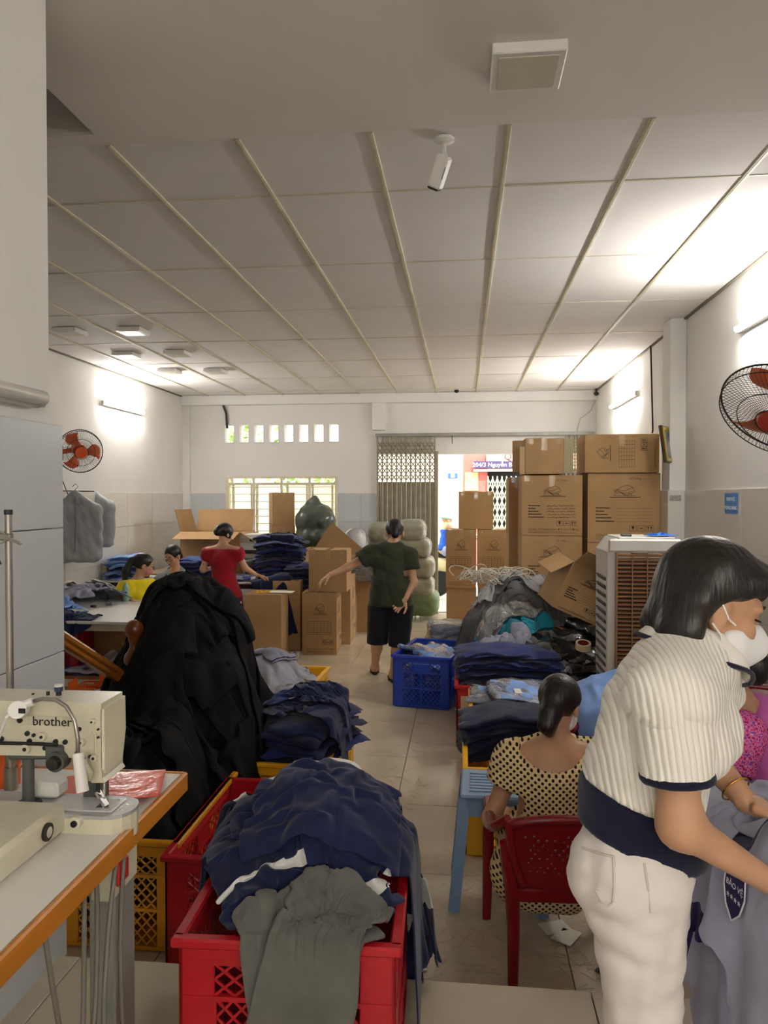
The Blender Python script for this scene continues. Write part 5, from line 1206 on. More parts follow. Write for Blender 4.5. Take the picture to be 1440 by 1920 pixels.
# shield badge sewn on the shirt that hangs towards us
from mathutils.bvhtree import BVHTree
best = None
for o in [q for q in C.objects if q.name.startswith('uniform_shirt')]:
    lo_ = Vector(o.location); bv = BVHTree.FromPolygons([v.co+lo_ for v in o.data.vertices], [tuple(p_.vertices) for p_ in o.data.polygons]); h_ = bv.ray_cast(Vector(CO), Vector(ray(1388, 1672)).normalized())
    if h_[0] is not None and (best is None or h_[3] < best[1][3]): best = (o, h_)
if best:
    o, h_ = best; n_ = h_[1] if h_[1].dot(Vector(ray(1388, 1672))) < 0 else -h_[1]; up_ = (Vector((.1, 0, 1))-n_*n_.dot(Vector((.1, 0, 1)))).normalized(); rt_ = up_.cross(n_); c_ = h_[0]+n_*.010-Vector(o.location)
    shp = [(-.032, .045), (.032, .045), (.036, .0), (.024, -.035), (0, -.058), (-.024, -.035), (-.036, 0)]
    bd = MB().prism(shp, c_, rt_, up_, n_*.0025).build('shield_badge', mat('badge_violet', srgb(38, 22, 84), .6), o)
    MB().tube([c_+rt_*a+up_*b+n_*.003 for a, b in shp], .0018, 6, closed=True).build('badge_border', mat('badge_white', srgb(230, 230, 236), .6), bd)
    M4 = Matrix((rt_, up_, n_)).transposed(); e4 = M4.to_euler()
    text('BẢO VỆ', .0165, MATS['badge_white'], bd, c_-rt_*.029+up_*.004+n_*.0032, e4, 'lettering', .0003)
    for k in range(4): MB().prism([(.0055*math.cos(q*math.pi/5+1.571)*(1 if q % 2 == 0 else .42), .0055*math.sin(q*math.pi/5+1.571)*(1 if q % 2 == 0 else .42)) for q in range(10)], c_+rt_*(-.019+.0127*k)-up_*.014+n_*.003, rt_, up_, n_*.0006).build('star', MATS['badge_white'], bd)
# ------------------------------------------------------------------ people
nz_ = lambda v: np.asarray(v, float)/np.linalg.norm(v)
M_skin = mat('skin', srgb(206, 160, 126), .5, var=.06, vs=14, sub=.12, bump=.03, bs=90)
M_skin2 = mat('skin_tan', srgb(196, 150, 118), .5, var=.07, vs=14, sub=.12, bump=.03, bs=90)
def hairmat(name, rgb):
    m = mat(name, srgb(*rgb), .38, var=.4, vs=60, spec=.5, bump=.5, bs=60, stretch=(1, 1, .06)); return m
M_hair = hairmat('black_hair', (18, 14, 13)); M_hairb = hairmat('dark_brown_hair', (24, 17, 15))
M_mask = mat('mask_white', srgb(238, 238, 240), .7, bump=.05, bs=200)
def frame(f, u):
    f = nz_(f); r = nz_(np.cross(f, u)); return r, f, np.cross(r, f)     # right, forward, up
def head_prims(hc, f, u, s=1.):
    r, f, u = frame(f, u); hc = np.asarray(hc); M = np.array([r, f, u])
    o = lambda a, b, c: hc+r*a*s+f*b*s+u*c*s
    pr = [el(o(0, -.012, .028), np.array([.074, .094, .086])*s, M), el(o(0, .024, -.03), np.array([.057, .062, .082])*s, M), el(o(0, .052, -.088), np.array([.026, .024, .02])*s, M),
          rc(o(0, .083, .008), o(0, .101, -.026), .007*s, .011*s), rc(o(-.012, .094, -.032), o(.012, .094, -.032), .007*s), rc(o(-.018, .080, -.056), o(.018, .080, -.056), .0075*s), rc(o(-.017, .078, -.064), o(.017, .078, -.064), .007*s),
          rc(o(-.045, .066, .026), o(.045, .066, .026), .009*s), rc(o(0, .074, .040), o(0, .086, .002), .009*s, .008*s), rc(o(-.040, .06, -.02), o(-.03, .066, -.03), .02*s), rc(o(.040, .06, -.02), o(.03, .066, -.03), .02*s)]
    for sg in (-1, 1):
        pr += [el(o(sg*.076, -.010, -.008), np.array([.009, .019, .030])*s, M), el(o(sg*.078, -.004, -.030), np.array([.007, .010, .012])*s, M)]
    return pr, o, M
def hand_prims(w, d, n, side, curl=.5, s=1., spread=.12):
    """w wrist, d along the hand, n palm normal (palm faces n), side +1: thumb towards +l"""
    d = nz_(d); n = np.asarray(n, float); n = nz_(n-d*(n @ d)); l = np.cross(d, n)*side; w = np.asarray(w)
    pr = [rc(w-d*.01*s, w+d*.02*s, .021*s, .022*s), bxp(w+d*.055*s, np.array([.040, .040, .013])*s, np.array([l, d, n]), .011*s)]
    L = (.068, .078, .074, .058)
    for i in range(4):
        a = w+d*.088*s+l*(.030-.0195*i)*s; q = nz_(d+l*(spread*(1.2-.8*i)))
        for k, fr in enumerate((.42, .32, .26)):
            ang = curl*(.55+.45*k); q = nz_(q*math.cos(ang)+n*math.sin(ang)*(1 if k == 0 else .9)); b = a+q*L[i]*fr*s
            pr.append(rc(a, b, (.0092-.0008*k)*s, (.0086-.0009*k)*s)); a = b
    a = w+d*.022*s+l*.030*s; q = nz_(d*.62+l*.75+n*.25)
    for k, ln in enumerate((.042, .034, .027)):
        b = a+q*ln*s; pr.append(rc(a, b, (.0125-.0015*k)*s, (.0110-.0015*k)*s)); a = b; q = nz_(q+d*.3-l*.25+n*curl*.4)
    return pr
def vmesh(parts):
    Vs, Qs, n = [], [], 0
    for prims, h, k in parts:
        D, lo, ax = field(prims, h, k); V, Q = snets(D, lo, h); Vs.append(V); Qs.append(Q+n); n += len(V)
    return np.concatenate(Vs), np.concatenate(Qs)
def torso_prims(J, s=1., fat=1., bust=0.):
    up = nz_(J['nb']-J['pe']); rt = J['sr']-J['sl']; rt = nz_(rt-up*(rt @ up)); fw = np.cross(up, rt); M = np.array([rt, fw, up])
    hr = J['hr']-J['hl']; hu = nz_(J['wa']-J['pe']); hr = nz_(hr-hu*(hr @ hu)); HM = np.array([hr, np.cross(hu, hr), hu])
    p = [rc(J['sl'], J['nb'], .050*s, .052*s), rc(J['sr'], J['nb'], .050*s, .052*s), el(J['ch'], np.array([.150*fat, .105*fat, .165])*s, M),
         el(J['wa'], np.array([.128*fat, .098*fat, .14])*s, HM), el(J['pe'], np.array([.160*fat, .122*fat, .125])*s, HM), rc(J['ch'], J['wa'], .10*s*fat), rc(J['wa'], J['pe'], .098*s*fat)]
    if bust:
        for sg in (-1, 1): p.append(el(J['ch']+fw*.085*s+rt*sg*.065*s-up*.01*s, np.array([.062, .055, .062])*s*bust, M))
    p += [el(J['pe']-HM[1]*.06*s+HM[0]*sg*.07*s-HM[2]*.03*s, np.array([.082, .075, .085])*s*fat, HM) for sg in (-1, 1)]
    return p, M, HM
def arm_prims(J, sd, s=1., gr=0.):
    return [rc(J['s'+sd], J['e'+sd], .046*s+gr, .037*s+gr), rc(J['e'+sd], J['w'+sd], .037*s+gr, .024*s+gr)]
def leg_prims(J, sd, s=1., gr=0.):
    return [rc(J['h'+sd], J['k'+sd], .088*s+gr, .056*s+gr), rc(J['k'+sd], J['k'+sd]*.68+J['a'+sd]*.32, .052*s+gr, .052*s+gr), rc(J['k'+sd]*.68+J['a'+sd]*.32, J['a'+sd], .052*s+gr, .034*s+gr)]
def person(label, J, hf, hu, skin, h=.014, s=1., fat=1., bust=0., hands=True, feet=True, hsc=None, group='people in the workshop', legs=True):
    base = V3((J['al'][0]+J['ar'][0])/2, (J['al'][1]+J['ar'][1])/2, min(J['al'][2], J['ar'][2])-.06)
    t = thing('person', label, 'person', base, group=group)
    tp, M, HM = torso_prims(J, s, fat, bust); hp, o, HMx = head_prims(J['hc'], hf, hu, hsc or s)
    neck = [rc(J['nb'], J['hc']-nz_(hu)*.03*s-nz_(hf)*.02, .050*s, .046*s)]
    bp = list(tp)+neck
    for sd in 'lr':
        bp += arm_prims(J, sd, s)
        if legs:
            bp += leg_prims(J, sd, s)
            if feet: bp += [rc(J['a'+sd]+V3(0, 0, -.01), J['t'+sd], .036*s, .030*s), rc(J['a'+sd]+V3(0, 0, -.02), J['a'+sd]+nz_(J['a'+sd]-J['t'+sd])*V3(1, 1, 0)*.035+V3(0, 0, -.025), .035*s, .030*s), rc(J['t'+sd], J['t'+sd]+nz_((J['t'+sd]-J['a'+sd])*V3(1, 1, 0))*.05, .03*s, .02*s)]
    parts = [(bp, h, .035), (hp+neck, min(h, .0065), .012)]
    if hands:
        for sd, side in (('l', 1), ('r', -1)):
            if 'hand_'+sd in J:
                d, n, c = J['hand_'+sd]; parts.append((hand_prims(J['w'+sd], d, n, side, c, s), .0048, .006))
    V, Q = vmesh(parts)
    link('body', np_mesh('body', V-base, Q), skin, t)
    return dict(t=t, base=base, tp=tp, M=M, HM=HM, o=o, HMx=HMx, hp=hp, neck=neck, J=J, s=s)
def garment(p, name, prims, m, h=.013, grow=.016, cuts=(), amp=.006, sc=22, seed=1, k=.03, sub=(), dirn=None, label=None):
    g = solid(name, prims, m, p['t'], h, k, grow, cuts, sub, (lambda P: folds(P, amp, sc, seed, dirn)) if amp else None, p['base'])
    if label: g['label'] = label
    return g
def eyes(p, glasses=False, closed=False, dark=M_black):
    o, s, t, b = p['o'], p['s'], p['t'], p['base']
    for sg in (-1, 1):
        c = Vector(o(sg*.030, .079, .006)-b); rot = Matrix(p['HMx'].tolist()).transposed()
        e_ = MB(); e_.sphere(c, .0115*s, 12, 8, (1.1, .6, .6 if not closed else .22), rot); e_.build('eye', mat('eye_white', srgb(225, 218, 210), .2) if not closed else mat('lash', srgb(40, 26, 22), .6), t, smooth=True)
        if not closed: MB().sphere(Vector(o(sg*.030, .0855, .004)-b), .0052*s, 10, 6, (1, .5, 1), rot).build('iris', mat('iris', srgb(30, 18, 12), .1), t, smooth=True)
        pts = [Vector(o(sg*(.012+.036*q/5), .0845-.012*(q/5)**2, .028+.006*math.sin(q/5*2.6))-b) for q in range(6)]
        MB().tube(pts, [.0025, .0035, .0035, .003, .0025, .0012], 6).build('eyebrow', mat('brow', srgb(46, 32, 26), .8), t, smooth=True)
        if glasses:
            ring = [Vector(o(sg*.031+.024*math.cos(a), .098-.004*abs(math.cos(a)), .002+.018*math.sin(a))-b) for a in np.linspace(0, 2*math.pi, 20)[:-1]]
            MB().tube(ring, .0018, 6, closed=True).build('glasses_rim', dark, t)
            MB().tube([Vector(o(sg*.055, .095, .006)-b), Vector(o(sg*.079, .04, .006)-b), Vector(o(sg*.080, -.01, .0)-b)], .0016, 6).build('glasses_temple', dark, t)
    if glasses: MB().tube([Vector(o(-.008, .099, .004)-b), Vector(o(0, .102, .008)-b), Vector(o(.008, .099, .004)-b)], .0018, 6).build('glasses_bridge', dark, t)
A = at
def sit_legs(J, pe, fwd, rt, seat_z, foot_z=0., kn=.40, hw=.085, sp=.10):
    fwd = nz_(fwd); rt = nz_(rt)
    for sd, sg in (('l', -1), ('r', 1)):
        J['h'+sd] = pe+rt*sg*hw+V3(0, 0, -.02); J['k'+sd] = V3(*(J['h'+sd]+fwd*kn+rt*sg*(sp-hw)*1.0)); J['k'+sd][2] = seat_z+.06
        J['a'+sd] = J['k'+sd]+fwd*.02; J['a'+sd][2] = foot_z+.075; J['t'+sd] = J['a'+sd]+fwd*.13; J['t'+sd][2] = foot_z+.03
def stand_legs(J, fwd, foot_z=0.):
    for sd in 'lr':
        J['t'+sd] = J['a'+sd]+nz_(fwd)*.13; J['t'+sd][2] = foot_z+.03
def sandals(p, m, straps=True):
    J, b = p['J'], p['base']
    for sd in 'lr':
        a, t_ = J['a'+sd].copy(), J['t'+sd].copy(); d = nz_((t_-a)*V3(1, 1, 0)); z = t_[2]-.03-.0
        c = (a+t_)/2+d*.015; l = np.array([-d[1], d[0], 0])
        poly = [(.125*math.cos(q)*(1 if math.cos(q) > 0 else 1.0), (.042 if math.cos(q) > -.2 else .034)*math.sin(q)) for q in np.linspace(0, 2*math.pi, 18)[:-1]]
        o_ = V3(c[0], c[1], z-.016)-b
        s_ = MB().prism(poly, o_, d, l, (0, 0, .018)).build('sandal', m, p['t'])
        MB().tube([o_+d*.075+V3(0, 0, .03), o_+d*.02+l*.043+V3(0, 0, .055), o_-d*.03+l*.04+V3(0, 0, .02)], .006, 6).build('strap', m, s_); MB().tube([o_+d*.075+V3(0, 0, .03), o_+d*.02-l*.043+V3(0, 0, .055), o_-d*.03-l*.04+V3(0, 0, .02)], .006, 6).build('strap', m, s_)

# --- 1. woman in the white knitted top (foreground right, bending over shirts) ----------------
YW = 1.46
wf = nz_((.90, .42, 0)); wr_ = nz_(np.cross(wf, (0, 0, 1)))
pe = A(1200, 1590, YW+.04); ch = A(1234, 1345, YW+.02); nb = A(1292, 1232, YW+.03)
J = dict(pe=pe, wa=A(1203, 1478, YW+.03), ch=ch, nb=nb, hc=A(1332, 1135, YW+.04))
J['sr'] = A(1258, 1305, YW-.12); J['sl'] = A(1322, 1285, YW+.17)
J['er'] = A(1276, 1548, YW-.14); J['wr'] = A(1440, 1652, YW-.06)
J['el'] = A(1322, 1412, YW+.20); J['wl'] = A(1402, 1506, YW+.10)
J['hand_r'] = (A(1500, 1690, YW+.0)-J['wr'], (.2, .6, -.7), .5); J['hand_l'] = (A(1470, 1530, YW+.06)-J['wl'], (0, -.3, -1), .35)
J['hr'] = A(1190, 1650, YW-.025); J['hl'] = A(1206, 1645, YW+.12)
J['kr'] = A(1206, 1900, YW-.02); J['kl'] = A(1208, 1888, YW+.13)
for sd in 'lr':
    J['a'+sd] = J['k'+sd].copy(); J['a'+sd][2] = ZP+.08
stand_legs(J, wf, ZP)
HF, HU = (.92, .06, -.38), (.38, .03, .92)
w = person('woman in a white ribbed short sleeved top and white jeans, bending over shirts', J, HF, HU, M_skin2, h=.010, s=.92, fat=.84, bust=1.05, hsc=1.0)
Mrib = mat('white_knit', srgb(232, 228, 216), .85, sheen=.2, spec=.2)
def rib(m, rot, sc=64., dark=(196, 188, 170), base=(232, 228, 216)):
    nt = m.node_tree; N = nt.nodes; Lk = nt.links; p_ = N['Principled BSDF']
    tc = N.new('ShaderNodeTexCoord'); mp = N.new('ShaderNodeMapping'); mp.inputs['Rotation'].default_value = rot; Lk.new(tc.outputs['Object'], mp.inputs[0])
    wv = N.new('ShaderNodeTexWave'); wv.wave_type = 'BANDS'; wv.bands_direction = 'X'; wv.inputs['Scale'].default_value = sc/6.283*1.6; wv.inputs['Distortion'].default_value = .6; wv.inputs['Detail'].default_value = 0; Lk.new(mp.outputs[0], wv.inputs['Vector'])
    cr = N.new('ShaderNodeValToRGB'); cr.color_ramp.elements[0].position = .0; cr.color_ramp.elements[0].color = srgb(*dark)+(1,); cr.color_ramp.elements[1].position = .22; cr.color_ramp.elements[1].color = srgb(*base)+(1,); Lk.new(wv.outputs['Fac'], cr.inputs[0]); Lk.new(cr.outputs[0], p_.inputs['Base Color'])
    bp = N.new('ShaderNodeBump'); bp.inputs['Strength'].default_value = .5; bp.inputs['Distance'].default_value = .004; Lk.new(wv.outputs['Fac'], bp.inputs['Height']); Lk.new(bp.outputs[0], p_.inputs['Normal'])
rib(Mrib, (0, R(8), 0), 120., (218, 211, 196), (246, 243, 234))
M_navyk = cloth('navy_knit', (22, 24, 48), bump=.1)
tax = nz_(A(1228, 1345, YW)-A(1192, 1500, YW)); hemn = -nz_(np.array([.35, .05, 1.0]))
hp0 = A(1190, 1500, YW)
sleeve = lambda sd, f, g0, g1: rc(J['s'+sd], J['s'+sd]*(1-f)+J['e'+sd]*f, g0, g1)
wt = [q for q in w['tp']]+[rc(J['wa'], pe, .088, .096)]
garment(w, 'knit_top', wt+[rc(J['sr'], J['nb'], .056), rc(J['sl'], J['nb'], .056)], Mrib, .0075, .013, [(hp0, hemn), (nb+nz_(nb-ch)*.055, nz_(nb-ch))], .006, 26, 3, .04, dirn=(.3, .2, 1))
sr_end = J['sr']*.36+J['er']*.64
garment(w, 'sleeve', [sleeve('r', .66, .057, .055), rc(J['sr'], J['sr']+V3(.0, .05, .01), .056)], Mrib, .0075, .006, [(sr_end, J['er']-J['sr'])], .004, 24, 5, .03)
sl_end = J['sl']*.4+J['el']*.6
garment(w, 'sleeve', [sleeve('l', .66, .060, .058)], Mrib, .009, .006, [(sl_end, J['el']-J['sl'])], .004, 24, 6, .03)
for e_, sd in ((sr_end, 'r'), (sl_end, 'l')):
    d = nz_(J['e'+sd]-J['s'+sd]); garment(w, 'sleeve_trim', [sleeve(sd, .75, .057, .054)], M_navyk, .005, .009, [(e_+d*.006, d), (e_-d*.012, -d)], 0)
garment(w, 'hem_stripe', wt, M_navyk, .006, .019, [(hp0+hemn*-.014, hemn), (hp0+hemn*-.022, -hemn)], 0)
garment(w, 'waistband', wt, M_navyk, .0075, .016, [(hp0+hemn*.083, hemn), (hp0+hemn*-.006, -hemn)], .003, 20, 8, .04)
M_jean = cloth('white_denim', (232, 224, 218), var=.05, bump=.12, bs=60, sheen=0)
jl = [q for q in w['tp'] if True][3:]+leg_prims(J, 'r', .92, .003)+leg_prims(J, 'l', .92, .003)
ftop = -nz_(np.array([.25, .05, 1.]))
garment(w, 'jeans', jl, M_jean, .009, .008, [(hp0+hemn*.052, -hemn), (V3(0, 0, ZP+.10), (0, 0, -1))], .007, 30, 11, .03, dirn=(.25, 0, 1))
# collar, placket, pocket and seam
o = w['o']; b0 = w['base']
cl = []
ctr = nb+nz_(J['hc']-nb)*.035; up_ = nz_(nz_(J['hc']-nb)+V3(.0, 0, .3)); cr_ = nz_(np.cross(wf, up_)); cf_ = np.cross(up_, cr_)
def collar(name, m, r0, r1, z0, z1, a0, a1, n=22, th=.006):
    v = []; f = []
    for i in range(n+1):
        a = a0+(a1-a0)*i/n
        for (rr, zz) in ((r0, z0), ((r0+r1)/2, (z0+z1)/2+.006), (r1, z1)):
            pt = max(0, math.cos(a))**4*.035 if rr == r1 else 0
            v.append(ctr+cr_*rr*math.sin(a)+cf_*(rr*1.12*math.cos(a)+pt*.6)+up_*(zz-pt)-b0)
    for i in range(n):
        for j in range(2): f.append((i*3+j, (i+1)*3+j, (i+1)*3+j+1, i*3+j+1))
    c_ = MB().add(v, f).build(name, m, w['t'], smooth=True); q = c_.modifiers.new('t', 'SOLIDIFY'); q.thickness = th; subd(c_, 1); return v
M_knitp = mat('white_knit_plain', srgb(244, 241, 232), .85, bump=.1, bs=120)
v = collar('collar', M_knitp, .058, .102, .032, -.022, .12, 2*math.pi-.12)
edge = [Vector(v[i*3+2]) for i in range(23)]; MB().tube(edge, .0045, 6).build('collar_trim', M_navyk, w['t'], smooth=True)
pk = lambda px, py, y_: Vector(A(px, py, y_)-b0)
def poc(pts, m, nm, r_=.0022): MB().tube([pk(*p_) for p_ in pts], r_, 6).build(nm, m, w['t'], smooth=True)
# face mask
hp, o_, HMx = head_prims(J['hc'], HF, HU, 1.0)
mk = [el(o_(0, .030, -.048), (.062, .068, .052), HMx), rc(o_(0, .085, -.012), o_(0, .106, -.035), .012, .016), rc(o_(0, .095, -.045), o_(0, .07, -.095), .022, .018)]
g = solid('face_mask', mk, M_mask, w['t'], .0055, .03, .006, [(o_(0, .10, .004), HMx[2]-HMx[1]*.45), (o_(0, .020, 0), -HMx[1])], origin=b0)
for sg in (-1, 1):
    for dz in (-.018, -.075): MB().tube([Vector(o_(sg*.064, .030, dz)-b0), Vector(o_(sg*.081, .006, -.012 if dz > -.05 else -.045)-b0), Vector(o_(sg*.087, -.020, .012 if dz > -.05 else -.030)-b0)], .0019, 6).build('ear_loop', M_mask, w['t'])
eyes(w, closed=True)
# hair: shoulder length bob falling forward from a bent head
hs = []
for sg in (-1, 1):
    hs += [rc(o_(sg*.056, -.03, .062), o_(sg*.076, -.052, .0), .032, .022), rc(o_(sg*.076, -.052, .0), o_(sg*.078, -.046, -.06), .022, .019), rc(o_(sg*.078, -.046, -.06), o_(sg*.070, -.012, -.125), .019, .005), rc(o_(sg*.04, -.062, .0), o_(sg*.048, -.062, -.07), .040, .028), rc(o_(sg*.048, -.062, -.07), o_(sg*.046, -.02, -.125), .028, .010),
           rc(o_(sg*.012, .066, .092), o_(sg*.062, .044, .070), .014, .010), rc(o_(sg*.062, .044, .070), o_(sg*.078, .0, .036), .012, .010)]
hs += [el(o_(0, -.016, .040), (.084, .102, .090), HMx), rc(o_(0, -.058, .03), o_(0, -.068, -.05), .044, .034), rc(o_(0, -.068, -.05), o_(0, -.035, -.125), .034, .014)]
face_cut = [el(o_(.066, .064, -.018), (.05, .052, .066), HMx), el(o_(-.066, .064, -.018), (.05, .052, .066), HMx), el(o_(0, .105, -.045), (.078, .078, .112), HMx), el(o_(.09, .026, -.038), (.048, .050, .070), HMx), el(o_(-.09, .026, -.038), (.048, .050, .070), HMx)]
strand = lambda P, HM_, c0: .0032*np.sin(((P-c0) @ HM_[1])*520+6*np.sin(((P-c0) @ HM_[2])*18)+((P-c0) @ HM_[0])*260)
g = solid('hair', hs, M_hairb, w['t'], .006, .03, 0, sub=face_cut, origin=b0)
# bracelet
d = nz_(J['wl']-J['el']); c0 = J['wl']-d*.035; l1 = nz_(np.cross(d, (0, 0, 1))); l2 = np.cross(d, l1)
MB().tube([Vector(c0+(l1*math.cos(a)+l2*math.sin(a))*.031-b0) for a in np.linspace(0, 2*math.pi, 24)[:-1]], .0022, 6, closed=True).build('bracelet', mat('gold', srgb(226, 176, 84), .2, 1.), w['t'], smooth=True)
# jeans pocket and seam lines, laid on the cloth
def on_surf(obj, pts, off=.002):
    """drop pixel-traced seam points on a garment by a ray from the viewer side"""
    from mathutils.bvhtree import BVHTree
    me = obj.data; bv = BVHTree.FromPolygons([v.co for v in me.vertices], [tuple(p_.vertices) for p_ in me.polygons]); out = []
    for (px, py) in pts:
        h_ = bv.ray_cast(Vector(CO-b0), Vector(ray(px, py)).normalized())
        if h_[0] is not None: out.append(h_[0]+h_[1]*off)
    return out
jeans = [c for c in w['t'].children if c.name.startswith('jeans')][0]
for pts in ([(1093, 1590), (1112, 1597), (1132, 1603), (1151, 1607)], [(1151, 1607), (1152, 1640), (1152, 1670), (1150, 1692)], [(1150, 1692), (1140, 1697), (1130, 1690), (1118, 1670)], [(1208, 1618), (1214, 1660), (1219, 1710)]):
    q = on_surf(jeans, pts)
    if len(q) > 1: MB().tube(q, .0022, 6).build('seam', mat('denim_seam', srgb(214, 202, 194), .9), w['t'])
sandals(w, mat('sandal_black', srgb(30, 28, 28), .6))

# --- 2. woman in the dotted dress (seated, back to us) ----------------------------------------
def dots_mat(name, base, dot, sc, rad, rx=0.):
    m = mat(name, srgb(*base), .8, spec=.2); nt = m.node_tree; N = nt.nodes; Lk = nt.links; p_ = N['Principled BSDF']
    tc = N.new('ShaderNodeTexCoord'); mp = N.new('ShaderNodeMapping'); mp.inputs['Rotation'].default_value = (rx, R(45), 0); mp.inputs['Scale'].default_value = (sc, .001, sc); Lk.new(tc.outputs['Object'], mp.inputs[0])
    fr = N.new('ShaderNodeVectorMath'); fr.operation = 'FRACTION'; Lk.new(mp.outputs[0], fr.inputs[0])
    sb = N.new('ShaderNodeVectorMath'); sb.operation = 'SUBTRACT'; sb.inputs[1].default_value = (.5, 0, .5); Lk.new(fr.outputs[0], sb.inputs[0])
    ml = N.new('ShaderNodeVectorMath'); ml.operation = 'MULTIPLY'; ml.inputs[1].default_value = (1, 0, 1); Lk.new(sb.outputs[0], ml.inputs[0])
    ln = N.new('ShaderNodeVectorMath'); ln.operation = 'LENGTH'; Lk.new(ml.outputs[0], ln.inputs[0])
    lt = N.new('ShaderNodeMath'); lt.operation = 'LESS_THAN'; lt.inputs[1].default_value = rad; Lk.new(ln.outputs['Value'], lt.inputs[0])
    mx = N.new('ShaderNodeMix'); mx.data_type = 'RGBA'; mx.inputs[6].default_value = srgb(*base)+(1,); mx.inputs[7].default_value = srgb(*dot)+(1,); Lk.new(lt.outputs[0], mx.inputs[0]); Lk.new(mx.outputs[2], p_.inputs['Base Color'])
    return m
YD = 3.03
J = dict(pe=A(1030, 1630, YD), wa=A(1030, 1540, YD), ch=A(1035, 1455, YD+.02), nb=A(1046, 1400, YD+.05), hc=A(1050, 1322, YD+.10))
J['sl'] = A(962, 1425, YD+.03); J['sr'] = A(1118, 1420, YD+.05); J['el'] = A(922, 1535, YD+.02); J['wl'] = A(950, 1520, YD+.24); J['er'] = A(1140, 1535, YD+.05); J['wr'] = A(1105, 1510, YD+.28)
sit_legs(J, J['pe']+V3(0, .04, .0), (0, 1, 0), (1, 0, 0), .34, 0, .36)
J['hand_l'] = ((.5, .6, -.1), (0, 0, -1), .6); J['hand_r'] = ((-.5, .6, -.1), (0, 0, -1), .6)
HF, HU = (.42, .80, -.42), (.18, .36, .91)
d_ = person('woman seated with her back turned, in a cream dress with black dots', J, HF, HU, M_skin2, h=.012, s=.95, fat=1.08, bust=.9)
M_dot = dots_mat('dotted_cotton', (226, 202, 150), (44, 22, 22), 54., .30)
wt = d_['tp']; up = nz_(J['nb']-J['ch'])
garment(d_, 'dress', wt+[rc(J['sl'], J['sl']*.62+J['el']*.38, .062, .062), rc(J['sr'], J['sr']*.62+J['er']*.38, .062, .062), rc(J['hl'], J['kl'], .10, .085), rc(J['hr'], J['kr'], .10, .085), rc(J['pe'], J['pe']+V3(-.12, .0, -.02), .12, .10)], M_dot, .010, .016,
        [(J['nb']+V3(0, -.03, .005), (0, -.55, .9), .16), (J['sl']*.58+J['el']*.42, J['el']-J['sl'], .13), (J['sr']*.58+J['er']*.42, J['er']-J['sr'], .13)], .006, 20, 21, .04)
hp, o_, HMx = head_prims(J['hc'], HF, HU, .95); b0 = d_['base']
hs = [el(o_(0, -.02, .035), (.086, .102, .092), HMx), rc(o_(0, -.075, .01), o_(0, -.095, -.05), .05, .045), rc(o_(0, -.095, -.05), o_(-.005, -.10, -.105), .04, .036), rc(o_(-.005, -.10, -.105), o_(0, -.075, -.13), .036, .02)]
solid('hair', hs, M_hair, d_['t'], .0065, .02, 0, sub=[el(o_(0, .085, -.04), (.075, .075, .11), HMx), el(o_(.085, .02, -.03), (.03, .04, .05), HMx), el(o_(-.085, .02, -.03), (.03, .04, .05), HMx)], origin=b0)
ring = [Vector(o_(.046*math.cos(a), -.094+.02*math.sin(a)*0, -.045+.0*a)-b0)+Vector((0, 0, 0)) for a in ()]
MB().tube([Vector(o_(.040*math.cos(a)-.001, -.092+.040*math.sin(a), -.046)-b0) for a in np.linspace(0, 6.28, 18)[:-1]], .007, 6, closed=True).build('hair_tie', M_black, d_['t'])
solid('face_mask', [el(o_(0, .030, -.048), (.062, .068, .052), HMx)], M_mask, d_['t'], .007, .03, .005, [(o_(0, .0, -.014), HMx[2]), (o_(0, .012, 0), -HMx[1])], origin=b0)
for sg in (-1, 1): MB().tube([Vector(o_(sg*.060, .03, -.02)-b0), Vector(o_(sg*.078, 0, .01)-b0), Vector(o_(sg*.080, -.022, .0)-b0), Vector(o_(sg*.076, -.012, -.035)-b0), Vector(o_(sg*.062, .022, -.08)-b0)], .0022, 6).build('ear_loop', M_mask, d_['t'])
eyes(d_); sandals(d_, mat('sandal_black', srgb(30, 28, 28), .6))

# --- 3. woman in the pink dress (seated at the right edge, bent to the left) ------------------
YP = 2.72
J = dict(pe=A(1475, 1580, YP), wa=A(1462, 1490, YP), ch=A(1432, 1405, YP), nb=A(1385, 1325, YP+.0), hc=A(1350, 1262, YP-.0))
J['sl'] = A(1392, 1375, YP-.14); J['sr'] = A(1428, 1345, YP+.16); J['el'] = A(1345, 1500, YP-.16); J['wl'] = A(1260, 1530, YP-.05); J['er'] = A(1370, 1470, YP+.2); J['wr'] = A(1290, 1520, YP+.15)
sit_legs(J, J['pe']+V3(-.03, 0, 0), (-1, .12, 0), (.12, 1, 0), .42, 0, .38)
J['hand_l'] = ((-1, .3, -.2), (0, 0, -1), .6); J['hand_r'] = ((-1, 0, -.2), (0, 0, -1), .6)
HF, HU = (-.62, .45, -.64), (-.55, .30, .78)
k_ = person('woman in a pink patterned dress seated at the right edge, leaning away', J, HF, HU, M_skin2, h=.012, s=.97, fat=1.1)
m = mat('pink_print', srgb(206, 106, 186), .75, spec=.2)
nt = m.node_tree; N = nt.nodes; Lk = nt.links; tc = N.new('ShaderNodeTexCoord')
vo = N.new('ShaderNodeTexVoronoi'); vo.inputs['Scale'].default_value = 20; vo.inputs['Randomness'].default_value = .35; Lk.new(tc.outputs['Object'], vo.inputs['Vector'])
lt = N.new('ShaderNodeMath'); lt.operation = 'LESS_THAN'; lt.inputs[1].default_value = .17; Lk.new(vo.outputs['Distance'], lt.inputs[0])
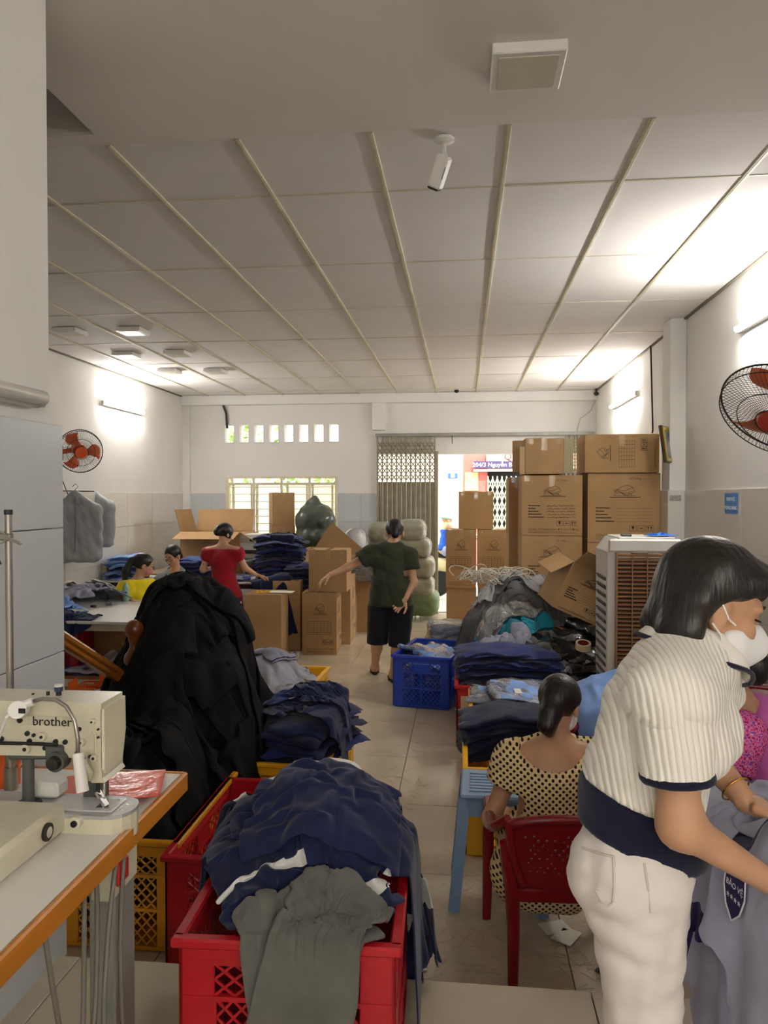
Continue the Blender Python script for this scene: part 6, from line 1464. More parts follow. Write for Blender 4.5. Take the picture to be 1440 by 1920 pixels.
mx = N.new('ShaderNodeMix'); mx.data_type = 'RGBA'; mx.inputs[6].default_value = srgb(206, 106, 186)+(1,); mx.inputs[7].default_value = srgb(128, 22, 96)+(1,); Lk.new(lt.outputs[0], mx.inputs[0]); Lk.new(mx.outputs[2], N['Principled BSDF'].inputs['Base Color'])
m2 = mat('pink_border_print', srgb(214, 60, 130), .75, spec=.2); nt = m2.node_tree; N = nt.nodes; Lk = nt.links; tc = N.new('ShaderNodeTexCoord')
vo = N.new('ShaderNodeTexVoronoi'); vo.inputs['Scale'].default_value = 95; Lk.new(tc.outputs['Object'], vo.inputs['Vector'])
cr = N.new('ShaderNodeValToRGB'); cr.color_ramp.interpolation = 'CONSTANT'; e0 = cr.color_ramp.elements; e0[0].color = srgb(170, 20, 90)+(1,); e0[1].position = .3; e0[1].color = srgb(222, 84, 150)+(1,); q = e0.new(.55); q.color = srgb(236, 150, 200)+(1,); q = e0.new(.68); q.color = srgb(150, 70, 170)+(1,)
Lk.new(vo.outputs['Distance'], cr.inputs[0]); Lk.new(cr.outputs[0], N['Principled BSDF'].inputs['Base Color'])
garment(k_, 'dress', k_['tp']+[rc(J['sr'], J['sr']*.6+J['er']*.4, .062), rc(J['hl'], J['kl'], .10, .09), rc(J['hr'], J['kr'], .10, .09)], m, .011, .016, [(J['nb']+V3(.02, 0, -.005), (-.55, .0, .8), .2)], .006, 18, 33, .04)
garment(k_, 'sleeve', [rc(J['sl'], J['sl']*.45+J['el']*.55, .066, .070)], m2, .009, .010, [(J['sl']*.48+J['el']*.52, J['el']-J['sl'])], .004, 24, 35)
hp, o_, HMx = head_prims(J['hc'], HF, HU, .97); b0 = k_['base']
hs = [el(o_(0, -.02, .035), (.086, .102, .092), HMx), rc(o_(0, -.09, .0), o_(0, -.10, -.06), .05, .045), rc(o_(0, -.12, -.01), o_(0, -.13, -.04), .045, .042)]
solid('hair', hs, M_hair, k_['t'], .0075, .02, 0, sub=[el(o_(0, .085, -.04), (.075, .075, .11), HMx)], origin=b0)
eyes(k_); sandals(k_, mat('sandal_black', srgb(30, 28, 28), .6))

# --- 4. man in the olive T-shirt (walking away) ------------------------------------------------
YM = 7.35
J = dict(pe=A(733, 1128, YM), wa=A(733, 1096, YM), ch=A(734, 1062, YM), nb=A(737, 1024, YM+.04), hc=A(740, 1000, YM+.10))
J['sl'] = A(697, 1038, YM); J['sr'] = A(768, 1043, YM); J['el'] = A(652, 1064, YM-.02); J['wl'] = A(618, 1078, YM-.08); J['er'] = A(775, 1092, YM-.04); J['wr'] = A(760, 1124, YM-.14)
J['hand_l'] = (A(600, 1092, YM-.12)-J['wl'], (.2, 0, -1), .35); J['hand_r'] = (A(745, 1138, YM-.16)-J['wr'], (.3, -1, .2), .6)
J['hl'] = A(713, 1140, YM); J['hr'] = A(752, 1140, YM)
J['kl'] = A(708, 1198, YM+.03); J['kr'] = A(748, 1200, YM-.06); J['al'] = A(703, 1249, YM+.20); J['ar'] = A(737, 1268, YM-.10); J['al'][2] = .085; J['ar'][2] = .085
stand_legs(J, (-.15, 1, 0))
HF, HU = (-.15, .83, -.52), (-.05, .52, .85)
g_ = person('man in an olive T-shirt and black knee shorts walking away down the aisle', J, HF, HU, M_skin, h=.014, s=1.04, fat=1.12, hsc=1.12)
M_olive = cloth('olive', (56, 60, 44), bump=.2)
garment(g_, 'tshirt', g_['tp']+[rc(J['sl'], J['sl']*.5+J['el']*.5, .070, .078), rc(J['sr'], J['sr']*.45+J['er']*.55, .070, .078), rc(J['wa'], J['pe']+V3(0, 0, -.03), .165, .165), rc(J['wa']+V3(-.06, 0, 0), J['pe']+V3(-.06, 0, -.03), .12), rc(J['wa']+V3(.06, 0, 0), J['pe']+V3(.06, 0, -.03), .12)], M_olive, .0115, .014,
        [(V3(0, 0, J['pe'][2]-.035), (0, 0, -1)), (J['nb']+V3(0, 0, .055), (0, -.3, 1)), (J['sl']*.52+J['el']*.48, J['el']-J['sl'], .14), (J['sr']*.48+J['er']*.52, J['er']-J['sr'], .11)], .008, 18, 41, .05, dirn=(.5, .2, .8))
shr = [rc(J['hl'], J['kl']+V3(0, 0, -.03), .115, .098), rc(J['hr'], J['kr']+V3(0, 0, -.03), .115, .098), rc(J['hl'], J['hr'], .11)]+g_['tp'][4:5]+g_['tp'][-2:]
garment(g_, 'shorts', shr, cloth('black_cotton', (22, 22, 30), bump=.2), .0125, .006, [(V3(0, 0, J['kl'][2]-.05), (0, 0, -1)), (V3(0, 0, J['pe'][2]+.06), (0, 0, 1))], .006, 18, 43, .03)
hp, o_, HMx = head_prims(J['hc'], HF, HU, 1.12); b0 = g_['base']
solid('hair', [el(o_(0, -.018, .038), (.092, .114, .102), HMx), rc(o_(0, -.075, -.01), o_(0, -.07, -.05), .05, .04)], M_hair, g_['t'], .009, .02, 0, sub=[el(o_(0, .085, -.05), (.085, .085, .13), HMx), el(o_(.09, .0, -.05), (.035, .045, .05), HMx), el(o_(-.09, .0, -.05), (.035, .045, .05), HMx)], origin=b0)
eyes(g_); sandals(g_, mat('sandal_dark', srgb(44, 34, 30), .6))

# --- 5. woman in the red dress ------------------------------------------------------------------
YR = 8.3
J = dict(pe=A(420, 1112, YR), wa=A(420, 1085, YR), ch=A(419, 1054, YR), nb=A(418, 1026, YR+.03), hc=A(422, 1001, YR+.06))
J['sl'] = A(391, 1034, YR); J['sr'] = A(445, 1034, YR); J['el'] = A(381, 1068, YR-.02); J['wl'] = A(392, 1066, YR+.20); J['er'] = A(458, 1064, YR+.03); J['wr'] = A(481, 1078, YR+.18)
J['hand_l'] = ((.6, .8, 0), (0, 0, -1), .5); J['hand_r'] = ((.7, .4, -.2), (0, 0, -1), .4)
J['hl'] = A(406, 1125, YR); J['hr'] = A(434, 1125, YR)
for sd in 'lr':
    J['k'+sd] = J['h'+sd].copy(); J['k'+sd][2] = .47; J['a'+sd] = J['h'+sd].copy(); J['a'+sd][2] = .08
stand_legs(J, (.1, 1, 0))
HF, HU = (.50, .74, -.44), (.2, .3, .93)
r5 = person('woman in a fitted red dress standing at the back table', J, HF, HU, M_skin, h=.014, s=.97, fat=.98, bust=.9)
M_red = cloth('crimson', (158, 22, 36), bump=.2)
garment(r5, 'dress', r5['tp']+[rc(J['sl'], J['sl']*.75+J['el']*.25, .058), rc(J['sr'], J['sr']*.75+J['er']*.25, .058), rc(J['pe'], J['pe']+V3(0, 0, -.42), .17, .15), rc(J['hl'], J['kl'], .11, .12), rc(J['hr'], J['kr'], .11, .12)], M_red, .0125, .012, [(V3(0, 0, .52), (0, 0, -1)), (J['nb']+V3(0, 0, .012), (0, -.4, 1))], .006, 16, 51, .05)
hp, o_, HMx = head_prims(J['hc'], HF, HU, .97); b0 = r5['base']
solid('hair', [el(o_(0, -.018, .035), (.086, .104, .092), HMx), rc(o_(0, -.09, .02), o_(0, -.105, -.02), .055, .05), rc(o_(.06, .01, .03), o_(.07, .02, -.03), .03, .02)], M_hair, r5['t'], .008, .02, 0, sub=[el(o_(0, .09, -.03), (.07, .07, .10), HMx)], origin=b0)
eyes(r5); sandals(r5, mat('sandal_dark', srgb(44, 34, 30), .6))

# --- 6. woman in the yellow shirt (seated at the white table) -----------------------------------
YY = 7.35
J = dict(pe=A(262, 1176, YY), wa=A(260, 1149, YY), ch=A(256, 1119, YY), nb=A(258, 1091, YY), hc=A(270, 1060, YY+.02))
J['sl'] = A(236, 1101, YY-.12); J['sr'] = A(281, 1099, YY+.13)
J['el'] = A(220, 1131, YY-.22); J['wl'] = A(244, 1127, YY-.28); J['er'] = A(302, 1131, YY+.12); J['wr'] = A(322, 1122, YY)
sit_legs(J, J['pe'], (.95, .25, 0), (.25, -.95, 0), .42, 0, .40)
J['hand_l'] = ((1, -.2, 0), (0, 0, -1), .4); J['hand_r'] = ((1, 0, 0), (0, 0, -1), .4)
HF, HU = (.84, .46, -.28), (.24, .16, .95)
y6 = person('woman in a yellow shirt with a black ponytail seated at the white table', J, HF, HU, M_skin, h=.014, s=.98, fat=1.05)
M_yel = cloth('yellow', (232, 208, 30), bump=.15)
garment(y6, 'shirt', y6['tp']+[rc(J['sl'], J['sl']*.4+J['el']*.6, .064, .07), rc(J['sr'], J['sr']*.4+J['er']*.6, .064, .07)], M_yel, .0125, .014, [(J['nb']+V3(0, 0, .03), (0, 0, 1)), (J['sl']*.42+J['el']*.58, J['el']-J['sl'], .12), (J['sr']*.42+J['er']*.58, J['er']-J['sr'], .12), (V3(0, 0, J['pe'][2]-.02), (0, 0, -1))], .006, 18, 61, .04)
hp, o_, HMx = head_prims(J['hc'], HF, HU, .98); b0 = y6['base']
hs = [el(o_(0, -.018, .035), (.086, .104, .092), HMx), rc(o_(0, -.10, .03), o_(0, -.135, .02), .045, .03), rc(o_(0, -.135, .02), o_(0, -.155, -.10), .032, .044), rc(o_(0, -.155, -.10), o_(.01, -.135, -.24), .044, .018)]
solid('hair', hs, M_hair, y6['t'], .008, .018, 0, sub=[el(o_(0, .085, -.03), (.075, .07, .10), HMx), el(o_(-.085, .015, -.03), (.03, .035, .045), HMx), el(o_(.085, .015, -.03), (.03, .035, .045), HMx)], origin=b0)
c0 = o_(0, -.128, .022); MB().tube([Vector(c0+HMx[0]*.032*math.cos(a)+HMx[2]*.032*math.sin(a)-b0) for a in np.linspace(0, 6.28, 16)[:-1]], .006, 6, closed=True).build('hair_tie', mat('pink_tie', srgb(190, 110, 110), .6), y6['t'])
garment(y6, 'trousers', y6['tp'][4:5]+leg_prims(J, 'l', 1, .012)+leg_prims(J, 'r', 1, .012), cloth('dark_trousers', (46, 44, 50)), .014, .008, [(V3(0, 0, J['pe'][2]+.05), (0, 0, 1)), (V3(0, 0, .11), (0, 0, -1))], .005, 18, 63)
eyes(y6, glasses=True); sandals(y6, mat('sandal_dark', srgb(44, 34, 30), .6))
solid('face_mask', [el(o_(0, .032, -.048), (.060, .066, .050), HMx)], mat('mask_pink', srgb(206, 130, 140), .7), y6['t'], .007, .03, .004, [(o_(0, .0, -.02), HMx[2]), (o_(0, .03, 0), -HMx[1])], origin=b0)

# --- 7. woman with glasses (seated, facing us) --------------------------------------------------
YG = 8.05
J = dict(pe=A(337, 1164, YG), wa=A(335, 1135, YG), ch=A(332, 1102, YG), nb=A(330, 1071, YG), hc=A(324, 1043, YG-.06))
J['sr'] = A(302, 1088, YG-.03); J['sl'] = A(356, 1088, YG+.03); J['er'] = A(296, 1125, YG-.1); J['wr'] = A(306, 1130, YG-.3); J['el'] = A(366, 1126, YG-.02); J['wl'] = A(350, 1132, YG-.25)
sit_legs(J, J['pe'], (-.15, -1, 0), (-1, .15, 0), .42, 0, .40)
J['hand_l'] = ((-.4, -1, 0), (0, 0, -1), .4); J['hand_r'] = ((.4, -1, 0), (0, 0, -1), .4)
HF, HU = (-.28, -.86, -.42), (-.12, -.38, .92)
s7 = person('woman with glasses in a grey T-shirt, seated and looking down', J, HF, HU, M_skin, h=.014, s=.98)
M_gt = cloth('heather_grey', (142, 148, 150), bump=.15)
garment(s7, 'tshirt', s7['tp']+[rc(J['sl'], J['sl']*.4+J['el']*.6, .062, .068), rc(J['sr'], J['sr']*.4+J['er']*.6, .062, .068)], M_gt, .0125, .013, [(J['nb']+V3(0, -.06, -.012), (-.05, -.8, .7), .16), (J['sl']*.42+J['el']*.58, J['el']-J['sl'], .12), (J['sr']*.42+J['er']*.58, J['er']-J['sr'], .12), (V3(0, 0, J['pe'][2]-.02), (0, 0, -1))], .006, 18, 71, .04)
ctr7 = J['nb']+V3(0, -.03, -.01); MB().tube([Vector(ctr7+V3(.085*math.cos(a), -.05+.075*math.sin(a), -.03+.045*math.sin(a))-s7['base']) for a in np.linspace(0, 6.28, 22)[:-1]], .007, 6, closed=True).build('neck_trim', cloth('maroon_trim', (70, 30, 40)), s7['t'])
hp, o_, HMx = head_prims(J['hc'], HF, HU, .98); b0 = s7['base']
solid('hair', [el(o_(0, -.020, .036), (.083, .100, .090), HMx), rc(o_(0, -.09, -.01), o_(0, -.10, -.05), .04, .04)], M_hair, s7['t'], .008, .018, 0, sub=[el(o_(0, .085, -.028), (.072, .066, .098), HMx), el(o_(-.085, .015, -.03), (.03, .035, .045), HMx), el(o_(.085, .015, -.03), (.03, .035, .045), HMx)], origin=b0)
garment(s7, 'trousers', s7['tp'][4:5]+leg_prims(J, 'l', 1, .012)+leg_prims(J, 'r', 1, .012), cloth('dark_trousers', (46, 44, 50)), .014, .008, [(V3(0, 0, J['pe'][2]+.05), (0, 0, 1)), (V3(0, 0, .11), (0, 0, -1))], .005, 18, 73)
eyes(s7, glasses=True); sandals(s7, mat('sandal_dark', srgb(44, 34, 30), .6))
o_2 = s7['o']; MB().tube([Vector(o_2(-.02, .089, -.060)-b0), Vector(o_2(0, .091, -.060)-b0), Vector(o_2(.02, .089, -.060)-b0)], .004, 6).build('lips', mat('lips', srgb(170, 84, 80), .5), s7['t'])
# ------------------------------------------------------------------ stair rail on the left
NY = 3.72; newx = at(252, 1178, NY)[0]; zb0 = at(252, 1180, NY)[2]
stair = thing('staircase_railing', 'varnished wooden stair handrail with newel post and baluster', 'railing', (newx, NY, 0))
MB().lathe([(.046, 0), (.046, zb0-.33), (.050, zb0-.31), (.050, zb0-.29), (.042, zb0-.27), (.042, zb0-.20), (.052, zb0-.185), (.055, zb0-.155), (.050, zb0-.13), (.036, zb0-.115), (.025, zb0-.09), (.025, zb0-.07), (.034, zb0-.055)]+[(.050*math.sin(q), zb0-.050*math.cos(q)) for q in np.linspace(.75, 3.1, 12)], 24).build('newel_post', M_wood, stair, smooth=50)
a = Vector(at(238, 1272, NY-.02))-Vector((newx, NY, 0)); b_ = Vector(at(52, 1152, 2.95))-Vector((newx, NY, 0))
prf = MB(); d = (b_-a); prf.bar(a, b_, .06, .040, b=.012); prf.bar(a+Vector((0, 0, -.032)), b_+Vector((0, 0, -.032)), .045, .035, b=.01); prf.build('handrail', M_wood2, stair)
c = a+d*.83; z0 = c.z-.04; MB().lathe([(.018, z0-.40), (.020, z0-.26), (.025, z0-.235), (.022, z0-.21), (.017, z0-.19), (.021, z0-.09), (.015, z0)], 14, (c.x, c.y, 0)).build('baluster', M_wood, stair, smooth=50)
MB().bar(a+Vector((-.02, 0, -.40)), b_+Vector((-.02, 0, -.44)), .04, .10).build('stringer', M_wood2, stair)
sg = struct(MB().box((newx-.55, 3.42, .08), (1.0, .28, .16), b=.004).build('stairs', M_plat))
for k in range(1, 5): MB().box((newx-.55, 3.42-.27*k, .08+.08*k), (1.0, .28, .16+.16*k), b=.004).build('step', M_plat, sg)
# stools under the seated women
for (p_, l) in ((at(262, 1176, 7.35), 'plain red plastic stool under the woman in yellow'), (at(337, 1164, 8.05), 'plain red plastic stool under the woman with glasses')):
    t = thing('plastic_stool', l, 'stool', (p_[0], p_[1], 0)); zt_ = p_[2]-.13
    MB().box((0, 0, zt_), (.30, .30, .025), b=.01).build('seat', M_redp, t)
    for sx in (-1, 1):
        for sy in (-1, 1): MB().bar((sx*.15, sy*.15, 0), (sx*.12, sy*.12, zt_), .045, .03).build('leg', M_redp, t)

# ------------------------------------------------------------------ scissor gate
M_gate = mat('gate_paint', srgb(150, 142, 118), .5, .2, var=.14, vs=8)
def scissor_gate(x0, x1, n, label, y=YB-.06, zt=2.78, zb=.02, zp=None, nlat=6, mt=None):
    t = thing('folding_gate', label, 'gate', ((x0+x1)/2, y, 0)); cx_ = (x0+x1)/2; m_ = mt or M_gate; zp = zp or 1.98
    w_ = (x1-x0)/(n-1)
    for k in range(n):
        x = x0+k*w_-cx_; MB().box((x, 0, (zt+zb)/2), (.020, .028, zt-zb), b=.003).build('upright', m_, t)
        if k < n-1 and zp > zb+.1:
            b = MB(); xa, xb = x+.010, x+w_-.010; b.prism([(xa, .012), ((xa+xb)/2, -.016), (xb, .012), (xb, .014), ((xa+xb)/2, -.013), (xa, .014)], (0, .006, zb+.03), (1, 0, 0), (0, 1, 0), (0, 0, zp-zb-.05)); b.build('leaf_plate', m_, t)
    H_ = zt-.08-zp; rows = max(1, nlat); b = None
    for r__ in range(rows):
        za = zp+H_*r__/rows; zb_ = zp+H_*(r__+1)/rows
        for k in range(0, n-1):
            x = x0+k*w_-cx_
            MB().bar((x, -.018, za), (x+w_, -.018, zb_), .016, .004, up=(0, 1, 0)).build('lattice_bar', m_, t); MB().bar((x, .018, zb_), (x+w_, .018, za), .016, .004, up=(0, 1, 0)).build('lattice_bar', m_, t)
    return t
gl0 = at(708, 900, YB-.06)[0]; gl1 = at(815, 900, YB-.06)[0]; gr0 = at(1062, 900, YB-.06)[0]; gr1 = at(1110, 900, YB-.06)[0]
zt_g = at(760, 818, YB-.06)[2]; zpg = at(760, 901, YB-.06)[2]
G1 = scissor_gate(gl0, gl1, 13, 'tan folding scissor gate pushed open to the left of the doorway', zt=zt_g, zp=zpg)
G2 = scissor_gate(gr0, gr1, 7, 'tan folding scissor gate pushed open to the right, behind the cartons', zt=zt_g, zp=zpg)
tr = thing('gate_track', 'grey steel track above the folding gates', 'track', ((gl0+gr1)/2, YB-.06, zt_g)); MB().box((0, 0, .02), (gr1-gl0+.06, .07, .05), b=.004).build('rail', M_grey, tr); MB().box((at(848, 830, YB)[0]-(gl0+gr1)/2, -.03, -.06), (.012, .012, .13)).build('stop_pin', M_dark, tr)
MB().box((gl1+.03-(gl0+gl1)/2, 0, 1.25), (.05, .05, 2.5), b=.004).build('lock_post', M_gate, G1)

# ------------------------------------------------------------------ sacks by the gate
M_sack = mat('grey_green_sack', srgb(148, 148, 130), .4, var=.14, vs=7, bump=.5, bs=14, coat=.15); M_sackd = mat('dark_green_sack', srgb(70, 80, 68), .3, var=.2, vs=6, bump=.6, bs=10, coat=.4); M_sackg = mat('green_sack', srgb(112, 134, 92), .55, var=.12, vs=7, bump=.3, bs=18)
def sack(label, c, r_, m, seed, amp=.014, tie=None, group='stuffed sacks by the gate'):
    t = thing('sack', label, 'sack', (c[0], c[1], c[2]-r_[2]), group=group)
    pr = [('b', V3(0, 0, r_[2]), V3(*r_), np.eye(3), min(r_)*.75)]
    if tie is not None: pr += [rc((tie[0]*.5, tie[1]*.5, r_[2]*1.6), (tie[0], tie[1], tie[2]), .10, .05), rc(tie, (tie[0]+.05, tie[1], tie[2]+.06), .04, .06)]
    solid('bag', pr, m, t, .02, .08, 0, disp=lambda P: folds(P, amp, 13, seed)); return t
YK = 11.15
for (px, py, w_, h_, m, l, sd) in ((787, 1128, 68, 44, M_sackg, 'green woven sack at the bottom of the pile by the gate', 1), (782, 1098, 60, 36, M_sack, 'grey green sack second from the bottom by the gate', 2), (782, 1062, 62, 38, M_sack, 'grey green sack in the middle of the pile by the gate', 3), (776, 1026, 60, 34, M_sack, 'grey green sack under the two topmost ones', 4), (772, 995, 50, 40, M_sack, 'topmost grey green sack right of the man\'s head', 5), (715, 998, 40, 36, M_sack, 'dull grey sack left of the man\'s head', 6)):
    p = at(px, py, YK); k = YK/F; sack(l, p, (w_*k/2*1.05, .30, h_*k/2*1.04), m, sd)
for i, z in enumerate((.25, .70, 1.0)):
    p = at(716, 1000, YK); sack('grey sack hidden behind the walking man, '+('lowest', 'middle', 'upper')[i], (p[0], YK+.02, z), (.2, .28, .24), M_sack, 11+i)
p = at(592, 985, 10.5); sack('dark green refuse sack tied at the top before the window', (p[0], 10.5, p[2]-.02), (.26, .26, .30), M_sackd, 9, .02, (-.06, 0, .62), None)
p = at(686, 1160, 9.9); sack('white woven sack left of the walking man', (p[0]-.08, 10.25, .30), (.17, .14, .30), mat('white_sack', srgb(214, 210, 200), .6, bump=.4, bs=14), 12, .012, None, None)
p = at(676, 1068, 9.6); t = thing('garment_bundle', 'dark garments wrapped in clear plastic left of the walking man', 'bundle', (p[0], 9.75, .72))
for k in range(5): link('garment', folded_mesh(.40, .34, .05, 600+k), M_royal if k % 2 else M_char, t).location = (0, 0, k*.05)
solid('plastic_wrap', [bxp((0, 0, .14), (.23, .20, .15), rd=.05)], M_clear, t, .016, .02, 0, disp=lambda P: folds(P, .012, 22, 3))
t = carton('carton carrying the plastic wrapped dark garments', (p[0], 9.75+.3, 0), (.42, .34, .71), 0, tape=False)
pw = Pile(-2.4, -.8, 9.4, 11.4, lambda x, y: 1.35*np.exp(-(((x-at(665, 1000, 10.6)[0])/.3)**2+((y-10.7)/.3)**2)**2))
dr(pw, (at(668, 1005, 10.6)[0], 10.6), (.8, .6), .2, M_film, 'plastic_bag', 'cloudy plastic sheeting heaped beside the sacks', 'bag', kind='sheet', n=22, seed=700, squeeze=.6, steps=40, wob=.1, lv=1)

# ------------------------------------------------------------------ fans
def fan(label, c, axis, r_, body_m, mount, ring_m, guard_n=34, hub_r=.07):
    t = thing('wall_fan', label, 'fan', c); ax = Vector(axis).normalized(); rot = Vector((0, 0, 1)).rotation_difference(ax).to_matrix()
    def P(rr, a, z): return rot @ Vector((rr*math.cos(a), rr*math.sin(a), z))
    for (rr, z, th) in ((r_, 0, .005), (r_*.97, .045, .003), (r_*.62, .085, .0025), (r_*.3, .10, .0025)): MB().tube([P(rr, a, z) for a in np.linspace(0, 2*math.pi, 49)[:-1]], th, 6, closed=True).build('guard_ring', ring_m, t)
    b = MB(); b2 = MB()
    for k in range(guard_n*2):
        a = 2*math.pi*k/(guard_n*2)
        b.tube([P(r_*.28, a, .10), P(r_*.62, a+.12, .085), P(r_*.97, a+.22, .045), P(r_, a+.22, 0)], .0013, 4); b2.tube([P(r_*.25, a, -.10), P(r_*.7, a+.1, -.07), P(r_, a+.22, 0)], .0013, 4)
    b.build('front_guard', ring_m, t); b2.build('rear_guard', ring_m, t)
    MB().cyl(P(0, 0, -.16), P(0, 0, -.03), hub_r, hub_r*.95, 20).build('motor', body_m, t, smooth=40); MB().cyl(P(0, 0, .09), P(0, 0, .105), r_*.28, r_*.25, 20).build('badge', body_m, t, smooth=40)
    for k in range(3):
        a0 = 2*math.pi*k/3; vs = []; 
        for i in range(7):
            for j in range(4): rr = r_*(.15+.75*i/6); a = a0+.5*math.sin(i/6*2.4)*.6+j*.28*(.5+.5*math.sin(i/6*2.6)); vs.append(P(rr, a, .03-.02*j))
        fs = [(i*4+j, (i+1)*4+j, (i+1)*4+j+1, i*4+j+1) for i in range(6) for j in range(3)]
        o = MB().add(vs, fs).build('blade', mat('fan_blade', srgb(232, 110, 60), .35), t, smooth=True); s_ = o.modifiers.new('t', 'SOLIDIFY'); s_.thickness = .003
    mv = Vector(mount)-Vector(c); MB().bar(P(0, 0, -.13), mv, .05, .05, b=.008).build('arm', body_m, t); MB().box(mv, (.10, .12, .16), b=.01).build('wall_mount', M_black, t)
    return t
M_org = mat('orange_plastic', srgb(232, 92, 30), .35)
fc = gx(150, 846, XL+.48); fm = gx(106, 849, XL+.05)
fan('orange wall fan above the garment bags', fc, (.55, -.78, -.22), .225, M_org, (XL+.05, fm[1], fm[2]), M_dark)
fc = gx(1466, 768, XR-.40)
fan('red wall fan at the right edge', fc, (-.50, -.38, -.70), .30, mat('red_fan', srgb(176, 48, 40), .35), (XR-.05, fc[1]+.1, fc[2]+.02), M_dark, 40)
b = MB(); p0 = Vector((XL+.04, fm[1], fm[2])); MB().tube([p0, p0+Vector((.02, .10, -.3)), p0+Vector((.01, .30, -.55)), p0+Vector((.01, .34, -.75))], .005, 6).build('fan_cable', M_black, None)
tag(bpy.data.objects['fan_cable'], 'black cable hanging below the orange wall fan', 'cable'); tag(MB().box((XL+.015, fm[1]-.05, (fm[2]+1.86)/2+.0), (.02, .03, fm[2]-1.9), b=.003).build('cable_conduit', M_white), 'thin white conduit running down below the orange fan', 'conduit')

# ------------------------------------------------------------------ garment bags
M_gbag = mat('grey_garment_bag', srgb(150, 153, 156), .5, var=.08, vs=5, bump=.5, bs=9); M_gbagd = mat('bag_seam', srgb(112, 115, 118), .6)
rp0 = gx(100, 920, XL+.10); rp1 = gx(168, 921, XL+.10)
rail = thing('clothes_rail', 'thin steel clothes rail fixed on the left wall', 'rail', (XL+.10, rp0[1], rp0[2]))
MB().cyl((0, 0, 0), (0, rp1[1]-rp0[1]+.1, 0), .008, n=10).build('rod', M_dark, rail); 
for yy in (0, rp1[1]-rp0[1]): MB().cyl((-.10, yy, 0), (0, yy, 0), .008, n=8).build('bracket', M_dark, rail)
def gbag(label, px_top, px_bot, Yp, w_, X, rz, seed):
    zt_ = at(870, px_top, Yp)[2]; zb_ = at(870, px_bot, Yp)[2]; h_ = zt_-zb_
    t = thing('garment_bag', label, 'garment bag', (X, Yp, zb_), rz, 'grey garment bags')
    pr = [bxp((0, 0, h_*.39), (w_/2, .05, h_*.39), rd=.045), rc((-w_*.34, 0, h_*.74), (0, 0, h_*.95), .07, .04), rc((w_*.34, 0, h_*.74), (0, 0, h_*.95), .07, .04), rc((-w_*.2, 0, h_*.7), (w_*.2, 0, h_*.7), .06)]
    solid('bag', pr, M_gbag, t, .014, .06, 0, disp=lambda P: folds(P, .016, 13, seed, (.9, .2, .3)))
    MB().tube([(0, -.075, h_*.93), (.004, -.078, h_*.6), (-.004, -.076, h_*.15)], .007, 6).build('zip', M_gbagd, t); MB().tube([(0, 0, h_*.99), (0, 0, h_+.03), (.03, 0, h_+.06), (0, 0, h_+.09), (-.03, 0, h_+.06)], .004, 6).build('hanger_hook', M_dark, t)
    return t
bx = lambda px, Y: at(px, 1000, Y)[0]
gbag('leftmost grey garment bag, half behind another', 930, 1058, 8.0, .44, bx(112, 8.0), .9, 2)
gbag('foremost grey garment bag with the long zip', 922, 1060, 7.95, .54, bx(142, 7.95), .45, 3)
gbag('rearmost grey garment bag on the right', 921, 1030, 8.75, .52, bx(172, 8.75), .35, 4)

# ------------------------------------------------------------------ small things
# bullet camera under the ceiling
p = gz(833, 258, ZC); t = thing('security_camera', 'white bullet security camera hanging from the ceiling', 'camera', (p[0], p[1], ZC-.004))
MB().lathe([(.045, 0), (.045, -.012), (.030, -.020), (.016, -.024)], 20).build('mount', M_white, t, smooth=40); MB().cyl((0, 0, -.02), (.0, -.01, -.075), .010, n=10).build('arm', M_white, t); MB().sphere((0, -.01, -.08), .016).build('joint', M_white, t, smooth=True)
q = Vector((-.35, .45, -.82)).normalized(); c0 = Vector((0, -.01, -.09)); MB().bar(c0-q*.01, c0+q*.13, .062, .062, up=(0, -1, .3), b=.008).build('camera_body', M_white, t); MB().bar(c0+q*.125, c0+q*.138, .054, .054, up=(0, -1, .3), b=.006).build('lens_window', M_black, t); MB().bar(c0+q*.05+Vector((.008, -.034, .0)), c0+q*.10+Vector((.008, -.034, .0)), .04, .001, up=(0, -1, .3)).build('label', mat('grey_label', srgb(150, 150, 150), .6), t)
for (px, py, l, y_) in ((856, 733, 'small black dome camera above the doorway', YB-.3), (1118, 738, 'small black camera in the far right corner', YB-.25)):
    p = at(px, py, y_); t = thing('dome_camera', l, 'camera', p); MB().sphere((0, 0, 0), .035, 14, 8, (1, 1, .9)).build('dome', M_black, t, smooth=True); MB().cyl((0, 0, .02), (0, 0, ZC-p[2]), .015, n=10).build('stem', M_dark, t)
# cable and pipe details on the back wall
p = [at(x, y, YB-.04) for x, y in ((421, 742), (418, 752), (419, 762), (424, 775), (425, 790), (426, 803))]; tag(MB().tube([Vector(q) for q in p], .018, 8).build('cable', M_black, None, smooth=True), 'thick dark cable looping down to the leftmost air hole', 'cable')
p = [at(x, y, YB-.08) for x, y in ((1118, 745), (1108, 770), (1088, 785), (1083, 805), (1086, 830))]; tag(MB().tube([Vector(q) for q in p], .008, 6).build('cable', mat('pale_cable', srgb(190, 188, 180), .5), None, smooth=True), 'pale cable hanging from the far right corner', 'cable')
p0 = gx(1220, 642, XR-.02); p1 = gx(1224, 806, XR-.02); tag(MB().tube([p0+V3(0, .1, .03), p0, p1, p1+V3(0, .02, -.03)], .009, 6).build('cable', M_dark, None, smooth=True), 'dark cable running down the right wall before the pilaster', 'cable')
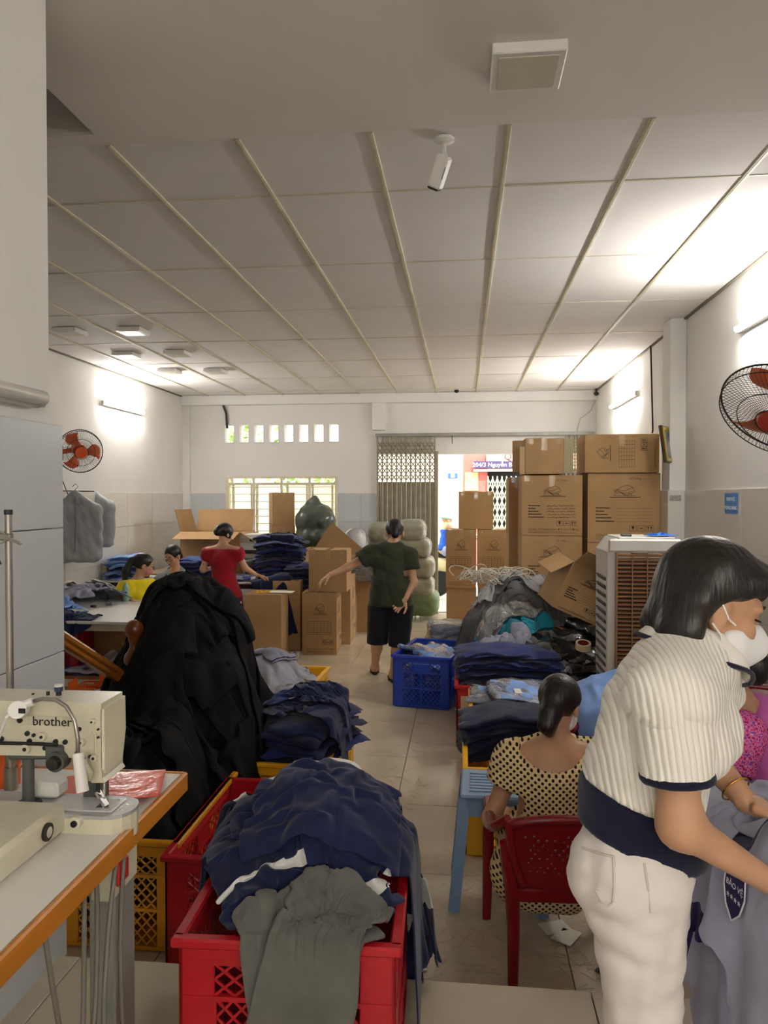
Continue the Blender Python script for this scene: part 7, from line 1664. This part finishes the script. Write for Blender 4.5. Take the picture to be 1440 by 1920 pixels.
# picture frame on the pilaster
za, zb_ = gx(1247, 798, XR-.2)[2], gx(1247, 868, XR-.2)[2]
t = thing('picture_frame', 'gold framed picture tilted on the pilaster', 'picture', (XR-.17, PY-.145, (za+zb_)/2), .9); t.rotation_euler = (R(-8), 0, R(62))
hh = za-zb_; MB().box((0, 0, 0), (.30, .03, hh), b=.004).build('frame', mat('dark_bronze', srgb(70, 54, 34), .4, .4), t)
for (c_, s_) in (((-.125, -.017, 0), (.03, .01, hh-.02)), ((.125, -.017, 0), (.03, .01, hh-.02)), ((0, -.017, hh/2-.025), (.26, .01, .03)), ((0, -.017, -hh/2+.025), (.26, .01, .03))): MB().box(c_, s_, b=.003).build('gold_border', mat('gilt', srgb(222, 190, 60), .25, .7), t)
MB().box((0, -.016, 0), (.22, .004, hh-.08)).build('picture', mat('picture_grey', srgb(120, 124, 120), .3, var=.4, vs=20), t)
# blue sign on the right wall
c = gx(1371, 944, XR-.014); t = thing('wall_sign', 'blue sticker sign with white capitals on the tiled right wall', 'sign', (XR-.014, c[1], c[2])); sw, sh_ = abs(gx(1360, 944, XR)[1]-gx(1384, 944, XR)[1]), gx(1371, 925, XR)[2]-gx(1371, 964, XR)[2]
pts = [(-sw/2, -sh_/2+.01), (-sw/2+.01, -sh_/2), (sw/2-.01, -sh_/2), (sw/2, -sh_/2+.02), (sw/2, sh_/2-.02), (sw/2+.005, sh_/2), (-sw/2+.01, sh_/2), (-sw/2, sh_/2-.015)]
MB().prism(pts, (0, 0, 0), (0, 1, 0), (0, 0, 1), (-.002, 0, 0)).build('sheet', mat('sign_blue', srgb(70, 130, 196), .5), t)
Mw_ = mat('sign_white', srgb(240, 244, 248), .6)
text('KHU VỰC', sh_*.26, Mw_, t, (-.003, 0, sh_*.12), (R(90), 0, R(-90)), 'lettering', align='CENTER').scale = (sw/(sh_*1.15), 1, 1); text('ĐÓNG HÀNG', sh_*.26, Mw_, t, (-.003, 0, -sh_*.30), (R(90), 0, R(-90)), 'lettering', align='CENTER').scale = (sw/(sh_*1.65), 1, 1)
c = gx(1266, 934, XR-.158); tag(MB().box((0, 0, 0), (.10, .002, .05)).build('paper_label', mat('worn_label', srgb(150, 148, 140), .7, var=.4, vs=60)), 'small worn grey label on the pilaster tiles', 'label').location = (XR-.09, PY-.140, at(1266, 934, PY)[2])
# wall socket near the left edge
# things on the white table
p = gz(150, 1148, .786); t = thing('tape_roll', 'roll of masking tape at the front of the white table', 'tape', (p[0], p[1], .781)); MB().lathe(annulus(.045, .060, .03), 24).build('tape', mat('masking_tape', srgb(232, 214, 160), .5), t, smooth=40)
r_ = random.Random(21)
for i, (px, py, m_, s_, l) in enumerate(((175, 1137, M_black, (.05, .035, .02), 'small black clip on the white table'), (205, 1133, mat('grey_box', srgb(120, 120, 140), .5), (.06, .04, .03), 'small grey box on the white table'), (215, 1118, mat('spool_violet', srgb(96, 92, 120), .5), (.05, .05, .10), 'violet thread spool standing on the white table'), (165, 1128, M_lam, (.16, .11, .004), 'loose white paper sheet on the white table'), (190, 1122, M_lam, (.14, .10, .004), 'white pattern sheet beside the thread spool'))):
    p = gz(px, py, .79); o = MB().box((0, 0, s_[2]/2), s_, b=min(.004, s_[2]*.3)).build('table_item', m_); o.name = ('clip', 'box', 'thread_spool', 'paper_sheet', 'paper_sheet')[i]; o.location = (p[0], min(p[1], 7.1), .781); o.rotation_euler = (0, 0, r_.uniform(-.6, .6)); tag(o, l, ('clip', 'box', 'spool', 'paper', 'paper')[i])
p = gz(198, 1075, .80); p = at(198, 1060, 8.9); t = thing('cup', 'tall beige cup beside the garment bags', 'cup', (p[0], 8.9, .782)); MB().lathe([(.05, 0), (.058, .20), (.052, .20), (.046, .01)], 18).build('shell', mat('beige_plastic', srgb(206, 198, 170), .5), t, smooth=40)
p = at(236, 1080, 7.05); t = thing('bottle', 'pale green bottle beside the woman in yellow', 'bottle', (p[0], 7.05, .782)); MB().lathe([(.03, 0), (.032, .13), (.014, .16), (.014, .18)], 16).build('shell', mat('pale_green', srgb(150, 190, 176), .3), t, smooth=40)
# shelf contents under the white table
for i, (px, py, l) in enumerate(((182, 1219, 'white cardboard core roll on the lower shelf of the white table'), (203, 1221, 'second white core roll on the lower shelf, nearer the post'))):
    p = at(px, py, 6.0); t = thing('core_roll', l, 'roll', (p[0], 6.0, .36)); MB().lathe(annulus(.03, .048, .30), 20, (0, 0, 0), Matrix.Rotation(R(-80), 3, 'X')).build('core', mat('core_white', srgb(206, 208, 214), .7), t, smooth=40)
stack('folded_garment', 'blue and white folded cloth on the lower shelf of the white table', 'garment', 'cloth on the lower shelf', [M_royal, M_lil2], (at(185, 1235, 6.05)[0], 6.1, .31), .1, (.5, .3), 2, .02, 620)
ps = Pile(-4.4, -2.2, 5.6, 7.2, lambda x, y: .31+0*x); dr(ps, (at(120, 1225, 6.1)[0], 6.15), (.5, .4), .4, cloth('strong_blue', (40, 66, 170)), 'cloth', 'strong blue cloth on the lower shelf of the white table', 'cloth', kind='sheet', n=18, seed=640, squeeze=.5, steps=35)
t = carton('plain carton on the shelf under the white table', (at(190, 1190, 6.5)[0], 6.62, .31), (.45, .4, .38), 0, tape=False)
t = crate('small red basket under the white table', 'red', Rc_, (at(150, 1190, 6.45)[0], 6.35, .31), 0, (.30, .40, .36), None, 'plastic_basket')
t = crate('orange and red tray on the floor under the white table', 'orange', (226, 100, 30), (at(165, 1285, 5.4)[0], 5.55, 0), .1, (.40, .5, .28), None, 'plastic_tray')
pw = Pile(-4.2, -2.2, 5.0, 6.4, lambda x, y: .27*boxin(x, y, at(165, 1285, 5.4)[0]-.2, at(165, 1285, 5.4)[0]+.2, 5.3, 5.8)); dr(pw, (at(165, 1285, 5.4)[0], 5.5), (.5, .4), .3, M_lil2, 'cloth', 'pale cloth filling the orange tray', 'cloth', kind='sheet', n=18, seed=650, squeeze=.6, steps=35)
# papers and yellow cloth on the plain carton, cans beside it
pc = Pile(-2.8, -1.4, 7.6, 8.8, lambda x, y: zat(1121, 7.95)+.006+0*x)
p = at(495, 1118, 8.1); dr(pc, (p[0]-.02, 8.12), (.26, .24), .3, M_yelc, 'cloth', 'mustard yellow cloth crumpled on the plain carton', 'cloth', kind='sheet', n=16, seed=660, squeeze=.5, steps=35)
for k in range(3): tag(MB().box((0, 0, 0), (.26, .18, .002)).build('paper_sheet', mat('paper', srgb(236, 232, 218), .8)), ('white paper lowest of three on the plain carton', 'white paper between two others on the plain carton', 'topmost white paper on the plain carton')[k], 'paper', 'papers on the plain carton').location = (at(528, 1118, 8.15)[0]+.02*k-.03, 8.17-.015*k, zat(1121, 7.95)+.008+.003*k)
for (px, py, l) in ((546, 1236, 'small tin can by the plain carton, left one'), (556, 1236, 'small tin can by the plain carton, right one')):
    p = gz(px, py); t = thing('tin_can', l, 'can', p); MB().lathe([(.03, 0), (.031, .005), (.031, .085), (.028, .09)], 18).build('body', M_steel, t, smooth=40); MB().lathe([(.0315, .02), (.0315, .07)], 18).build('paper_band', mat('can_label', srgb(190, 180, 160), .6), t)
# office printer behind the woman in red
p = at(480, 1015, 9.95); t = thing('printer', 'white office printer under the window', 'printer', (p[0], 9.98, .782)); MB().box((0, 0, .14), (.44, .40, .28), b=.015).build('body', M_white, t); MB().box((0, -.20, .24), (.36, .02, .06), b=.004).build('control_panel', mat('printer_grey', srgb(176, 168, 150), .5), t); MB().box((0, -.212, .245), (.07, .004, .035)).build('display', M_black, t); MB().box((0, -.21, .09), (.34, .03, .05), b=.004).build('paper_tray', M_dark, t); MB().box((0, 0, .30), (.42, .38, .05), b=.01).build('lid', M_white, t)
pz = thing('printer_shelf', 'low box stand beneath the office printer', 'stand', (p[0], 9.98, .782)); 
t.location = (p[0], 9.98, p[2]-.22); MB().box((0, 0, (p[2]-.22-.782)/2), (.5, .42, p[2]-.22-.782), b=.004).build('stand_box', mat('bench_board', srgb(150, 130, 104), .6), pz)
p = at(469, 1040, 9.2); sack('small black bag on the back table', (p[0], 9.25, .90), (.09, .09, .12), mat('black_bag', srgb(36, 36, 34), .4, coat=.3), 77, .01, None, None)
p = at(344, 998, 10.8); tag(MB().sphere((0, 0, 0), .12, 14, 10, (1, .9, 1)).build('grey_bundle', mat('grey_plastic_bundle', srgb(110, 110, 106), .4, bump=.8, bs=12), None, smooth=True), 'grey bundle on the bench in the far left corner', 'bundle').location = (p[0], 10.8, .895); 
# ------------------------------------------------------------------ floor scraps
b = MB(); r_ = random.Random(4)
def scrap(x0, x1, y0, y1, n, z=.0012, l=(.04, .16)):
    for k in range(n):
        x, y = r_.uniform(x0, x1), r_.uniform(y0, y1); a = r_.uniform(0, 6.3); L_ = r_.uniform(*l); c_ = r_.uniform(-14, 14); pts = []
        for q in range(5): pts.append((x, y, z+.004*r_.random())); x += math.cos(a)*L_/4; y += math.sin(a)*L_/4; a += c_*L_/4
        b.tube(pts, .0008, 3)
scrap(-.1, .6, 2.75, 3.6, 230); scrap(-.2, .2, 2.7, 3.3, 60); scrap(-.5, -.05, 4.2, 6.0, 70); scrap(-.6, -.05, 3.2, 4.2, 60); scrap(-1.0, -.5, 6.6, 8.5, 70); scrap(-.5, -.1, 7.2, 8.0, 60)
tag(b.build('thread_scraps', mat('thread_white', srgb(214, 204, 190), .5)), 'white thread ends and offcuts strewn over the floor tiles', 'scraps', kind='stuff')
for i, (px, py, rz, l) in enumerate(((1040, 1742, .4, 'crumpled white paper scrap under the red armchair'), (1062, 1758, 1.0, 'small white paper scrap beside the chair leg'), (770, 1812, .2, 'clear plastic scrap at the edge of the platform'))):
    p = gz(px, py); pp = Pile(p[0]-.2, p[0]+.2, p[1]-.2, p[1]+.2, lambda x, y: .002+0*x); dr(pp, (p[0], p[1]), (.12, .09), rz, mat('paper', srgb(236, 232, 218), .8) if i < 2 else M_film, 'paper_scrap', l, 'paper', kind='sheet', n=8, seed=800+i, squeeze=.9, steps=20, lift=.015, wob=.006, thick=.002, lv=1)
# shield badge on the uniform shirt: built on the table edge cloth
# ------------------------------------------------------------------ street beyond the doorway
YO = 17.5
st = struct(MB().box((0, 19, -.16), (24, 14, .1)).build('ground_street', mat('asphalt', srgb(150, 144, 134), .9, var=.15, vs=2)))
pv = struct(MB().box((0, 12.5, -.09), (20, 1.4, .16)).build('ground_pavement', mat('pavement', srgb(180, 170, 152), .85, var=.15, vs=3)))
def block(x0, x1, z0, z1, m, name, t, y=YO, d=.3): 
    a = at(x0, 900, y)[0]; b = at(x1, 900, y)[0]; return MB().box(((a+b)/2-t.location[0], y+d/2-t.location[1], (z0+z1)/2), (b-a, d, z1-z0), b=.004).build(name, m, t)
zz_ = lambda py: at(870, py, YO)[2]
hs_ = thing('opposite_building', 'sunlit pale house with a shop front across the street', 'building', (0, YO, 0))
M_sunw = mat('pale_render', srgb(222, 212, 186), .8, var=.15, vs=2.5); M_redw = mat('red_render', srgb(196, 104, 92), .8, var=.1, vs=3)
block(560, 868, -.1, 7.5, M_sunw, 'wall', hs_); block(868, 914, -.1, 7.5, M_redw, 'wall', hs_, d=.25); block(914, 1250, zz_(880), 7.5, mat('peach_render', srgb(226, 178, 140), .8, var=.08), 'wall', hs_)
block(914, 1250, -.1, zz_(880), mat('dark_shop', srgb(40, 36, 32), .8), 'shop_interior', hs_, YO+.25, .1)
block(822, 832, -.1, 6, mat('white_post', srgb(230, 230, 224), .7), 'post', hs_, YO-.3, .12)
# signs
A = at
sg_ = thing('street_sign', 'shop sign with white address lettering on violet', 'sign', (at(925, 870, YO-.1)[0], YO-.12, zz_(872))); wS = at(1010, 870, YO)[0]-at(878, 870, YO)[0]
MB().box((.35, 0, 0), (wS, .05, zz_(866)-zz_(879)), b=.004).build('board', mat('sign_violet', srgb(70, 52, 92), .5), sg_); MB().box((.35, 0, -.13), (wS, .06, .05)).build('sill', M_white, sg_)
text('204/3 Nguyễn Bá Tòng', .135, Mw_, sg_, (at(886, 875, YO-.15)[0]-sg_.location[0], -.028, -.045), (R(90), 0, 0), 'lettering', .002)
sg2 = thing('street_sign', 'peach shop sign with brown script lettering', 'sign', (at(945, 858, YO-.1)[0], YO-.10, zz_(858))); MB().box((.4, .02, 0), (wS, .03, .19)).build('board', mat('sign_peach', srgb(236, 190, 150), .5), sg2)
text('Quần áo', .22, mat('sign_brown', srgb(96, 40, 34), .6), sg2, (0, -.002, -.06), (R(90), 0, 0), 'lettering', .002)
sg3 = thing('house_number_plate', 'small blue and white number plate on the pale house', 'sign', (at(849, 892, YO-.02)[0], YO-.02, zz_(892))); MB().box((0, 0, 0), (.22, .02, .12), b=.002).build('plate', mat('plate_blue', srgb(60, 96, 178), .5), sg3); MB().box((0, -.012, 0), (.09, .004, .08)).build('number_field', M_white, sg3)
sg4 = thing('poster', 'yellow and pink poster on the pale house', 'poster', (at(884, 905, YO-.02)[0], YO-.03, zz_(903))); MB().box((0, 0, 0), (.30, .02, .42)).build('sheet', mat('poster_yellow', srgb(240, 206, 120), .6, var=.3, vs=5), sg4)
M_gg = mat('pale_green_gate', srgb(176, 186, 150), .5)
ga, gb = at(915, 950, YO-.15)[0], at(985, 950, YO-.15)[0]
gt = thing('folding_gate', 'pale green scissor gate across the street', 'gate', ((ga+gb)/2, YO-.1, 0)); nG = 9; wG = (gb-ga)/(nG-1)
for k in range(nG): MB().box((ga+k*wG-(ga+gb)/2, 0, 1.1), (.03, .03, 2.35), b=.003).build('upright', M_gg, gt)
for r__ in range(8):
    za = .15+r__*.26
    for k in range(nG-1):
        x = ga+k*wG-(ga+gb)/2; MB().bar((x, -.02, za), (x+wG, -.02, za+.26), .022, .006, up=(0, 1, 0)).build('lattice_bar', M_gg, gt); MB().bar((x, .02, za+.26), (x+wG, .02, za), .022, .006, up=(0, 1, 0)).build('lattice_bar', M_gg, gt)
# trees seen through the air holes and window
M_leaf = mat('leaf_green', srgb(120, 150, 60), .6, var=.3, vs=4); r_ = random.Random(11)
for i, (x, y, z, l) in enumerate(((-4.8, 15.2, 2.6, 'leafy tree outside beyond the left air holes'), (-3.2, 15.8, 1.6, 'leafy shrub outside beyond the barred window'))):
    t = thing('tree', l, 'tree', (x, y, -.1)); MB().cyl((0, 0, 0), (0, 0, z), .07, .05, 8).build('trunk', mat('bark', srgb(110, 92, 70), .9), t); b = MB()
    for k in range(420):
        c = Vector((r_.gauss(0, .55), r_.gauss(0, .5), z+.3+r_.gauss(0, .55))); a = Vector((r_.uniform(-1, 1), r_.uniform(-1, 1), r_.uniform(-1, 1))).normalized()*.09; q = a.cross(Vector((r_.uniform(-1, 1), r_.uniform(-1, 1), .3))).normalized()*.04; b.add([c-a, c+q, c+a, c-q], [(0, 1, 2, 3)])
    b.build('foliage', M_leaf, t)['kind'] = 'stuff'
# motorbike and its rider
bx_, by_ = at(838, 1050, 13.6)[0], 13.6
mb_ = thing('motorbike', 'cream and black motorbike parked outside the gate', 'motorbike', (bx_, by_, -.01))
for x in (-.2, .95):
    MB().lathe([(.20, -.045), (.26, -.045), (.28, 0), (.26, .045), (.20, .045)], 22, (x, 0, .28), Matrix.Rotation(R(90), 3, 'X')).build('wheel', M_black, mb_, smooth=40)
solid('body_panel', [rc((-.25, 0, .62), (.25, 0, .55), .13, .14), rc((.25, 0, .5), (.75, 0, .42), .10, .12), rc((.72, 0, .45), (.80, 0, .95), .10, .07), rc((-.3, 0, .70), (-.42, 0, .78), .07, .04)], mat('bike_cream', srgb(220, 208, 160), .25, coat=.5), mb_, .025, .06)
solid('seat', [rc((-.3, 0, .78), (.3, 0, .76), .085, .075)], M_black, mb_, .02, .03); MB().tube([(.78, -.28, 1.02), (.80, 0, .98), (.78, .28, 1.02)], .016, 8).build('handlebar', M_dark, mb_)
YO2 = by_
Jb = dict(pe=V3(bx_-.02, by_, .88), wa=V3(bx_-.0, by_, 1.02), ch=V3(bx_+.03, by_, 1.20), nb=A(833, 995, by_), hc=A(838, 975, by_))
Jb['sl'] = Jb['ch']+V3(.03, .17, .09); Jb['sr'] = Jb['ch']+V3(.0, -.17, .09); Jb['el'] = Jb['ch']+V3(.28, .24, -.06); Jb['er'] = Jb['ch']+V3(.22, -.24, -.10); Jb['wl'] = V3(bx_+.72, by_+.26, 1.06); Jb['wr'] = V3(bx_+.62, by_-.26, 1.06)
for sd, sg2_ in (('l', 1), ('r', -1)): Jb['h'+sd] = V3(bx_, by_+sg2_*.10, .84); Jb['k'+sd] = V3(bx_+.40, by_+sg2_*.20, .74); Jb['a'+sd] = V3(bx_+.36, by_+sg2_*.24, .36); Jb['t'+sd] = V3(bx_+.50, by_+sg2_*.24, .32)
Jb['hand_l'] = ((1, 0, -.1), (0, 0, -1), 1.0); Jb['hand_r'] = ((1, 0, -.1), (0, 0, -1), 1.0)
HF, HU = (.86, .45, -.15), (.1, .1, 1)
b8 = person('man in a blue shirt and green helmet sitting on the motorbike outside', Jb, HF, HU, M_skin, h=.018, s=1.0)
garment(b8, 'shirt', b8['tp']+[rc(Jb['sl'], Jb['sl']*.4+Jb['el']*.6, .066), rc(Jb['sr'], Jb['sr']*.4+Jb['er']*.6, .066)], cloth('rider_blue', (40, 86, 176)), .016, .016, [(V3(0, 0, .84), (0, 0, -1)), (Jb['nb']+V3(0, 0, .03), (0, 0, 1))], .006, 18, 81, .04)
garment(b8, 'trousers', b8['tp'][4:5]+leg_prims(Jb, 'l', 1, .014)+leg_prims(Jb, 'r', 1, .014), cloth('light_denim', (150, 160, 184)), .018, .008, [(V3(0, 0, .95), (0, 0, 1))], .005, 18, 83)
o_ = b8['o']; solid('helmet', [el(o_(0, -.01, .05), (.118, .132, .105), b8['HMx']), rc(o_(-.06, .11, .03), o_(.06, .11, .03), .014)], mat('helmet_green', srgb(150, 200, 176), .25, coat=.4), b8['t'], .012, .015, 0, [(o_(0, 0, .012), -b8['HMx'][2])], origin=b8['base']); eyes(b8)
# ------------------------------------------------------------------ lettering becomes plain mesh
dg = bpy.context.evaluated_depsgraph_get()
for (o, m) in TEXTS:
    me = bpy.data.meshes.new_from_object(o.evaluated_get(dg)); me.materials.clear(); me.materials.append(m)
    nm = o.name; o.name = nm+'_old'; q = bpy.data.objects.new(nm, me); C.objects.link(q); q.parent = o.parent; q.location = o.location; q.rotation_euler = o.rotation_euler
    if 'label' in o: q['label'] = o['label']
    cu = o.data; bpy.data.objects.remove(o); bpy.data.curves.remove(cu)
